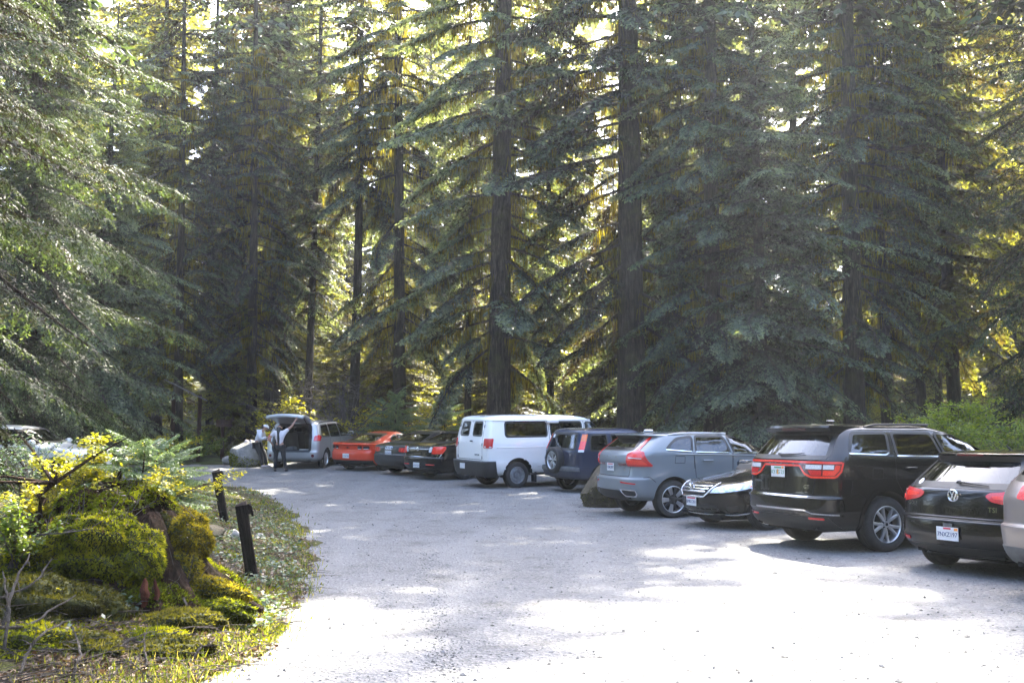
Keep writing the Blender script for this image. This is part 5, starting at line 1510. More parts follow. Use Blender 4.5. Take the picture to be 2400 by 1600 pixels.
def rot_az(az, pitch, roll):
    ca, sa = math.cos(az), math.sin(az); cp, sp_ = math.cos(pitch), math.sin(pitch); cr, sr = math.cos(roll), math.sin(roll)
    Rz = np.array([[ca, -sa, 0], [sa, ca, 0], [0, 0, 1]]); Ry = np.array([[cp, 0, -sp_], [0, 1, 0], [sp_, 0, cp]]); Rx = np.array([[1, 0, 0], [0, cr, -sr], [0, sr, cr]])
    return Rz @ Ry @ Rx
class TreeProto: pass
def tree_proto(seed, H, d, h0, Lmax, n, fine=FINE, top=COARSE, split=19.5, low=.55, pitch=(-28, 8), moss=0, shape=.75, lean=.25, bare=0, azw=None, mat='needle', bark='bark', mossmat='moss_hang', topn=.55, layers=2, gap=None, vary=.25, holes=()):
    """builds shared meshes: trunk, limbs, crown, hanging moss"""
    r = np.random.default_rng(seed)
    T = TreeProto(); T.layers = layers
    ph = r.uniform(0, 6.28, 4)
    def cx(h): return lean * (math.sin(h / H * 2.2 + ph[0]) - math.sin(ph[0])), lean * (math.sin(h / H * 1.9 + ph[1]) - math.sin(ph[1]))
    def rad(h): return d / 2 * (max(0, 1 - h / H) ** .8 * .93 + .02) * (1 + (.55 if H > 6 else .1) * math.exp(-h / .45) + .1 * math.exp(-h / 2.5))
    mb = MB()
    v = []; f = []
    hs = [0, .12, .3, .6, 1.1, 1.8, 2.8] + list(np.linspace(4.2, H, 16))
    if H < 6: hs = list(np.linspace(0, H, 9))
    ns = 18
    flut = r.uniform(0, 6.28, 3)
    for h in hs:
        x0, y0 = cx(h)
        for k in range(ns):
            a = 2 * math.pi * k / ns
            q = rad(h) * (1 + .05 * math.sin(3 * a + flut[0]) + .04 * math.sin(7 * a + flut[1]) + .16 * math.exp(-h / .6) * math.sin(5 * a + flut[2]))
            v.append((x0 + q * math.cos(a), y0 + q * math.sin(a), h - min(.25, d) if h == 0 else h))
    for i in range(len(hs) - 1):
        for k in range(ns): f.append((i * ns + k, i * ns + (k + 1) % ns, (i + 1) * ns + (k + 1) % ns, (i + 1) * ns + k))
    me = bpy.data.meshes.new('trunk'); me.from_pydata(v, [], f); me.polygons.foreach_set('use_smooth', [True] * len(f)); me.materials.append(M[bark]); me.update()
    T.trunk = me
    Q = []; TT = []; MQ = []; MT = []
    lm = MB()
    for i in range(n):
        u = (i + r.uniform(0, 1)) / n
        h = h0 + (H - h0 - .3) * (u ** (1.0 if low else 1))
        if h > split and r.uniform() > topn: continue
        rel = (h - h0) / (H - h0)
        Lb = Lmax * (low + (1 - low) * min(1, rel / .25)) * (1 - rel) ** shape * r.uniform(1 - vary * 1.3, 1 + vary * .6) + .35
        az = i * 2.39996 + r.normal(0, .35)
        if gap and h < 12.5 and r.uniform() < .85 and abs((az + math.pi / 2 + math.pi) % (2 * math.pi) - math.pi) < gap: continue
        if any(h_lo < h < h_hi and abs((az - a_ + math.pi) % (2 * math.pi) - math.pi) < hw for a_, hw, h_lo, h_hi in holes): continue
        if azw is not None:
            az = r.normal(azw[0], azw[1])
        lib = fine if h < split else top
        K, tt, ax = lib[r.integers(len(lib))]
        pt_ = R(pitch[0] + (pitch[1] - pitch[0]) * rel ** .8 + r.normal(0, 7))
        Mx = rot_az(az, pt_, r.normal(0, .18)) * (Lb / 4.0)
        x0, y0 = cx(h)
        o = np.array([x0, y0, h])
        # trim sprigs to keep their size when the bough is scaled
        Q.append(K @ Mx.T + o); TT.append(tt + r.normal(0, .06))
        A = np.array(ax) @ Mx.T + o
        lm.tube(A, [max(min(.012, d * .08), .016 * Lb * (1 - .8 * k / 5) * (1 if H > 6 else .6)) for k in range(6)], 4, False)
        if moss and h < split:
            m = r.poisson(moss * Lb * .22)
            for _ in range(m):
                t = r.uniform(.05, .85) * 5
                k = int(t); q0 = A[k] + (A[min(k + 1, 5)] - A[k]) * (t - k)
                big = r.uniform(.25, 1.1) * (1.15 - t / 7)
                for _2 in range(r.integers(5, 12)):
                    q = q0 + r.normal(0, .09, 3) * [1, 1, .3]
                    MQ.append((q, np.array([r.normal(0, .10), r.normal(0, .10), -1.0]), big * r.uniform(.35, 1.0), r.uniform(.008, .022))); MT.append(min(1, max(0, r.normal(.45, .25))))
    for i in range(bare):
        h = r.uniform(1.2, max(h0 + 3, 7))
        az = r.uniform(0, 6.28); x0, y0 = cx(h)
        Lb = r.uniform(.5, 2.4)
        pts = [np.array([x0, y0, h]) + np.array([math.cos(az), math.sin(az), 0]) * Lb * t + np.array([r.normal(0, .05), r.normal(0, .05), -.35 * Lb * t * t]) for t in np.linspace(0, 1, 5)]
        lm.tube(pts, [.022, .017, .012, .008, .004], 4, False)
        for _ in range(3):
            k = r.integers(1, 4); e = pts[k] + r.normal(0, .3, 3)
            lm.tube([pts[k], e], [.009, .003], 3, False)
    T.limbs = None
    if lm.v:
        me = bpy.data.meshes.new('limbs'); me.from_pydata(lm.v, [], lm.f); me.materials.append(M[bark]); me.update(); T.limbs = me
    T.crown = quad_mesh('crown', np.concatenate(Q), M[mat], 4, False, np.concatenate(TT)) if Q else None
    T.moss = None
    if MQ:
        P = np.array([q[0] for q in MQ]); D = np.array([q[1] for q in MQ]); D /= np.linalg.norm(D, axis=1, keepdims=True)
        up = r.normal(0, 1, P.shape); up[:, 2] = 0; up /= np.linalg.norm(up, axis=1, keepdims=True)
        T.moss = quad_mesh('hanging_moss', kites(P, D, up, np.array([q[2] for q in MQ]), np.array([q[3] for q in MQ])), M[mossmat], 4, False, MT)
    return T
def plant(T, name, x, y, rz, label, sc=1.0, group=None, cat='tree', z=None, sz=None):
    if z is None: z = float(terrain_z(np.array([x]), np.array([y]))[0])
    e = empty(name, (x, y, z), rz, label, cat, group)
    e.scale = (sc, sc, sz or sc)
    link('trunk', T.trunk, e)
    if T.limbs: link('limbs', T.limbs, e)['kind'] = 'stuff'
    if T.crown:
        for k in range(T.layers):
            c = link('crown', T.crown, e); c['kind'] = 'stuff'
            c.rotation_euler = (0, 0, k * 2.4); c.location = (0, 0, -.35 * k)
    if T.moss:
        c = link('hanging_moss', T.moss, e); c['kind'] = 'stuff'
    return e
def plant_u(T, name, u, y, rz, label, sc=1.0, group=None, **k):
    g = ground_at(u, y)
    return plant(T, name, g.x, y, rz, label, sc, group, **k)

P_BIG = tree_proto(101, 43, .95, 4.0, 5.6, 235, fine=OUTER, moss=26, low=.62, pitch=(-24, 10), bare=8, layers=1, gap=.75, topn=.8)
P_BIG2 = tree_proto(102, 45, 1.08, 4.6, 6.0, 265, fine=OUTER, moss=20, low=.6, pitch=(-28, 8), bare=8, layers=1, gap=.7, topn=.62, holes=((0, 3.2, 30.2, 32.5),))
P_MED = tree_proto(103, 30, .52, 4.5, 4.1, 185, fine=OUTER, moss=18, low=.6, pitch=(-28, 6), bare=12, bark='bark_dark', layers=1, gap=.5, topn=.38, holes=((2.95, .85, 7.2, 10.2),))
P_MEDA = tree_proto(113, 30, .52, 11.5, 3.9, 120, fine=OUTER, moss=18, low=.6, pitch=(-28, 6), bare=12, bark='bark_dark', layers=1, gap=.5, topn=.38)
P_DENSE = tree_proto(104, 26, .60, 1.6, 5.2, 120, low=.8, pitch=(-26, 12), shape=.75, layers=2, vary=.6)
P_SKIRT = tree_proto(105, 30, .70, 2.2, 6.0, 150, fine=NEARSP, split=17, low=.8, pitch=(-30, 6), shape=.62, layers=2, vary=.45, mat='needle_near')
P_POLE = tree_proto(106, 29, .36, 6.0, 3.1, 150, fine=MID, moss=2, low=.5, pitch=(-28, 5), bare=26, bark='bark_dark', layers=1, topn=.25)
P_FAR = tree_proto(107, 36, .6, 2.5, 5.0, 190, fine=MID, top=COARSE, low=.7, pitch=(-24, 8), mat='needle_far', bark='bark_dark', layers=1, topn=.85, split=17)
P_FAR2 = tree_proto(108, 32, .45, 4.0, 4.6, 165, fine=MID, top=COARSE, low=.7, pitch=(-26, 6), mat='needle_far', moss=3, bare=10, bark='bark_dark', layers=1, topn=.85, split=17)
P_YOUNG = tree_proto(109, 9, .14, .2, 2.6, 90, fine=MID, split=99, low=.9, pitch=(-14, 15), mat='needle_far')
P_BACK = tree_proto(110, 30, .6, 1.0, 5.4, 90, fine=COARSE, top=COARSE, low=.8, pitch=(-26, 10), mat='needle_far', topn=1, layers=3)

G_FRONT = 'tall hemlocks along the edge of the lot'
plant_u(P_BIG, 'hemlock_tree', 1166, 37.5, .0, 'tall mossy hemlock whose thick trunk rises right behind the white van', 1.0, G_FRONT)
plant_u(P_BIG2, 'hemlock_tree', 1480, 36.0, .15, 'thickest hemlock trunk, bare and brown, standing behind the grey SUV', 1.0, G_FRONT)
plant_u(P_MED, 'hemlock_tree', 936, 42.5, .2, 'mossy hemlock with yellow backlit boughs behind the graphite sedan', 1.12, G_FRONT)
plant_u(P_MEDA, 'hemlock_tree', 826, 44.0, -.3, 'slender straight hemlock behind the red-orange coupe', .95, G_FRONT)
plant_u(P_POLE, 'hemlock_tree', 717, 46.0, .2, 'thin dark hemlock pole above the open tailgate', 1.1, G_FRONT)
plant_u(P_MED, 'hemlock_tree', 588, 43.5, .4, 'dark hemlock trunk behind the pale boulder and the person in a cap', .95, G_FRONT)
plant_u(P_BIG, 'hemlock_tree', 634, 50.0, .2, 'broad shadowed hemlock trunk just beyond the minivan roof', .95, G_FRONT)
plant_u(P_POLE, 'hemlock_tree', 489, 44.0, 1.9, 'thicker of two close dark hemlock poles behind the wooden trail sign', 1.0, G_FRONT)
plant_u(P_POLE, 'hemlock_tree', 515, 45.5, 3.6, 'thinner of two close dark hemlock poles behind the wooden trail sign', .85, G_FRONT)
plant_u(P_MED, 'hemlock_tree', 414, 42.0, .3, 'dark hemlock above the weathered plank roof', .85, G_FRONT)
plant_u(P_POLE, 'hemlock_tree', 1096, 47.0, .9, 'slim hemlock pole just left of the thick trunk behind the white van', 1.0, G_FRONT)
plant_u(P_FAR2, 'hemlock_tree', 1290, 48.0, 2.0, 'slim shaded hemlock between the two thick trunks', .9, G_FRONT)
plant_u(P_BIG, 'hemlock_tree', 1672, 34.5, -.2, 'hemlock with a grey trunk between the thickest trunk and the bushy hemlock', .74, G_FRONT, sz=.80)
plant_u(P_DENSE, 'hemlock_tree', 1790, 33.5, 1.2, 'bushy hemlock sweeping its boughs down behind the black sedan', .82, G_FRONT)
plant_u(P_DENSE, 'hemlock_tree', 1610, 39.5, 4.0, 'bushy hemlock filling the gap beside the thickest bare trunk', .80, G_FRONT)
plant_u(P_BIG, 'hemlock_tree', 2005, 35.5, -.25, 'hemlock with a broad dark trunk right behind the black SUV roof', .85, G_FRONT)
plant_u(P_MED, 'hemlock_tree', 2088, 38.0, -.2, 'dark hemlock trunk just right of the broad one behind the black SUV', 1.05, G_FRONT)
plant_u(P_DENSE, 'hemlock_tree', 1868, 41.0, 5.4, 'feathery hemlock rising behind the spoiler of the black SUV', 1.0, G_FRONT)
plant_u(P_POLE, 'hemlock_tree', 2168, 40.0, 2.9, 'thin dark pole among the trunks right of the black SUV', 1.1, G_FRONT)
plant_u(P_POLE, 'hemlock_tree', 2206, 42.0, .1, 'thinnest pole above the yellow-green bush', .9, G_FRONT)
plant_u(P_FAR2, 'hemlock_tree', 2245, 39.0, 4.2, 'stout shaded trunk above the yellow-green bush', 1.2, G_FRONT)
plant_u(P_SKIRT, 'hemlock_tree', 2570, 30.5, 2.4, 'dark drooping hemlock at the picture edge above the black hatchback', .9, G_FRONT)
plant_u(P_SKIRT, 'hemlock_tree', 45, 29.5, .7, 'huge drooping hemlock whose boughs hang over the white SUV', .86, G_FRONT)
plant_u(P_SKIRT, 'hemlock_tree', -330, 24.0, 3.4, 'nearest drooping hemlock at the picture edge beside the white SUV', .85, G_FRONT)
plant_u(P_DENSE, 'hemlock_tree', 225, 37.5, 5.1, 'dense hemlock in the shade between the white SUV and the trail sign', .72, G_FRONT)
g_ = ground_at(-250, 16.0)
plant(P_SKIRT, 'hemlock_tree', g_.x, g_.y, 1.3, 'near hemlock outside the picture edge whose pale sprays hang before the white SUV', .62, G_FRONT, sz=.66)
# deeper forest
r_ = np.random.default_rng(21)
spots = []
tries = 0
while len(spots) < 74 and tries < 6000:
    tries += 1
    y = r_.uniform(49, 108)
    u = r_.uniform(-150, 2550)
    x = (u - 1200) / FPX * y
    x0 = x - .2866 * (y - 42)                      # column of the lot edge that this tree would shade
    if (-9.5 < x0 < 1.5 or 10 < x0 < 18) and y < 74 and r_.uniform() < .9: continue
    if -12 < x < 28 and y < 56 and r_.uniform() < .5: continue
    if any(math.hypot(x - a, y - b) < q for a, b, q in ((2, 65, 6), (-6, 63, 6), (23, 58, 6), (7, 58, 5), (-5, 57, 5), (5, 80, 3))): continue
    if all(math.hypot(x - a, y - b) > 4.4 for a, b in spots):
        spots.append((x, y))
for i, (x, y) in enumerate(spots):
    T = (P_FAR, P_FAR2, P_POLE, P_FAR)[i % 4]
    plant(T, 'conifer_tree', x, y, r_.uniform(0, 6.28), 'tall conifer standing deep in the forest behind the trees at the edge of the lot', r_.uniform(.85, 1.2), 'conifers deep in the forest')
for i in range(60):
    y = r_.uniform(43, 75); u = r_.uniform(380, 2400); x = (u - 1200) / FPX * y
    plant(P_YOUNG, 'young_conifer', x, y, r_.uniform(0, 6.28), 'young conifer in the understory between the dark trunks', r_.uniform(.5, 1.1), 'young conifers in the understory')
# unseen trees added around the lot to shape reflections and block the low sky
ring = []
for i in range(26):
    a_ = R(172 + 206 * i / 25)
    d_ = 30 + 9 * ((i * 7) % 5) / 4
    ring.append((d_ * math.cos(a_), 4 + d_ * math.sin(a_) * .95, .85 + .3 * ((i * 3) % 4) / 3))
for (x, y, s_) in ring + [(23, 20, 1.0), (-28, 14, 1.0)]:
    plant(P_BACK, 'conifer_tree', x, y, x, 'unseen tall conifer added around the clearing for reflections and shade', s_, 'unseen conifers added around the clearing')
for (x, y) in ((24.5, 33), (-31, 46), (30, 46), (-27, 33)):
    plant(P_FAR, 'conifer_tree', x, y, x, 'unseen tall conifer added around the clearing for reflections and shade', 1.1, 'unseen conifers added around the clearing')
# the forest beyond, where single trees no longer show
n = 46000
fx = r_.uniform(-95, 95, n); fy = r_.uniform(108, 132, n); fz = gzv(fy) + r_.uniform(0, 1, n) ** 1.1 * 52
P_ = np.stack([fx, fy, fz], 1); D_ = r_.normal(0, 1, (n, 3)); D_[:, 2] = -np.abs(D_[:, 2]) * .4; D_ /= np.linalg.norm(D_, axis=1, keepdims=True)
U_ = np.tile([0, 0, 1.0], (n, 1)) + r_.normal(0, .4, (n, 3)); U_ /= np.linalg.norm(U_, axis=1, keepdims=True)
tag(link('forest', quad_mesh('forest', kites(P_, D_, U_, r_.uniform(.9, 2.2, n), r_.uniform(.25, .6, n)), M['needle_far'], 4, False, r_.uniform(0, 1, n))), 'far forest foliage closing the view behind all the trunks', 'forest', kind='stuff')
# ================================================================== the planted island with the mossy stump
def isl_z(x, y):
    d = poly_dist(x, y, ISLAND) + (fbm(x * 1.1, y * 1.1, 31) - .47) * .7
    up = np.clip(d / 1.8, 0, 1)
    md = .16 * np.exp(-(((x + 3.6) / 1.1) ** 2 + ((y - 8.8) / 1.2) ** 2))
    return gzv(y) + .012 + md * (d > 0) + np.where(d > 0, .30 * up ** 1.4 + .16 * up * (fbm(x * 1.7, y * 1.7, 9) - .45), np.maximum(d * .35, -.12) - .004)
def iz(x, y): return float(isl_z(np.array([float(x)]), np.array([float(y)]))[0])
def island_px(u, v):
    lo, hi = 4.0, 32.0
    for k in range(600):
        y = lo + (hi - lo) * k / 600
        p = at(u, v, y)
        if p.z <= iz(p.x, y): return p
    return at(u, v, lo)
isl = grid_mesh('verge', np.arange(-17, -1.5, .12), np.arange(3.4, 31, .12), isl_z, M['verge'], keepf=lambda x, y: poly_dist(x, y, ISLAND) + (fbm(x * 1.1, y * 1.1, 31) - .47) * .7 > -.05)
tag(isl, kind='structure')
def moss_mat(name, stops, trans=(1.9, 1.9, .6)):
    return leaf_mat(name, stops, trans, .40, .12, .8)
M['moss'] = moss_mat('moss_green', [(0, (.032, .034, .006)), (.30, (.084, .104, .010)), (.65, (.17, .185, .013)), (1, (.30, .28, .02))])
M['moss_sun_tint'] = moss_mat('moss_sun_tint', [(0, (.055, .044, .008)), (.35, (.16, .135, .014)), (.75, (.27, .22, .024)), (1, (.42, .34, .06))])  # lit copy of the moss: golden sunlight painted into its colour
M['moss_dull'] = moss_mat('moss_dull', [(0, (.022, .022, .008)), (.5, (.060, .058, .014)), (1, (.12, .11, .025))])
M['moss_base'] = simple('moss_base', (.040, .042, .008), .95, var=.6, vscale=9, bumps=.8, bscale=50)
M['rot_wood'] = bark_mat('rotten_wood', (.012, .007, .005), (.040, .022, .014), (.105, .060, .038), .25)
M['rot_red'] = bark_mat('red_rotten_wood', (.06, .018, .010), (.14, .045, .025), (.22, .085, .05), .0)
M['post_wood'] = bark_mat('dark_post_wood', (.010, .007, .006), (.022, .016, .013), (.045, .034, .028), .05)
M['post_top'] = bark_mat('weathered_post_end', (.10, .075, .06), (.17, .13, .105), (.25, .20, .17), .0)
M['grey_wood'] = bark_mat('grey_weathered_wood', (.10, .095, .09), (.20, .19, .18), (.33, .31, .29), .1)
M['sign_wood'] = bark_mat('brown_sign_wood', (.03, .016, .010), (.06, .032, .020), (.09, .05, .032), .0)
M['rock'] = simple('grey_rock', (.20, .19, .175), .9, var=.5, vscale=5, bumps=.8, bscale=22)
M['grass'] = leaf_mat('grass_blades', [(0, (.05, .070, .016)), (.5, (.10, .125, .024)), (.85, (.18, .18, .04)), (1, (.34, .28, .13))], (2.0, 2.0, .6), .4, .3)
M['litter'] = leaf_mat('leaf_litter', [(0, (.04, .025, .014)), (.4, (.13, .085, .05)), (.75, (.20, .145, .095)), (1, (.34, .28, .21))], (1.2, 1.0, .7), .2, .2)
M['lime_leaf'] = leaf_mat('lime_leaves', [(0, (.08, .12, .015)), (.5, (.17, .21, .025)), (1, (.30, .32, .05))], (2.2, 2.2, .6), .45, .35)
M['bramble'] = leaf_mat('bramble_leaves', [(0, (.035, .06, .035)), (.5, (.075, .11, .065)), (1, (.17, .21, .14))], (1.8, 2.0, .9), .3, .5)

def blob(c, rad, seed, amp=.22, n1=44, n2=26, rot=0.0, freq=2.6, fine=.30):
    """lumpy closed cushion; returns grid vertices, faces and normals"""
    th = np.linspace(0, 2 * np.pi, n1, endpoint=False); ph = np.linspace(.02, np.pi - .02, n2)
    TH, PH = np.meshgrid(th, ph)
    D = np.stack([np.cos(TH) * np.sin(PH), np.sin(TH) * np.sin(PH), np.cos(PH)], -1)
    nz = fbm(D[..., 0] * freq + 7 + seed * 3.1, D[..., 1] * freq + D[..., 2] * freq * 1.3 + 11, seed, 5) - .47
    n2_ = fbm(D[..., 0] * freq * 3.1 + 3 + seed, D[..., 1] * freq * 3.1 + D[..., 2] * freq * 3.7, seed + 5, 4) - .47
    V = D * (1 + amp * 2 * nz + fine * n2_)[..., None] * np.array(rad)
    ca, sa = math.cos(rot), math.sin(rot)
    V = np.stack([V[..., 0] * ca - V[..., 1] * sa, V[..., 0] * sa + V[..., 1] * ca, V[..., 2]], -1) + np.array(c)
    I = np.arange(n1 * n2).reshape(n2, n1)
    J = np.roll(I, -1, 1)
    F = np.stack([I[:-1], I[1:], J[1:], J[:-1]], -1).reshape(-1, 4)
    return V.reshape(-1, 3), F
def surf_pts(V, F, n, r):
    """random points and normals on a quad surface"""
    A = V[F[:, 0]]; B = V[F[:, 1]]; C = V[F[:, 2]]; D = V[F[:, 3]]
    nr = np.cross(C - A, D - B); ar = np.linalg.norm(nr, axis=1) + 1e-12
    k = r.choice(len(F), n, p=ar / ar.sum())
    u = r.uniform(0, 1, (n, 1)); v = r.uniform(0, 1, (n, 1))
    P = (A[k] * (1 - u) + B[k] * u) * (1 - v) + (D[k] * (1 - u) + C[k] * u) * v
    return P, nr[k] / ar[k][:, None]
def moss(name, c, rad, seed, parent, mat='moss', dens=9000, kl=.030, kw=.0065, amp=.22, rot=0.0, hang=.25, base='moss_base'):
    r = np.random.default_rng(seed)
    V, F = blob(c, rad, seed, amp, rot=rot)
    cen = np.array(c)
    o = mesh(name, V, F, M[base], parent, True)
    area = 4 * np.pi * ((rad[0] * rad[1]) ** 1.6 / 3 + (rad[0] * rad[2]) ** 1.6 / 3 + (rad[1] * rad[2]) ** 1.6 / 3) ** (1 / 1.6)
    n = int(dens * area)
    P, Nn = surf_pts(V, F, n, r)
    out_ = np.sign(np.sum(Nn * (P - cen), 1)); Nn = Nn * out_[:, None]
    D = Nn + r.normal(0, .55, P.shape); D[:, 2] -= hang * (1 + .8 * (Nn[:, 2] < .2))
    D /= np.linalg.norm(D, axis=1, keepdims=True)
    t = np.clip(fbm(P[:, 0] * 5 + 3, P[:, 1] * 5 + P[:, 2] * 5, seed, 4) * 1.5 - .25 + r.normal(0, .14, n) + .12 * Nn[:, 2], 0, 1)
    up = r.normal(0, 1, P.shape); up /= np.linalg.norm(up, axis=1, keepdims=True)
    tuft = 1 + 1.1 * np.clip(fbm(P[:, 0] * 22, P[:, 1] * 22 + P[:, 2] * 22, seed + 9, 2) - .5, 0, 1) * 2
    low_ = (r.uniform(0, 1, n) < .12); t = np.where(low_, 0, t)
    me = quad_mesh('moss_leaves', kites(P - D * .004, D, up, kl * r.uniform(.5, 1.4, n) * tuft, kw * r.uniform(.7, 1.4, n)), M[mat], 4, False, t)
    q = link('moss_leaves', me, o); q['kind'] = 'stuff'
    return o

# ---- the stump
def S(u, v, y): return at(u, v, y)
sc_ = at(262, 1330, 8.9)
st = empty('mossy_stump', (sc_.x, sc_.y, iz(sc_.x, sc_.y)), 0, 'big rotten tree stump thickly covered with green moss, parts coloured sunlit gold', 'stump')
o0 = Vector(st.location)
def loc_(u, v, y): return tuple(at(u, v, y) - o0)
# core of rotten wood: lumpy, fluted, flaring into the ground
r_ = np.random.default_rng(5)
ns, nz_ = 110, 44
prof_z = [-.35, -.12, -.02, .08, .20, .34, .48, .60, .68, .71]
prof_r = [1.15, .92, .78, .66, .56, .49, .44, .38, .27, .02]
tz = np.linspace(0, 9, nz_)
PZ = pchip(np.arange(10), prof_z, tz); PR = pchip(np.arange(10), prof_r, tz)
TH = np.linspace(0, 2 * np.pi, ns, endpoint=False)
A_, I_ = np.meshgrid(TH, np.arange(nz_))
cx_, cy_ = np.cos(A_), np.sin(A_)
nn = fbm(cx_ * 2.2 + 9, cy_ * 2.2 + PZ[I_] * 1.5 + 4, 61, 5) - .47
fl = .09 * np.sin(5 * A_ + .6) + .05 * np.sin(9 * A_ + 1.7) + .035 * np.sin(17 * A_ + 3 * PZ[I_]) + .02 * np.sin(31 * A_)
RR = PR[I_] * (1 + fl + .75 * nn)
Vc = np.stack([RR * cx_ * 1.12, RR * cy_ * .88, PZ[I_] + .22 * nn * (PZ[I_] > .3)], -1).reshape(-1, 3)
Ii = np.arange(ns * nz_).reshape(nz_, ns); Jj = np.roll(Ii, -1, 1)
Fc = np.stack([Ii[:-1], Jj[:-1], Jj[1:], Ii[1:]], -1).reshape(-1, 4)
core = mesh('rotten_wood', Vc, Fc, M['rot_wood'], st, True, 60)
P, Nn = surf_pts(Vc, Fc, 60000, r_)
Nn = Nn * np.sign(np.sum(Nn * (P - [0, 0, .2]), 1))[:, None]
fm = fbm(P[:, 0] * 2.6 + 3, P[:, 1] * 2.6 + P[:, 2] * 2.6, 71, 4)
hollow = (P[:, 1] < -.1) & (P[:, 0] > -.45) & (P[:, 0] < .42) & (P[:, 2] < .48)
k = (fm + .25 * Nn[:, 2] > .50) & ~(hollow & (r_.uniform(0, 1, len(P)) < .93))
P, Nn, fm = P[k], Nn[k], fm[k]
D = Nn + r_.normal(0, .5, P.shape); D[:, 2] -= .35; D /= np.linalg.norm(D, axis=1, keepdims=True)
up = r_.normal(0, 1, P.shape); up /= np.linalg.norm(up, axis=1, keepdims=True)
n = len(P)
q = link('moss_leaves', quad_mesh('moss_leaves', kites(P, D, up, .036 * r_.uniform(.5, 1.4, n), .0075 * r_.uniform(.7, 1.4, n)), M['moss'], 4, False, np.clip(fm * 1.6 - .45 + r_.normal(0, .14, n), 0, 1)), core); q['kind'] = 'stuff'
# moss cushions: (pixel, depth, radii, material, rotation)
for i, (u, v_, y, rad, mt, rot, dn) in enumerate([
        (238, 1292, 8.40, (.46, .34, .33), 'moss', 0, 16000), (322, 1315, 8.30, (.20, .2, .24), 'moss', 0, 14000), (165, 1350, 8.55, (.42, .34, .20), 'moss', .3, 12000),
        (440, 1265, 8.75, (.18, .22, .20), 'moss_sun_tint', .2, 16000), (422, 1335, 8.65, (.17, .18, .30), 'moss_sun_tint', 0, 15000), (382, 1265, 8.8, (.15, .17, .24), 'moss_dull', 0, 12000), (392, 1210, 9.1, (.26, .22, .09), 'moss_sun_tint', 0, 12000),
        (480, 1385, 8.55, (.40, .12, .10), 'moss_sun_tint', -.35, 14000), (525, 1432, 8.3, (.30, .10, .09), 'moss', -.5, 12000), (125, 1228, 9.0, (.34, .16, .08), 'moss_sun_tint', .5, 11000),
        (60, 1430, 8.2, (.55, .45, .16), 'moss', .2, 9000), (215, 1490, 7.8, (.30, .22, .09), 'moss', 0, 10000), (345, 1500, 7.6, (.30, .20, .07), 'moss', .2, 10000),
        (420, 1455, 8.0, (.34, .20, .08), 'moss_dull', 0, 10000), (110, 1510, 7.5, (.5, .32, .10), 'moss_dull', 0, 9000), (265, 1555, 7.1, (.36, .22, .06), 'moss_sun_tint', 0, 9000),
        (55, 1455, 7.6, (.48, .40, .30), 'moss_dull', .3, 9000), (10, 1545, 6.9, (.42, .34, .24), 'moss', .1, 9000), (150, 1540, 7.0, (.40, .26, .15), 'moss_dull', .2, 9000), (215, 1445, 7.9, (.34, .26, .20), 'moss_dull', .1, 9000), (395, 1535, 7.2, (.30, .2, .11), 'moss_dull', .4, 9000), (90, 1330, 8.5, (.36, .3, .24), 'moss', 0, 9000)]):
    moss('moss_cushion', loc_(u, v_, y), rad, 300 + i, st, mt, dn, rot=rot, amp=.40)
r_ = np.random.default_rng(55)
n = 2600
a_ = r_.uniform(0, 6.28, n); q_ = r_.uniform(0, 1, n) ** .6
P = np.stack([q_ * np.cos(a_) * 1.15, q_ * np.sin(a_) * .9, np.zeros(n)], 1)
import mathutils
dep = [o for o in st.children if o.type == 'MESH']
trees_ = [(mathutils.bvhtree.BVHTree.FromPolygons([v.co for v in o.data.vertices], [tuple(p.vertices) for p in o.data.polygons])) for o in dep]
keep = []
for i in range(n):
    best = None
    for t_ in trees_:
        h = t_.ray_cast(Vector((P[i, 0], P[i, 1], 3)), Vector((0, 0, -1)))
        if h[0] is not None and (best is None or h[0].z > best): best = h[0].z
    if best is not None: P[i, 2] = best + .012; keep.append(i)
P = P[keep]; n = len(P)
D = r_.normal(0, 1, P.shape); D[:, 2] *= .45; D /= np.linalg.norm(D, axis=1, keepdims=True)
up = np.tile([0, 0, 1.0], (n, 1)) + r_.normal(0, .4, P.shape); up /= np.linalg.norm(up, axis=1, keepdims=True)
q = link('caught_litter', quad_mesh('caught_litter', kites(P, D, up, r_.uniform(.015, .07, n), r_.uniform(.002, .010, n)), M['litter'], 4, False, r_.uniform(0, 1, n)), st); q['kind'] = 'stuff'
mb = MB()
for i in range(0, min(n, 150)):
    b0 = Vector(P[i]); dv = Vector((r_.normal(0, .5), r_.normal(0, .5), abs(r_.normal(.6, .4)))).normalized() * r_.uniform(.08, .32)
    mb.tube([b0, b0 + dv * .6 + Vector((r_.normal(0, .02), r_.normal(0, .02), 0)), b0 + dv], [.004, .003, .0012], 3, False)
o = mb.build('dry_stalks', M['twig'], st, False); o['kind'] = 'stuff'
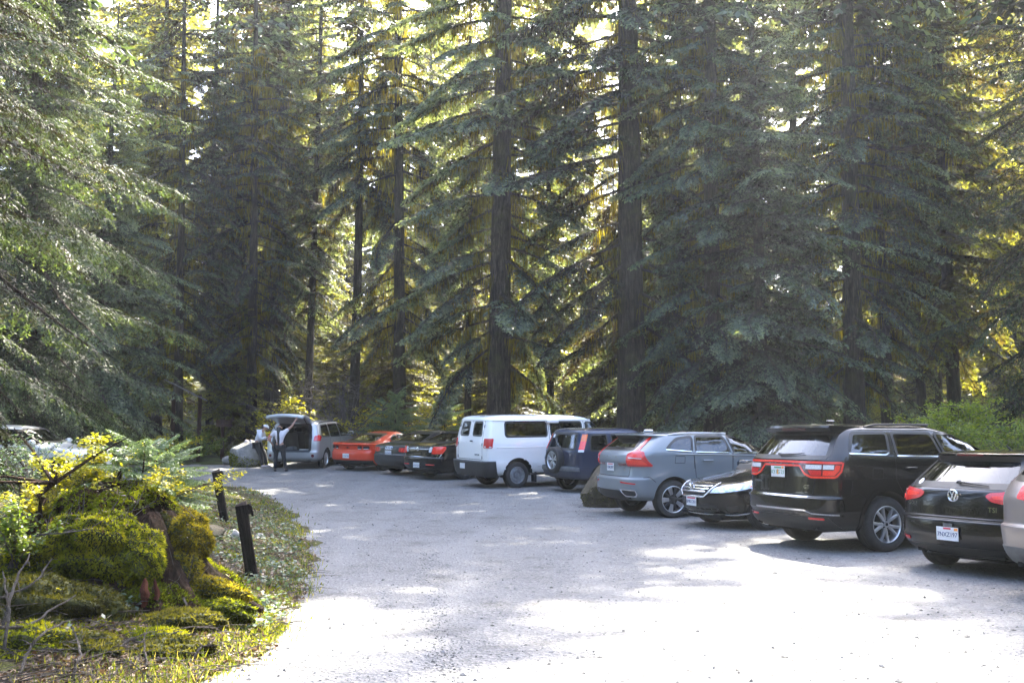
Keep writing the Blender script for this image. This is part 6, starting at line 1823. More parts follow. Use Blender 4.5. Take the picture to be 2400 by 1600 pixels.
# drooping roots and splintered snags of the stump
mb = MB()
for k, (a0, ln) in enumerate([(-1.2, .9), (-.6, 1.2), (-.2, 1.3), (-2.0, .8), (-2.6, 1.0), (3.0, .9)]):
    pts = [Vector((math.cos(a0) * (.45 + ln * t * .75), math.sin(a0) * (.4 + ln * t * .75), .40 * (1 - t) ** 1.5 - .34 * t + .03 * math.sin(6 * t + k))) for t in np.linspace(0, 1, 8)]
    mb.tube(pts, [.13 * (1 - .9 * t) + .008 for t in np.linspace(0, 1, 8)], 9)
mb.build('root', M['rot_wood'], st)
for (u, v0, v1, y, w, m_) in ((263, 1225, 1118, 9.1, .05, 'rot_wood'), (283, 1225, 1095, 9.15, .04, 'rot_wood'), (303, 1235, 1155, 8.9, .055, 'rot_wood'), (335, 1440, 1360, 8.05, .028, 'rot_red'), (342, 1400, 1355, 8.0, .035, 'rot_red'), (365, 1405, 1355, 8.1, .022, 'rot_red'), (340, 1470, 1420, 8.05, .02, 'rot_wood'), (395, 1430, 1330, 8.35, .07, 'rot_wood'), (250, 1210, 1150, 9.2, .03, 'rot_red')):
    a = Vector(loc_(u, v0, y)); b = Vector(loc_(u + random.uniform(-6, 6), v1, y))
    pts = [a + (b - a) * t + Vector((random.uniform(-.012, .012), random.uniform(-.012, .012), 0)) for t in np.linspace(0, 1, 6)]
    MB().tube(pts, [w, w * 1.05, w * .95, w * .8, w * .6, w * .2], 7).build('snag', M[m_], st, True, 30)

# ---- leaning dead branch and sticks around the stump
def branch(name, pxs, rad, mat, label, seed=0, group=None, fork=3):
    r = np.random.default_rng(seed)
    P = [at(*p) for p in pxs]
    e0 = P[0]
    pts = []
    Q = np.array([tuple(p - e0) for p in P]); t0 = np.linspace(0, 1, len(P)); tt = np.linspace(0, 1, 14)
    C = np.stack([pchip(t0, Q[:, j], tt) for j in range(3)], 1) + r.normal(0, rad * .5, (14, 3))
    C[0] = 0
    mb = MB().tube(C, [rad * (1 - .75 * t) + .002 for t in tt], 7)
    for _ in range(fork):
        k = r.integers(3, 12); d = r.normal(0, 1, 3); d[2] = abs(d[2]) * .6; d *= rad * r.uniform(8, 18) / np.linalg.norm(d)
        mb.tube([C[k], C[k] + d * .6 + r.normal(0, rad, 3), C[k] + d], [rad * .45, rad * .3, rad * .1], 5)
    o = mb.build(name, mat, None, True, 50)
    o.location = e0
    return tag(o, label, 'branch', group)
GB = 'dead branches around the stump'
branch('dead_branch', [(60, 1290, 8.6), (85, 1215, 8.7), (112, 1150, 8.8), (128, 1085, 8.9)], .042, M['rot_wood'], 'thick dark broken branch leaning up left of the moss dome', 1, GB, 5)
branch('dead_branch', [(8, 1480, 6.9), (25, 1400, 7.0), (48, 1340, 7.2), (70, 1300, 7.4)], .012, M['twig'], 'thin pale stick rising along the left picture edge', 2, GB)
branch('dead_branch', [(0, 1470, 6.7), (60, 1465, 6.9), (120, 1430, 7.1), (180, 1395, 7.3)], .011, M['twig'], 'long bare twig slanting up in front of the lower moss', 3, GB, 1)
branch('dead_branch', [(10, 1520, 6.6), (20, 1440, 6.7), (14, 1380, 6.8), (6, 1340, 6.9)], .010, M['twig'], 'crooked pale twig at the bottom left corner', 4, GB, 4)
branch('dead_branch', [(85, 1255, 8.0), (110, 1250, 8.0), (150, 1247, 8.0), (212, 1240, 8.0)], .008, M['twig'], 'pale twig lying level across the side of the moss dome', 5, GB, 3)
branch('dead_branch', [(270, 1530, 7.0), (300, 1500, 7.1), (345, 1505, 7.2), (420, 1480, 7.3)], .009, M['twig'], 'brown twig lying below the stump', 6, GB, 2)
branch('dead_branch', [(345, 1560, 6.6), (340, 1520, 6.7), (338, 1480, 6.8)], .007, M['twig'], 'short upright twig below the stump', 7, GB, 1)
branch('dead_branch', [(0, 1215, 8.4), (30, 1205, 8.5), (70, 1210, 8.6), (90, 1220, 8.6)], .013, M['twig'], 'arched pale branch left of the leaning dark branch', 8, GB, 4)
branch('dead_branch', [(606, 1350, 11.0), (625, 1354, 11.0), (645, 1358, 11.0)], .014, M['twig'], 'short stick on the grass right of the nearer post', 9, GB, 1)
branch('dead_branch', [(535, 1345, 9.4), (548, 1325, 9.5), (560, 1308, 9.6)], .010, M['twig'], 'pale broken stick standing between stump and nearer post', 10, GB, 0)
branch('dead_branch', [(430, 1400, 8.2), (450, 1440, 8.1), (475, 1430, 8.2)], .008, M['twig'], 'dry stalk in front of the sun-tinted moss root', 11, GB, 2)

for k, (p, lb) in enumerate([
        ([(40, 1598, 6.2), (70, 1520, 6.4), (120, 1470, 6.6), (175, 1450, 6.8)], 'forked bare twig curving over the dull moss at the bottom edge'),
        ([(170, 1590, 6.3), (185, 1540, 6.4), (180, 1500, 6.6), (172, 1470, 6.7)], 'upright bare twig in the bottom moss near the corner'),
        ([(0, 1400, 7.2), (40, 1385, 7.3), (85, 1360, 7.4), (120, 1310, 7.6)], 'brown stick leaning across the moss below the arched branch'),
        ([(440, 1560, 6.9), (470, 1520, 7.0), (500, 1500, 7.1)], 'short grey stick near the gravel at the bottom of the island')]):
    branch('dead_branch', p, .009, M['twig'], lb, 40 + k, GB, 5)
# ---- rocks on the island
def boulder(name, c, rad, seed, label, mat, mossy=None, amp=.16, group=None, cut=None, rot=0.0, facet=True):
    V, F = blob((0, 0, 0), rad, seed, amp, 40, 26, rot, 1.7, .16)
    rc = np.random.default_rng(seed + 900)
    for _ in range(16):
        n_ = rc.normal(0, 1, 3); n_ /= np.linalg.norm(n_)
        h = V @ n_ - np.linalg.norm(np.array(rad) * n_) * rc.uniform(.72, .92)
        V = V - np.outer(np.maximum(h, 0) * .95, n_)
    if cut:
        for (nx, ny, nz, d) in cut:
            n_ = np.array([nx, ny, nz]) / np.linalg.norm([nx, ny, nz])
            h = V @ n_ - d
            V = V - np.outer(np.maximum(h, 0) * .92, n_)
    e = empty(name, c, 0, label, 'rock', group)
    mesh('rock_body', V, F, mat, e, True, 18)
    if mossy:
        r = np.random.default_rng(seed)
        P, Nn = surf_pts(V, F, mossy[0], r)
        Nn = Nn * np.sign(np.sum(Nn * P, 1))[:, None]
        k = mossy[2](P, Nn)
        P, Nn = P[k], Nn[k]
        D = Nn + r.normal(0, .5, P.shape); D /= np.linalg.norm(D, axis=1, keepdims=True)
        up = r.normal(0, 1, P.shape); up /= np.linalg.norm(up, axis=1, keepdims=True)
        q = link('moss_leaves', quad_mesh('moss_leaves', kites(P, D, up, mossy[3] * r.uniform(.5, 1.3, len(P)), mossy[3] * .3 * r.uniform(.6, 1.3, len(P))), M[mossy[1]], 4, False, r.uniform(0, 1, len(P))), e); q['kind'] = 'stuff'
    return e
def rock_mat(name, lo, mid, hi, mossc, mossamt):
    m, nt, out = new_mat(name)
    p = N(nt, 'ShaderNodeBsdfPrincipled'); p.inputs['Roughness'].default_value = .9; p.inputs['Specular IOR Level'].default_value = .2
    vec = objvec(nt)
    f = noise(nt, vec, 3.2, 8, .72)
    c = ramp(nt, f, [(.3, lo), (.5, mid), (.68, hi)])
    c = mixc(nt, ramp(nt, noise(nt, vec, 26, 5, .8), [(.55, 0), (.7, .5)]), c, lo)
    c = mixc(nt, ramp(nt, noise(nt, vec, 2.2, 6, .7), [(.5 - mossamt * .3, 0), (.62, mossamt)]), c, mossc)
    L(nt, c, p.inputs['Base Color'])
    L(nt, bump(nt, noise(nt, vec, 12, 8, .75), .9, .06), p.inputs['Normal'])
    L(nt, p.outputs[0], out.inputs['Surface'])
    return m
M['granite'] = rock_mat('pale_granite', (.16, .15, .14), (.30, .285, .265), (.42, .40, .375), (.10, .10, .035), .25)
M['brown_rock'] = rock_mat('brown_mossy_rock', (.04, .032, .025), (.11, .088, .068), (.24, .205, .17), (.065, .060, .022), .6)
g = ground_at(583, 37.6)
boulder('boulder', (g.x, g.y, g.z + .36), (.80, .62, .66), 12, 'pale granite boulder with mossy foot beside the silver minivan', M['granite'], (9000, 'moss', lambda P, Nn: (P[:, 2] < -.02 - .25 * P[:, 0]) & (P[:, 2] > -.5), .05), cut=[(.5, -.75, .35, .38), (-.3, -.3, 1, .50), (1, -.2, .2, .55)])
g = ground_at(537, 38.6)
boulder('boulder', (g.x, g.y, g.z + .14), (.34, .3, .26), 15, 'small grey stone left of the pale granite boulder', M['granite'], cut=[(-.4, -.5, 1, .18)])
g = ground_at(1412, 22.4)
boulder('boulder', (g.x + .15, g.y, g.z + .34), (.64, .58, .72), 22, 'brown mossy boulder half hidden behind the grey SUV', M['brown_rock'], (3500, 'moss_dull', lambda P, Nn: (Nn[:, 2] < .6) & (P[:, 2] < .3), .035), cut=[(-.75, -.25, .7, .42), (.2, -1, .5, .42)])
g = island_px(494, 1258)
boulder('rock', (g.x, g.y, iz(g.x, g.y) + .05), (.21, .17, .13), 31, 'small brown rock in the moss between stump and farther post', M['brown_rock'])
g = island_px(552, 1262)
boulder('rock', (g.x, g.y, iz(g.x, g.y) + .04), (.07, .09, .09), 33, 'pale chunk of stone just left of the nearer post', M['granite'])
g = island_px(607, 1262)
boulder('rock', (g.x, g.y, iz(g.x, g.y) + .03), (.08, .06, .06), 34, 'pinkish chunk of stone right of the nearer post', M['granite'])

# ---- two dark posts
def post(u, v, vtop, label, lean, rz, w=.118):
    b = island_px(u, v)
    h = (v - vtop) / FPX * b.y / math.cos(R(lean)) * (1.0 if v > 1300 else 1.12)
    e = empty('wooden_post', (b.x, b.y, b.z - .02), 0, label, 'post', 'dark wooden posts on the island')
    e.rotation_euler = (R(3), R(lean), rz)
    mb = MB()
    d = w * .82
    v_ = []; f_ = []
    zz = [-.35, 0, .3, .6, h - .03]
    for z in zz:
        k = 1 + (.03 if z < .1 else 0)
        for sx, sy in ((-1, -1), (1, -1), (1, 1), (-1, 1)): v_.append((sx * w / 2 * k + random.uniform(-.003, .003), sy * d / 2 * k, z))
    for i in range(len(zz) - 1):
        for k in range(4): f_.append((i * 4 + k, i * 4 + (k + 1) % 4, i * 4 + 4 + (k + 1) % 4, i * 4 + 4 + k))
    mb.add(v_, f_)
    mb.build('post_shaft', M['post_wood'], e, False)
    # bevelled weathered top
    t0 = h - .03
    q = [(-w / 2, -d / 2, t0), (w / 2, -d / 2, t0), (w / 2, d / 2, t0), (-w / 2, d / 2, t0), (-w / 2, -d * .40, t0 + .015), (w / 2, -d * .40, t0 + .045), (w / 2, d * .4, t0 + .045), (-w / 2, d * .4, t0 + .015)]
    mesh('post_top', q, [(0, 1, 5, 4), (1, 2, 6, 5), (2, 3, 7, 6), (3, 0, 4, 7), (4, 5, 6, 7)], M['post_top'], e, False)
    # hooked rail stub on the side of the head
    q = [(w / 2, h - .035), (w / 2 + .03, h - .025), (w / 2 + .050, h - .06), (w / 2 + .058, h - .165), (w / 2 + .04, h - .168), (w / 2 + .03, h - .13), (w / 2, h - .135)]
    n_ = len(q)
    mesh('rail_stub', [(a, -d * .42, b_) for a, b_ in q] + [(a, d * .42, b_) for a, b_ in q], [tuple(range(n_)), tuple(range(2 * n_ - 1, n_ - 1, -1))] + [(i, n_ + i, n_ + (i + 1) % n_, (i + 1) % n_) for i in range(n_)], M['post_wood'], e, False)
    return e
post(592, 1356, 1177, 'nearer of two leaning dark wooden posts by the gravel edge', -9.5, .15)
post(528, 1224, 1114, 'farther of two leaning dark wooden posts by the gravel edge', -11, .1)

# ---- grass, litter, low plants
r_ = np.random.default_rng(77)
def scatter(n, f):
    # even cover of the part of the island in view
    vv = r_.uniform(1128, 1680, n)
    y = EYE * FPX / (vv - HOR) * r_.uniform(.98, 1.02, n)
    x = (r_.uniform(-80, 770, n) - 1200) / FPX * y
    d = poly_dist(x, y, ISLAND)
    k = f(x, y, d)
    return x[k], y[k], d[k]
x, y, d = scatter(120000, lambda x, y, d: (d > -.30) & (r_.uniform(0, 1, len(x)) < np.clip(np.exp(-np.abs(d - .10) * 3.0) * (.25 + .75 * (fbm(x * 1.6, y * 1.6, 4) > .45)) * .55 + .012 * (d > 0), 0, 1) * np.where(d < 0, np.exp(d * 9), 1)))
z = np.where(d > -.02, isl_z(x, y), gzv(y)) + 0.0
P = np.stack([x, y, z], 1); n = len(x)
D = r_.normal(0, .38, P.shape); D[:, 2] = 1; D /= np.linalg.norm(D, axis=1, keepdims=True)
up = r_.normal(0, 1, P.shape); up[:, 2] = 0; up /= np.linalg.norm(up, axis=1, keepdims=True)
tag(link('grass', quad_mesh('grass', kites(P, D, up, (.02 + .07 * r_.uniform(0, 1, n) ** 2.5) * (1 + y * .03), .0028 * (1 + y * .08) * np.ones(n)), M['grass'], 4, False, r_.uniform(0, 1, n))), 'short green grass blades along the edge of the mossy island', 'grass', kind='stuff')
x, y, d = scatter(60000, lambda x, y, d: (d > -.22) & (r_.uniform(0, 1, len(x)) < np.where(d < 0, np.exp(d * 10), 1)) & (fbm(x * 2.1, y * 2.1, 14) > .34))
P = np.stack([x, y, isl_z(x, y) + .008 + .012 * r_.uniform(0, 1, len(x))], 1); n = len(x)
D = r_.normal(0, 1, P.shape); D[:, 2] *= .25; D /= np.linalg.norm(D, axis=1, keepdims=True)
up = np.tile([0, 0, 1.0], (n, 1)) + r_.normal(0, .5, P.shape); up /= np.linalg.norm(up, axis=1, keepdims=True)
tag(link('leaf_litter', quad_mesh('leaf_litter', kites(P, D, up, r_.uniform(.02, .055, n) * (1 + .02 * y), r_.uniform(.007, .016, n) * (1 + .02 * y)), M['litter'], 4, False, r_.uniform(0, 1, n))), 'dry brown and pale leaf litter covering the island soil', 'leaf litter', kind='stuff')
x, y, d = scatter(36000, lambda x, y, d: (d > .05) & (fbm(x * 1.3 + 5, y * 1.3, 24) > .50))
P = np.stack([x, y, isl_z(x, y) + .02 + .09 * r_.uniform(0, 1, len(x)) ** 2], 1); n = len(x)
D = r_.normal(0, 1, P.shape); D[:, 2] *= .35; D /= np.linalg.norm(D, axis=1, keepdims=True)
up = np.tile([0, 0, 1.0], (n, 1)) + r_.normal(0, .45, P.shape); up /= np.linalg.norm(up, axis=1, keepdims=True)
tag(link('ground_cover', quad_mesh('ground_cover', kites(P, D, up, r_.uniform(.025, .06, n) * (1 + .02 * y), r_.uniform(.009, .018, n) * (1 + .02 * y)), M['bramble'], 4, False, r_.uniform(0, 1, n))), 'low trailing bramble leaves on the island by the posts', 'ground cover', kind='stuff')
x, y, d = scatter(80000, lambda x, y, d: (d > -.05) & (fbm(x * 1.2 + 9, y * 1.2, 34) > .46))
P = np.stack([x, y, isl_z(x, y)], 1); n = len(x)
D = r_.normal(0, .8, P.shape); D[:, 2] = np.abs(D[:, 2]) + .6; D /= np.linalg.norm(D, axis=1, keepdims=True)
up = r_.normal(0, 1, P.shape); up /= np.linalg.norm(up, axis=1, keepdims=True)
tag(link('moss_carpet', quad_mesh('moss_carpet', kites(P, D, up, r_.uniform(.015, .04, n) * (1 + .03 * y), r_.uniform(.004, .009, n) * (1 + .03 * y)), M['moss'], 4, False, np.clip(fbm(x * 2, y * 2, 44) * 1.4 - .2 + r_.normal(0, .1, n), 0, 1))), 'yellow-green moss carpet on the island ground', 'moss', kind='stuff')
mb = MB()
x, y, d = scatter(2600, lambda x, y, d: d > .0)
for xx, yy in zip(x, y):
    a = r_.uniform(0, 6.28); ln = r_.uniform(.08, .45); zz = iz(xx, yy) + .015
    dv = Vector((math.cos(a), math.sin(a), r_.normal(.08, .12))) * ln
    mb.tube([(xx, yy, zz), Vector((xx, yy, zz)) + dv * .5 + Vector((0, 0, .02)), Vector((xx, yy, zz)) + dv], [.005, .004, .002], 3, False)
tag(mb.build('fallen_twigs', M['twig'], None, False), 'thin dry twigs strewn over the island', 'twigs', kind='stuff')

# ---- shrubs
def shrub(name, base, size, nstem, nleaf, leafl, leafw, mat, label, seed, stemmat='twig', spread=1.0, group=None, droop=.2, stemr=.008, per=14):
    r = np.random.default_rng(seed)
    e = empty(name, base, 0, label, 'shrub', group)
    mb = MB(); P = []
    ends = []
    for i in range(nstem):
        a = r.uniform(0, 6.28); sp = abs(r.normal(.0, .55)) * spread
        h = size * r.uniform(.55, 1.05)
        tip = np.array([math.cos(a) * sp * size, math.sin(a) * sp * size, h])
        pts = [np.array([math.cos(a), math.sin(a), 0]) * .04 * size * r.uniform(0, 2)]
        for t in np.linspace(.2, 1, 6): pts.append(tip * np.array([t ** 1.3, t ** 1.3, t * (1 + droop * (1 - t)) - droop * .6 * t * t * sp]) + r.normal(0, .02 * size, 3))
        mb.tube(pts, [stemr * (1 - .12 * k) for k in range(7)], 4, False)
        for k in range(per // 3):
            q = pts[r.integers(2, 7)]; d = r.normal(0, 1, 3); d /= np.linalg.norm(d); d[2] *= .5
            e2 = q + d * size * r.uniform(.10, .30)
            mb.tube([q, (q + e2) / 2 + r.normal(0, .01 * size, 3), e2], [stemr * .5, stemr * .35, stemr * .15], 3, False)
            ends.append((q, e2))
        ends.append((pts[3], pts[6]))
    mb.build('stems', M[stemmat], e, True)
    if nleaf:
        k = r.integers(0, len(ends), nleaf); t = r.uniform(.15, 1.05, nleaf)
        A = np.array([q[0] for q in ends])[k]; B = np.array([q[1] for q in ends])[k]
        P = A + (B - A) * t[:, None] + r.normal(0, .018 * size + leafl * .3, A.shape)
        D = r.normal(0, 1, P.shape); D[:, 2] = D[:, 2] * .4 - .1; D /= np.linalg.norm(D, axis=1, keepdims=True)
        up = np.tile([0, 0, 1.0], (nleaf, 1)) + r.normal(0, .45, P.shape); up /= np.linalg.norm(up, axis=1, keepdims=True)
        q = link('leaves', quad_mesh('leaves', kites(P, D, up, leafl * r.uniform(.6, 1.3, nleaf), leafw * r.uniform(.7, 1.3, nleaf), .1), M[mat], 4, False, r.uniform(0, 1, nleaf)), e); q['kind'] = 'stuff'
    return e
GS = 'yellow-leaved shrubs on the island'
b = at(215, 1190, 9.3); shrub('leafy_shrub', b, 0.62, 24, 3600, .040, .014, 'yellow_leaf', 'bright yellow-leaved shrub growing on top of the stump before the white SUV', 1, spread=1.5, group=GS)
b = at(110, 1240, 9.0); shrub('leafy_shrub', b, .50, 18, 1900, .038, .013, 'yellow_leaf', 'yellow-green shrub beside the leaning dark branch', 2, spread=1.1, group=GS)
b = at(345, 1215, 9.0); shrub('leafy_shrub', b, .48, 18, 1800, .034, .012, 'yellow_leaf', 'small yellow shrub at the foot of the pale hemlock sapling', 3, spread=1.2, group=GS)
b = at(30, 1330, 8.2); shrub('leafy_shrub', b, .55, 14, 1400, .04, .013, 'green_leaf', 'green-leaved shrub at the left picture edge below the arched branch', 4, spread=1.1, group=GS)
b = at(150, 1440, 7.7); shrub('leafy_shrub', b, .28, 8, 350, .026, .009, 'yellow_leaf', 'sparse yellow sprig in front of the dark lower stump', 5, spread=1.0, group=GS)
b = at(60, 1180, 10.5); shrub('leafy_shrub', b, .8, 16, 900, .04, .012, 'bramble', 'thin-leaved dark shrub in front of the white SUV', 6, spread=1.0, group=GS)
GR = 'roadside shrubs behind the cars'
g = ground_at(2270, 25.5); shrub('leafy_shrub', g, 2.45, 40, 9000, .085, .030, 'lime_leaf', 'yellow-green bush rising behind the black SUV and the black hatchback', 7, spread=.9, group=GR, stemr=.02)
g = ground_at(2420, 23.5); shrub('leafy_shrub', g, 2.0, 34, 8000, .08, .028, 'green_leaf', 'dull green bush at the picture edge above the hatchback roof', 8, spread=.9, group=GR, stemr=.02)
g = ground_at(862, 41.5); shrub('leafy_shrub', g, 2.1, 24, 2600, .12, .042, 'yellow_leaf', 'bright yellow shrub behind the red-orange coupe', 9, spread=.9, group=GR, stemr=.015)
g = ground_at(668, 42.0); shrub('leafy_shrub', g, 2.6, 24, 2400, .12, .042, 'yellow_leaf', 'golden shrub showing above the raised tailgate', 10, spread=.8, group=GR, stemr=.015)
g = ground_at(985, 42.0); shrub('leafy_shrub', g, 2.2, 22, 2200, .12, .042, 'yellow_leaf', 'yellow-green shrub behind the black sedan beside the van', 11, spread=.9, group=GR, stemr=.015)
g = ground_at(700, 43.0); shrub('bare_shrub', g, 3.6, 34, 0, .1, .03, 'litter', 'tall bare shrub of pale twigs behind the minivan roof', 12, spread=.55, group=GR, stemr=.022, per=18)
g = ground_at(800, 40.5); shrub('bare_shrub', g, 3.6, 46, 0, .1, .03, 'litter', 'arching bare shrub of pale twigs between minivan and coupe', 13, spread=.8, group=GR, stemr=.024, per=18)
g = ground_at(455, 40.0); shrub('leafy_shrub', g, 1.3, 18, 2200, .10, .035, 'green_leaf', 'low green shrub below the wooden trail sign', 14, spread=1.2, group=GR, stemr=.012)
g = ground_at(372, 37.0); shrub('leafy_shrub', g, 1.2, 16, 1800, .10, .035, 'yellow_leaf', 'low yellow shrub at the far edge of the gravel', 15, spread=1.2, group=GR, stemr=.012)
g = ground_at(1560, 33.5); shrub('leafy_shrub', g, 1.6, 20, 2200, .11, .035, 'bramble', 'dark low shrub behind the grey SUV roof', 16, spread=1.1, group=GR, stemr=.012)

# ---- pale hemlock saplings
TINY = [make_spray(4.0, 90 + k, tw=.17, sp=.15, kl=.34, kw=.055, droop=.16, width=.30, hang=.2) for k in range(2)]
P_SAP = tree_proto(120, 1.25, .035, .12, .62, 26, fine=TINY, split=99, low=.8, pitch=(-12, 35), mat='needle_pale', layers=1, lean=.05, shape=.6)
P_SAP2 = tree_proto(121, 3.2, .07, .2, 1.5, 48, fine=TINY, split=99, low=.8, pitch=(-10, 30), mat='needle_pale', layers=1, lean=.1, shape=.7)
b = at(322, 1225, 9.25)
plant(P_SAP, 'hemlock_sapling', b.x, b.y, .6, 'pale hemlock sapling growing out of the mossy stump', .72, 'hemlock saplings', z=b.z, cat='sapling')
b = at(395, 1200, 10.2)
plant(P_SAP, 'hemlock_sapling', b.x, b.y, 2.6, 'smaller pale hemlock sapling behind the sun-tinted moss', .62, 'hemlock saplings', z=b.z, cat='sapling')
for (u, y, s_, rz, lb) in ((925, 40.0, .95, .5, 'pale feathery sapling right behind the graphite sedan'), (890, 41.0, .8, 2.0, 'pale sapling between the red-orange coupe and the yellow shrub'), (1040, 41.0, .9, 1.0, 'feathery sapling left of the white van roof')):
    g = ground_at(u, y)
    plant(P_SAP2, 'hemlock_sapling', g.x, g.y, rz, lb, s_, 'hemlock saplings', z=g.z - .02, cat='sapling')

# ---- trail sign and kiosk roof at the far end
g = ground_at(519, 41.0)
e = empty('trail_sign', g, 0, 'brown wooden trail sign board on a post at the end of the gravel', 'sign')
MB().box((0, .05, .75), (.12, .12, 1.9)).build('post', M['sign_wood'], e, False)
for k in range(2): MB().box((.08, -.04, 1.43 + .15 * k), (.66, .05, .14), bev=.01).build('board', M['sign_wood'], e, False)
g = ground_at(432, 39.5)
e = empty('trail_kiosk', g, R(12), 'weathered grey plank roof of a trail kiosk under the boughs', 'kiosk')
for sx in (-.5, .5): MB().box((sx, .2, 1.25), (.14, .14, 2.9)).build('post', M['sign_wood'], e, False)
rt = Matrix.Rotation(R(27), 3, 'Y')
for k in range(6): MB().box(rt @ Vector((-.75 + .29 * k, 0, .012 * (k % 2))) + Vector((0, 0, 2.85)), (.28, 1.3, .05), rt).build('roof_plank', M['grey_wood'], e, False)
# ================================================================== people
M['skin'] = simple('skin', (.42, .24, .17), .55)
M['hair'] = simple('black_hair', (.008, .007, .007), .45, bumps=.5, bscale=120)
M['tee'] = simple('pale_tee', (.66, .62, .64), .85, var=.08, vscale=8, bumps=.3, bscale=14)
M['hoodie'] = simple('pale_hoodie', (.70, .70, .72), .9, var=.08, vscale=8, bumps=.4, bscale=12)
M['trouser'] = simple('black_trousers', (.012, .012, .014), .8, bumps=.3, bscale=14)
M['shoe_dark'] = simple('dark_shoes', (.02, .02, .022), .6)
M['shoe_pale'] = simple('pale_shoes', (.58, .50, .50), .6)
M['cap_white'] = simple('white_cap', (.66, .65, .63), .8)
def skin_obj(name, pts, edges, mat, parent, sub=2):
    """one continuous surface grown round a skeleton: pts = (x, y, z, radius) or (x, y, z, rx, ry)"""
    me = bpy.data.meshes.new(name)
    me.from_pydata([p[:3] for p in pts], edges, [])
    me.materials.append(mat)
    o = link(name, me, parent)
    md = o.modifiers.new('skin', 'SKIN'); md.use_smooth_shade = True
    if not me.skin_vertices: me.attributes.new('skin_vertices', 'INT', 'POINT') if False else None
    sv = me.skin_vertices[0].data if me.skin_vertices else None
    if sv is None:
        bpy.context.view_layer.objects.active = o
        bpy.ops.mesh.customdata_skin_add()
        sv = me.skin_vertices[0].data
    for i, p in enumerate(pts):
        sv[i].radius = (p[3], p[4] if len(p) > 4 else p[3])
        sv[i].use_root = (i == 0)
    sd = o.modifiers.new('smooth', 'SUBSURF'); sd.levels = sub; sd.render_levels = sub
    return o
def chain(*idx): return [(idx[i], idx[i + 1]) for i in range(len(idx) - 1)]
def person(loc, J, clothes, label, rz=0.0):
    """J: joint name -> point. body is one skinned surface with fingers; clothes grow round the same joints"""
    e = empty('person', loc, rz, label, 'person')
    e.scale = (1.10, 1.10, 1.03)
    P = []; idx = {}
    def add(n, p, *r):
        idx[n] = len(P); P.append(tuple(p) + tuple(r)); return idx[n]
    def lerp(a, b, t): return tuple(np.array(a) * (1 - t) + np.array(b) * t)
    E = []
    add('pelvis', J['pelvis'], .125, .10)
    add('waist', lerp(J['pelvis'], J['chest'], .45), .105, .085)
    add('chest', J['chest'], .13, .095)
    add('neck', J['neck'], .050); add('head0', lerp(J['neck'], J['head'], .45), .058); add('head1', J['head'], .082, .092); add('head2', J['crown'], .060)
    E += chain(0, 1, 2, 3, 4, 5, 6)
    for s in 'LR':
        a = add('hip' + s, J['hip' + s], .088); b = add('knee' + s, J['knee' + s], .056); c_ = add('calf' + s, lerp(J['knee' + s], J['ankle' + s], .35), .054); d = add('ankle' + s, J['ankle' + s], .036); t = add('toe' + s, J['toe' + s], .030)
        E += [(0, a)] + chain(a, b, c_, d, t)
        a = add('shoulder' + s, J['shoulder' + s], .058); b = add('elbow' + s, J['elbow' + s], .038); c_ = add('wrist' + s, J['wrist' + s], .026)
        wv = np.array(J['wrist' + s]); ev = np.array(J['elbow' + s]); dv = (wv - ev) / np.linalg.norm(wv - ev)
        pm = add('palm' + s, wv + dv * .06, .030, .016)
        E += [(2, a)] + chain(a, b, c_, pm)
        sd = np.cross(dv, [0, 1, .2]); sd /= np.linalg.norm(sd) + 1e-9
        cu = np.cross(dv, sd)
        for k, (o_, ln) in enumerate(((-.024, .062), (-.008, .075), (.008, .070), (.024, .055))):
            f1 = add('f%s%da' % (s, k), wv + dv * .095 + sd * o_, .0095); f2 = add('f%s%db' % (s, k), wv + dv * (.095 + ln * .55) + sd * o_ * 1.1 + cu * .010, .0085); f3 = add('f%s%dc' % (s, k), wv + dv * (.095 + ln * .85) + sd * o_ * 1.1 + cu * .028, .007)
            E += [(pm, f1)] + chain(f1, f2, f3)
        t1 = add('t%sa' % s, wv + dv * .035 + sd * -.035, .011); t2 = add('t%sb' % s, wv + dv * .070 + sd * -.055 + cu * .01, .009)
        E += [(c_, t1)] + chain(t1, t2)
    skin_obj('body', P, E, M['skin'], e, 1)
    clothes(e, J, lerp)
    # face: nose, ears, eyes
    hd = np.array(J['head']); fw = np.array(J['face']); fw = fw / np.linalg.norm(fw); upv = np.array(J['crown']) - np.array(J['neck']); upv /= np.linalg.norm(upv); sdv = np.cross(fw, upv)
    mb = MB()
    mb.tube([hd + fw * .085 + upv * .012, hd + fw * .112 - upv * .022, hd + fw * .088 - upv * .03], [.008, .013, .010], 6)
    for s in (1, -1): mb.tube([hd + sdv * s * .080 + upv * .02, hd + sdv * s * .094, hd + sdv * s * .080 - upv * .03], [.012, .014, .008], 6)
    mb.build('face', M['skin'], e)
    mb = MB()
    for s in (1, -1): mb.lathe([(.001, -.010), (.010, -.006), (.013, 0), (.010, .006), (.001, .010)], 8, 'z', hd + fw * .086 + sdv * s * .031 + upv * .012)
    mb.tube([hd + fw * .092 + sdv * .022 - upv * .052, hd + fw * .098 - upv * .053, hd + fw * .092 - sdv * .022 - upv * .052], .005, 5)
    mb.build('eyes_and_mouth', M['hair'], e)
    return e
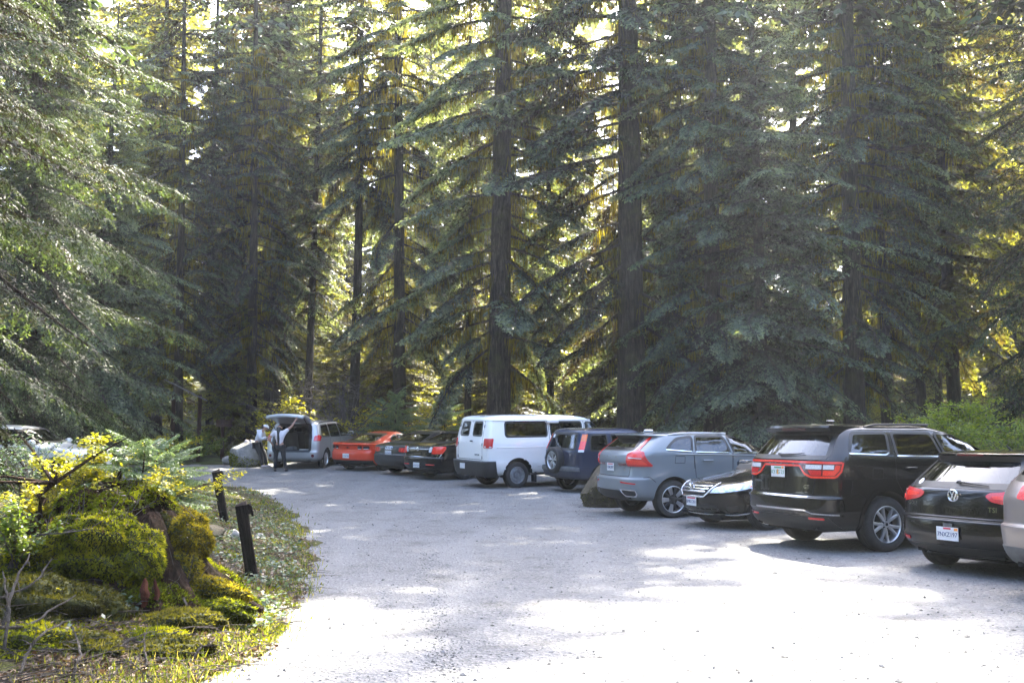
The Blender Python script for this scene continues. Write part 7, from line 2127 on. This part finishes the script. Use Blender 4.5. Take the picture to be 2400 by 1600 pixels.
# ---- woman reaching up to the tailgate
def clothes_w(e, J, lerp):
    c = [J['pelvis'] + (.135, .11), lerp(J['pelvis'], J['chest'], .5) + (.125, .10), J['chest'] + (.155, .115), lerp(J['chest'], J['neck'], .7) + (.085, .075)]
    E = chain(0, 1, 2, 3)
    for s in 'LR':
        b = len(c); c += [J['shoulder' + s] + (.078,), lerp(J['shoulder' + s], J['elbow' + s], .55) + (.066,)]
        E += [(2, b), (b, b + 1)]
    skin_obj('tee_shirt', c, E, M['tee'], e)
    c = [J['pelvis'] + (.140, .115)]; E = []
    for s in 'LR':
        b = len(c); c += [J['hip' + s] + (.103,), lerp(J['hip' + s], J['knee' + s], .5) + (.088,), J['knee' + s] + (.070,), lerp(J['knee' + s], J['ankle' + s], .5) + (.064,), J['ankle' + s] + (.052,)]
        E += [(0, b)] + chain(b, b + 1, b + 2, b + 3, b + 4)
    skin_obj('trousers', c, E, M['trouser'], e)
    for s in 'LR':
        a = np.array(J['ankle' + s]); t = np.array(J['toe' + s]); h = a - (t - a) * .25
        skin_obj('shoe', [(h[0], h[1], .045, .042), tuple(a * [1, 1, 0] + [0, 0, .055]) + (.048,), (t[0], t[1], .040, .042, .03)], chain(0, 1, 2), M['shoe_dark'], e)
    hd = np.array(J['head'])
    skin_obj('hair', [tuple(hd + [0, -.012, .035]) + (.098, .10), tuple(hd + [0, -.055, -.05]) + (.078, .06), tuple(hd + [0, -.10, -.17]) + (.055, .04), tuple(hd + [.015, -.125, -.34]) + (.050, .035), tuple(hd + [.02, -.125, -.50]) + (.040, .028), tuple(hd + [.025, -.12, -.62]) + (.018, .014)], chain(0, 1, 2, 3, 4, 5), M['hair'], e)
g = ground_at(653, 35.0)
W = dict(pelvis=(.02, 0, .86), chest=(.0, -.01, 1.20), neck=(-.01, 0, 1.37), head=(-.02, .02, 1.47), crown=(-.02, .02, 1.55), face=(0, 1, 0),
         hipL=(-.08, 0, .82), kneeL=(-.10, -.02, .46), ankleL=(-.12, .0, .08), toeL=(-.13, .15, .035), hipR=(.11, 0, .82), kneeR=(.16, -.02, .46), ankleR=(.22, .02, .08), toeR=(.25, .16, .035),
         shoulderL=(-.175, 0, 1.31), elbowL=(-.33, -.03, 1.08), wristL=(-.24, .10, .92), shoulderR=(.165, .01, 1.33), elbowR=(.37, .08, 1.53), wristR=(.47, .14, 1.74))
person(g, W, clothes_w, 'person in pale tee shirt and black trousers reaching up to the tailgate')
# ---- person in a cap leaning on the boulder
def clothes_m(e, J, lerp):
    c = [J['pelvis'] + (.15, .125), lerp(J['pelvis'], J['chest'], .5) + (.15, .125), J['chest'] + (.175, .135), lerp(J['chest'], J['neck'], .75) + (.095, .09)]
    E = chain(0, 1, 2, 3)
    for s in 'LR':
        b = len(c); c += [J['shoulder' + s] + (.092,), J['elbow' + s] + (.068,), lerp(J['elbow' + s], J['wrist' + s], .85) + (.050,)]
        E += [(2, b)] + chain(b, b + 1, b + 2)
    skin_obj('hoodie', c, E, M['hoodie'], e)
    c = [J['pelvis'] + (.145, .12)]; E = []
    for s in 'LR':
        b = len(c); c += [J['hip' + s] + (.112,), lerp(J['hip' + s], J['knee' + s], .5) + (.096,), J['knee' + s] + (.080,), lerp(J['knee' + s], J['ankle' + s], .5) + (.070,), J['ankle' + s] + (.056,)]
        E += [(0, b)] + chain(b, b + 1, b + 2, b + 3, b + 4)
    skin_obj('trousers', c, E, M['trouser'], e)
    for s in 'LR':
        a = np.array(J['ankle' + s]); t = np.array(J['toe' + s]); h = a - (t - a) * .25
        skin_obj('shoe', [(h[0], h[1], .045, .044), tuple(a * [1, 1, 0] + [0, 0, .055]) + (.052,), (t[0], t[1], .042, .046, .032)], chain(0, 1, 2), M['shoe_pale'], e)
    hd = np.array(J['head']); fw = np.array(J['face']); fw = fw / np.linalg.norm(fw)
    cp = MB()
    upv = np.array(J['crown']) - np.array(J['neck']); upv /= np.linalg.norm(upv); sdv = np.cross(fw, upv)
    v = []; f = []
    for i in range(6):
        ph = i / 5 * math.pi / 2
        for k in range(16):
            a = 2 * math.pi * k / 16
            v.append(hd + upv * (.035 + .085 * math.sin(ph)) + (fw * math.cos(a) * .112 + sdv * math.sin(a) * .100) * max(math.cos(ph), .02))
    for i in range(5):
        for k in range(16): f.append((i * 16 + k, i * 16 + (k + 1) % 16, (i + 1) * 16 + (k + 1) % 16, (i + 1) * 16 + k))
    o = mesh('cap', v, f, M['cap_white'], e)
    v = []
    for k in range(9):
        a = -1.1 + 2.2 * k / 8
        v += [hd + upv * .036 + fw * math.cos(a) * .110 + sdv * math.sin(a) * .100, hd + upv * .012 + fw * (.075 + math.cos(a) * .135) + sdv * math.sin(a) * .098]
    br = mesh('cap_brim', v, [(2 * k, 2 * k + 2, 2 * k + 3, 2 * k + 1) for k in range(8)], M['hair'], o)
    br.modifiers.new('thickness', 'SOLIDIFY').thickness = .012
    skin_obj('hair', [tuple(hd - fw * .035 + upv * .0) + (.088, .09), tuple(hd - fw * .06 - upv * .06) + (.06, .06)], chain(0, 1), M['hair'], e)
g = ground_at(612, 37.0)
Q = dict(pelvis=(-.16, .0, .83), chest=(-.06, 0, 1.16), neck=(.04, 0, 1.33), head=(.11, .0, 1.42), crown=(.15, .0, 1.50), face=(.85, -.1, -.45),
         hipL=(-.14, .10, .80), kneeL=(.06, .12, .46), ankleL=(.14, .14, .08), toeL=(.30, .14, .04), hipR=(-.14, -.10, .80), kneeR=(.00, -.12, .46), ankleR=(.08, -.14, .08), toeR=(.24, -.15, .04),
         shoulderL=(-.03, .19, 1.28), elbowL=(.04, .24, 1.02), wristL=(.22, .10, 1.08), shoulderR=(-.05, -.19, 1.28), elbowR=(.02, -.26, 1.00), wristR=(.21, -.10, 1.07))
person(g, Q, clothes_m, 'person in white hoodie, cap and dark trousers leaning against the pale boulder')
# ---- pair of shoes left on the boulder
b = at(575, 1035, 37.5)
for k, (dx, lb) in enumerate(((0.0, 'white shoe on the pale boulder, farther from the person in a cap'), (.20, 'white shoe on the pale boulder, nearer the person in a cap'))):
    o = MB()
    pts = [(0, 0, .04), (.02, .06, .045), (.03, .14, .035), (.03, .21, .03)]
    e = empty('shoe', (b.x + dx, b.y, b.z - .02), .4 * k - .3, lb, 'shoe', 'shoes on the boulder')
    skin_obj('upper', [(0, 0, .06, .05), (0, .10, .055, .048), (0, .20, .045, .045, .03)], chain(0, 1, 2), M['shoe_pale'], e)
    MB().box((0, .09, .012), (.09, .28, .024), bev=.01).build('sole', M['cap_white'], e)
# ================================================================== sunlit air
hz, nt, out = new_mat('haze_air')
pv = N(nt, 'ShaderNodeVolumePrincipled')
pv.inputs['Color'].default_value = (.86, .93, 1.0, 1)
pv.inputs['Density'].default_value = .0004
pv.inputs['Anisotropy'].default_value = .45
L(nt, pv.outputs[0], out.inputs['Volume'])
hb = MB().box((0, 60, 26), (420, 420, 62)).build('haze', hz, None, False)
tag(hb, 'thin bright haze hanging between the trees', 'haze', kind='stuff')
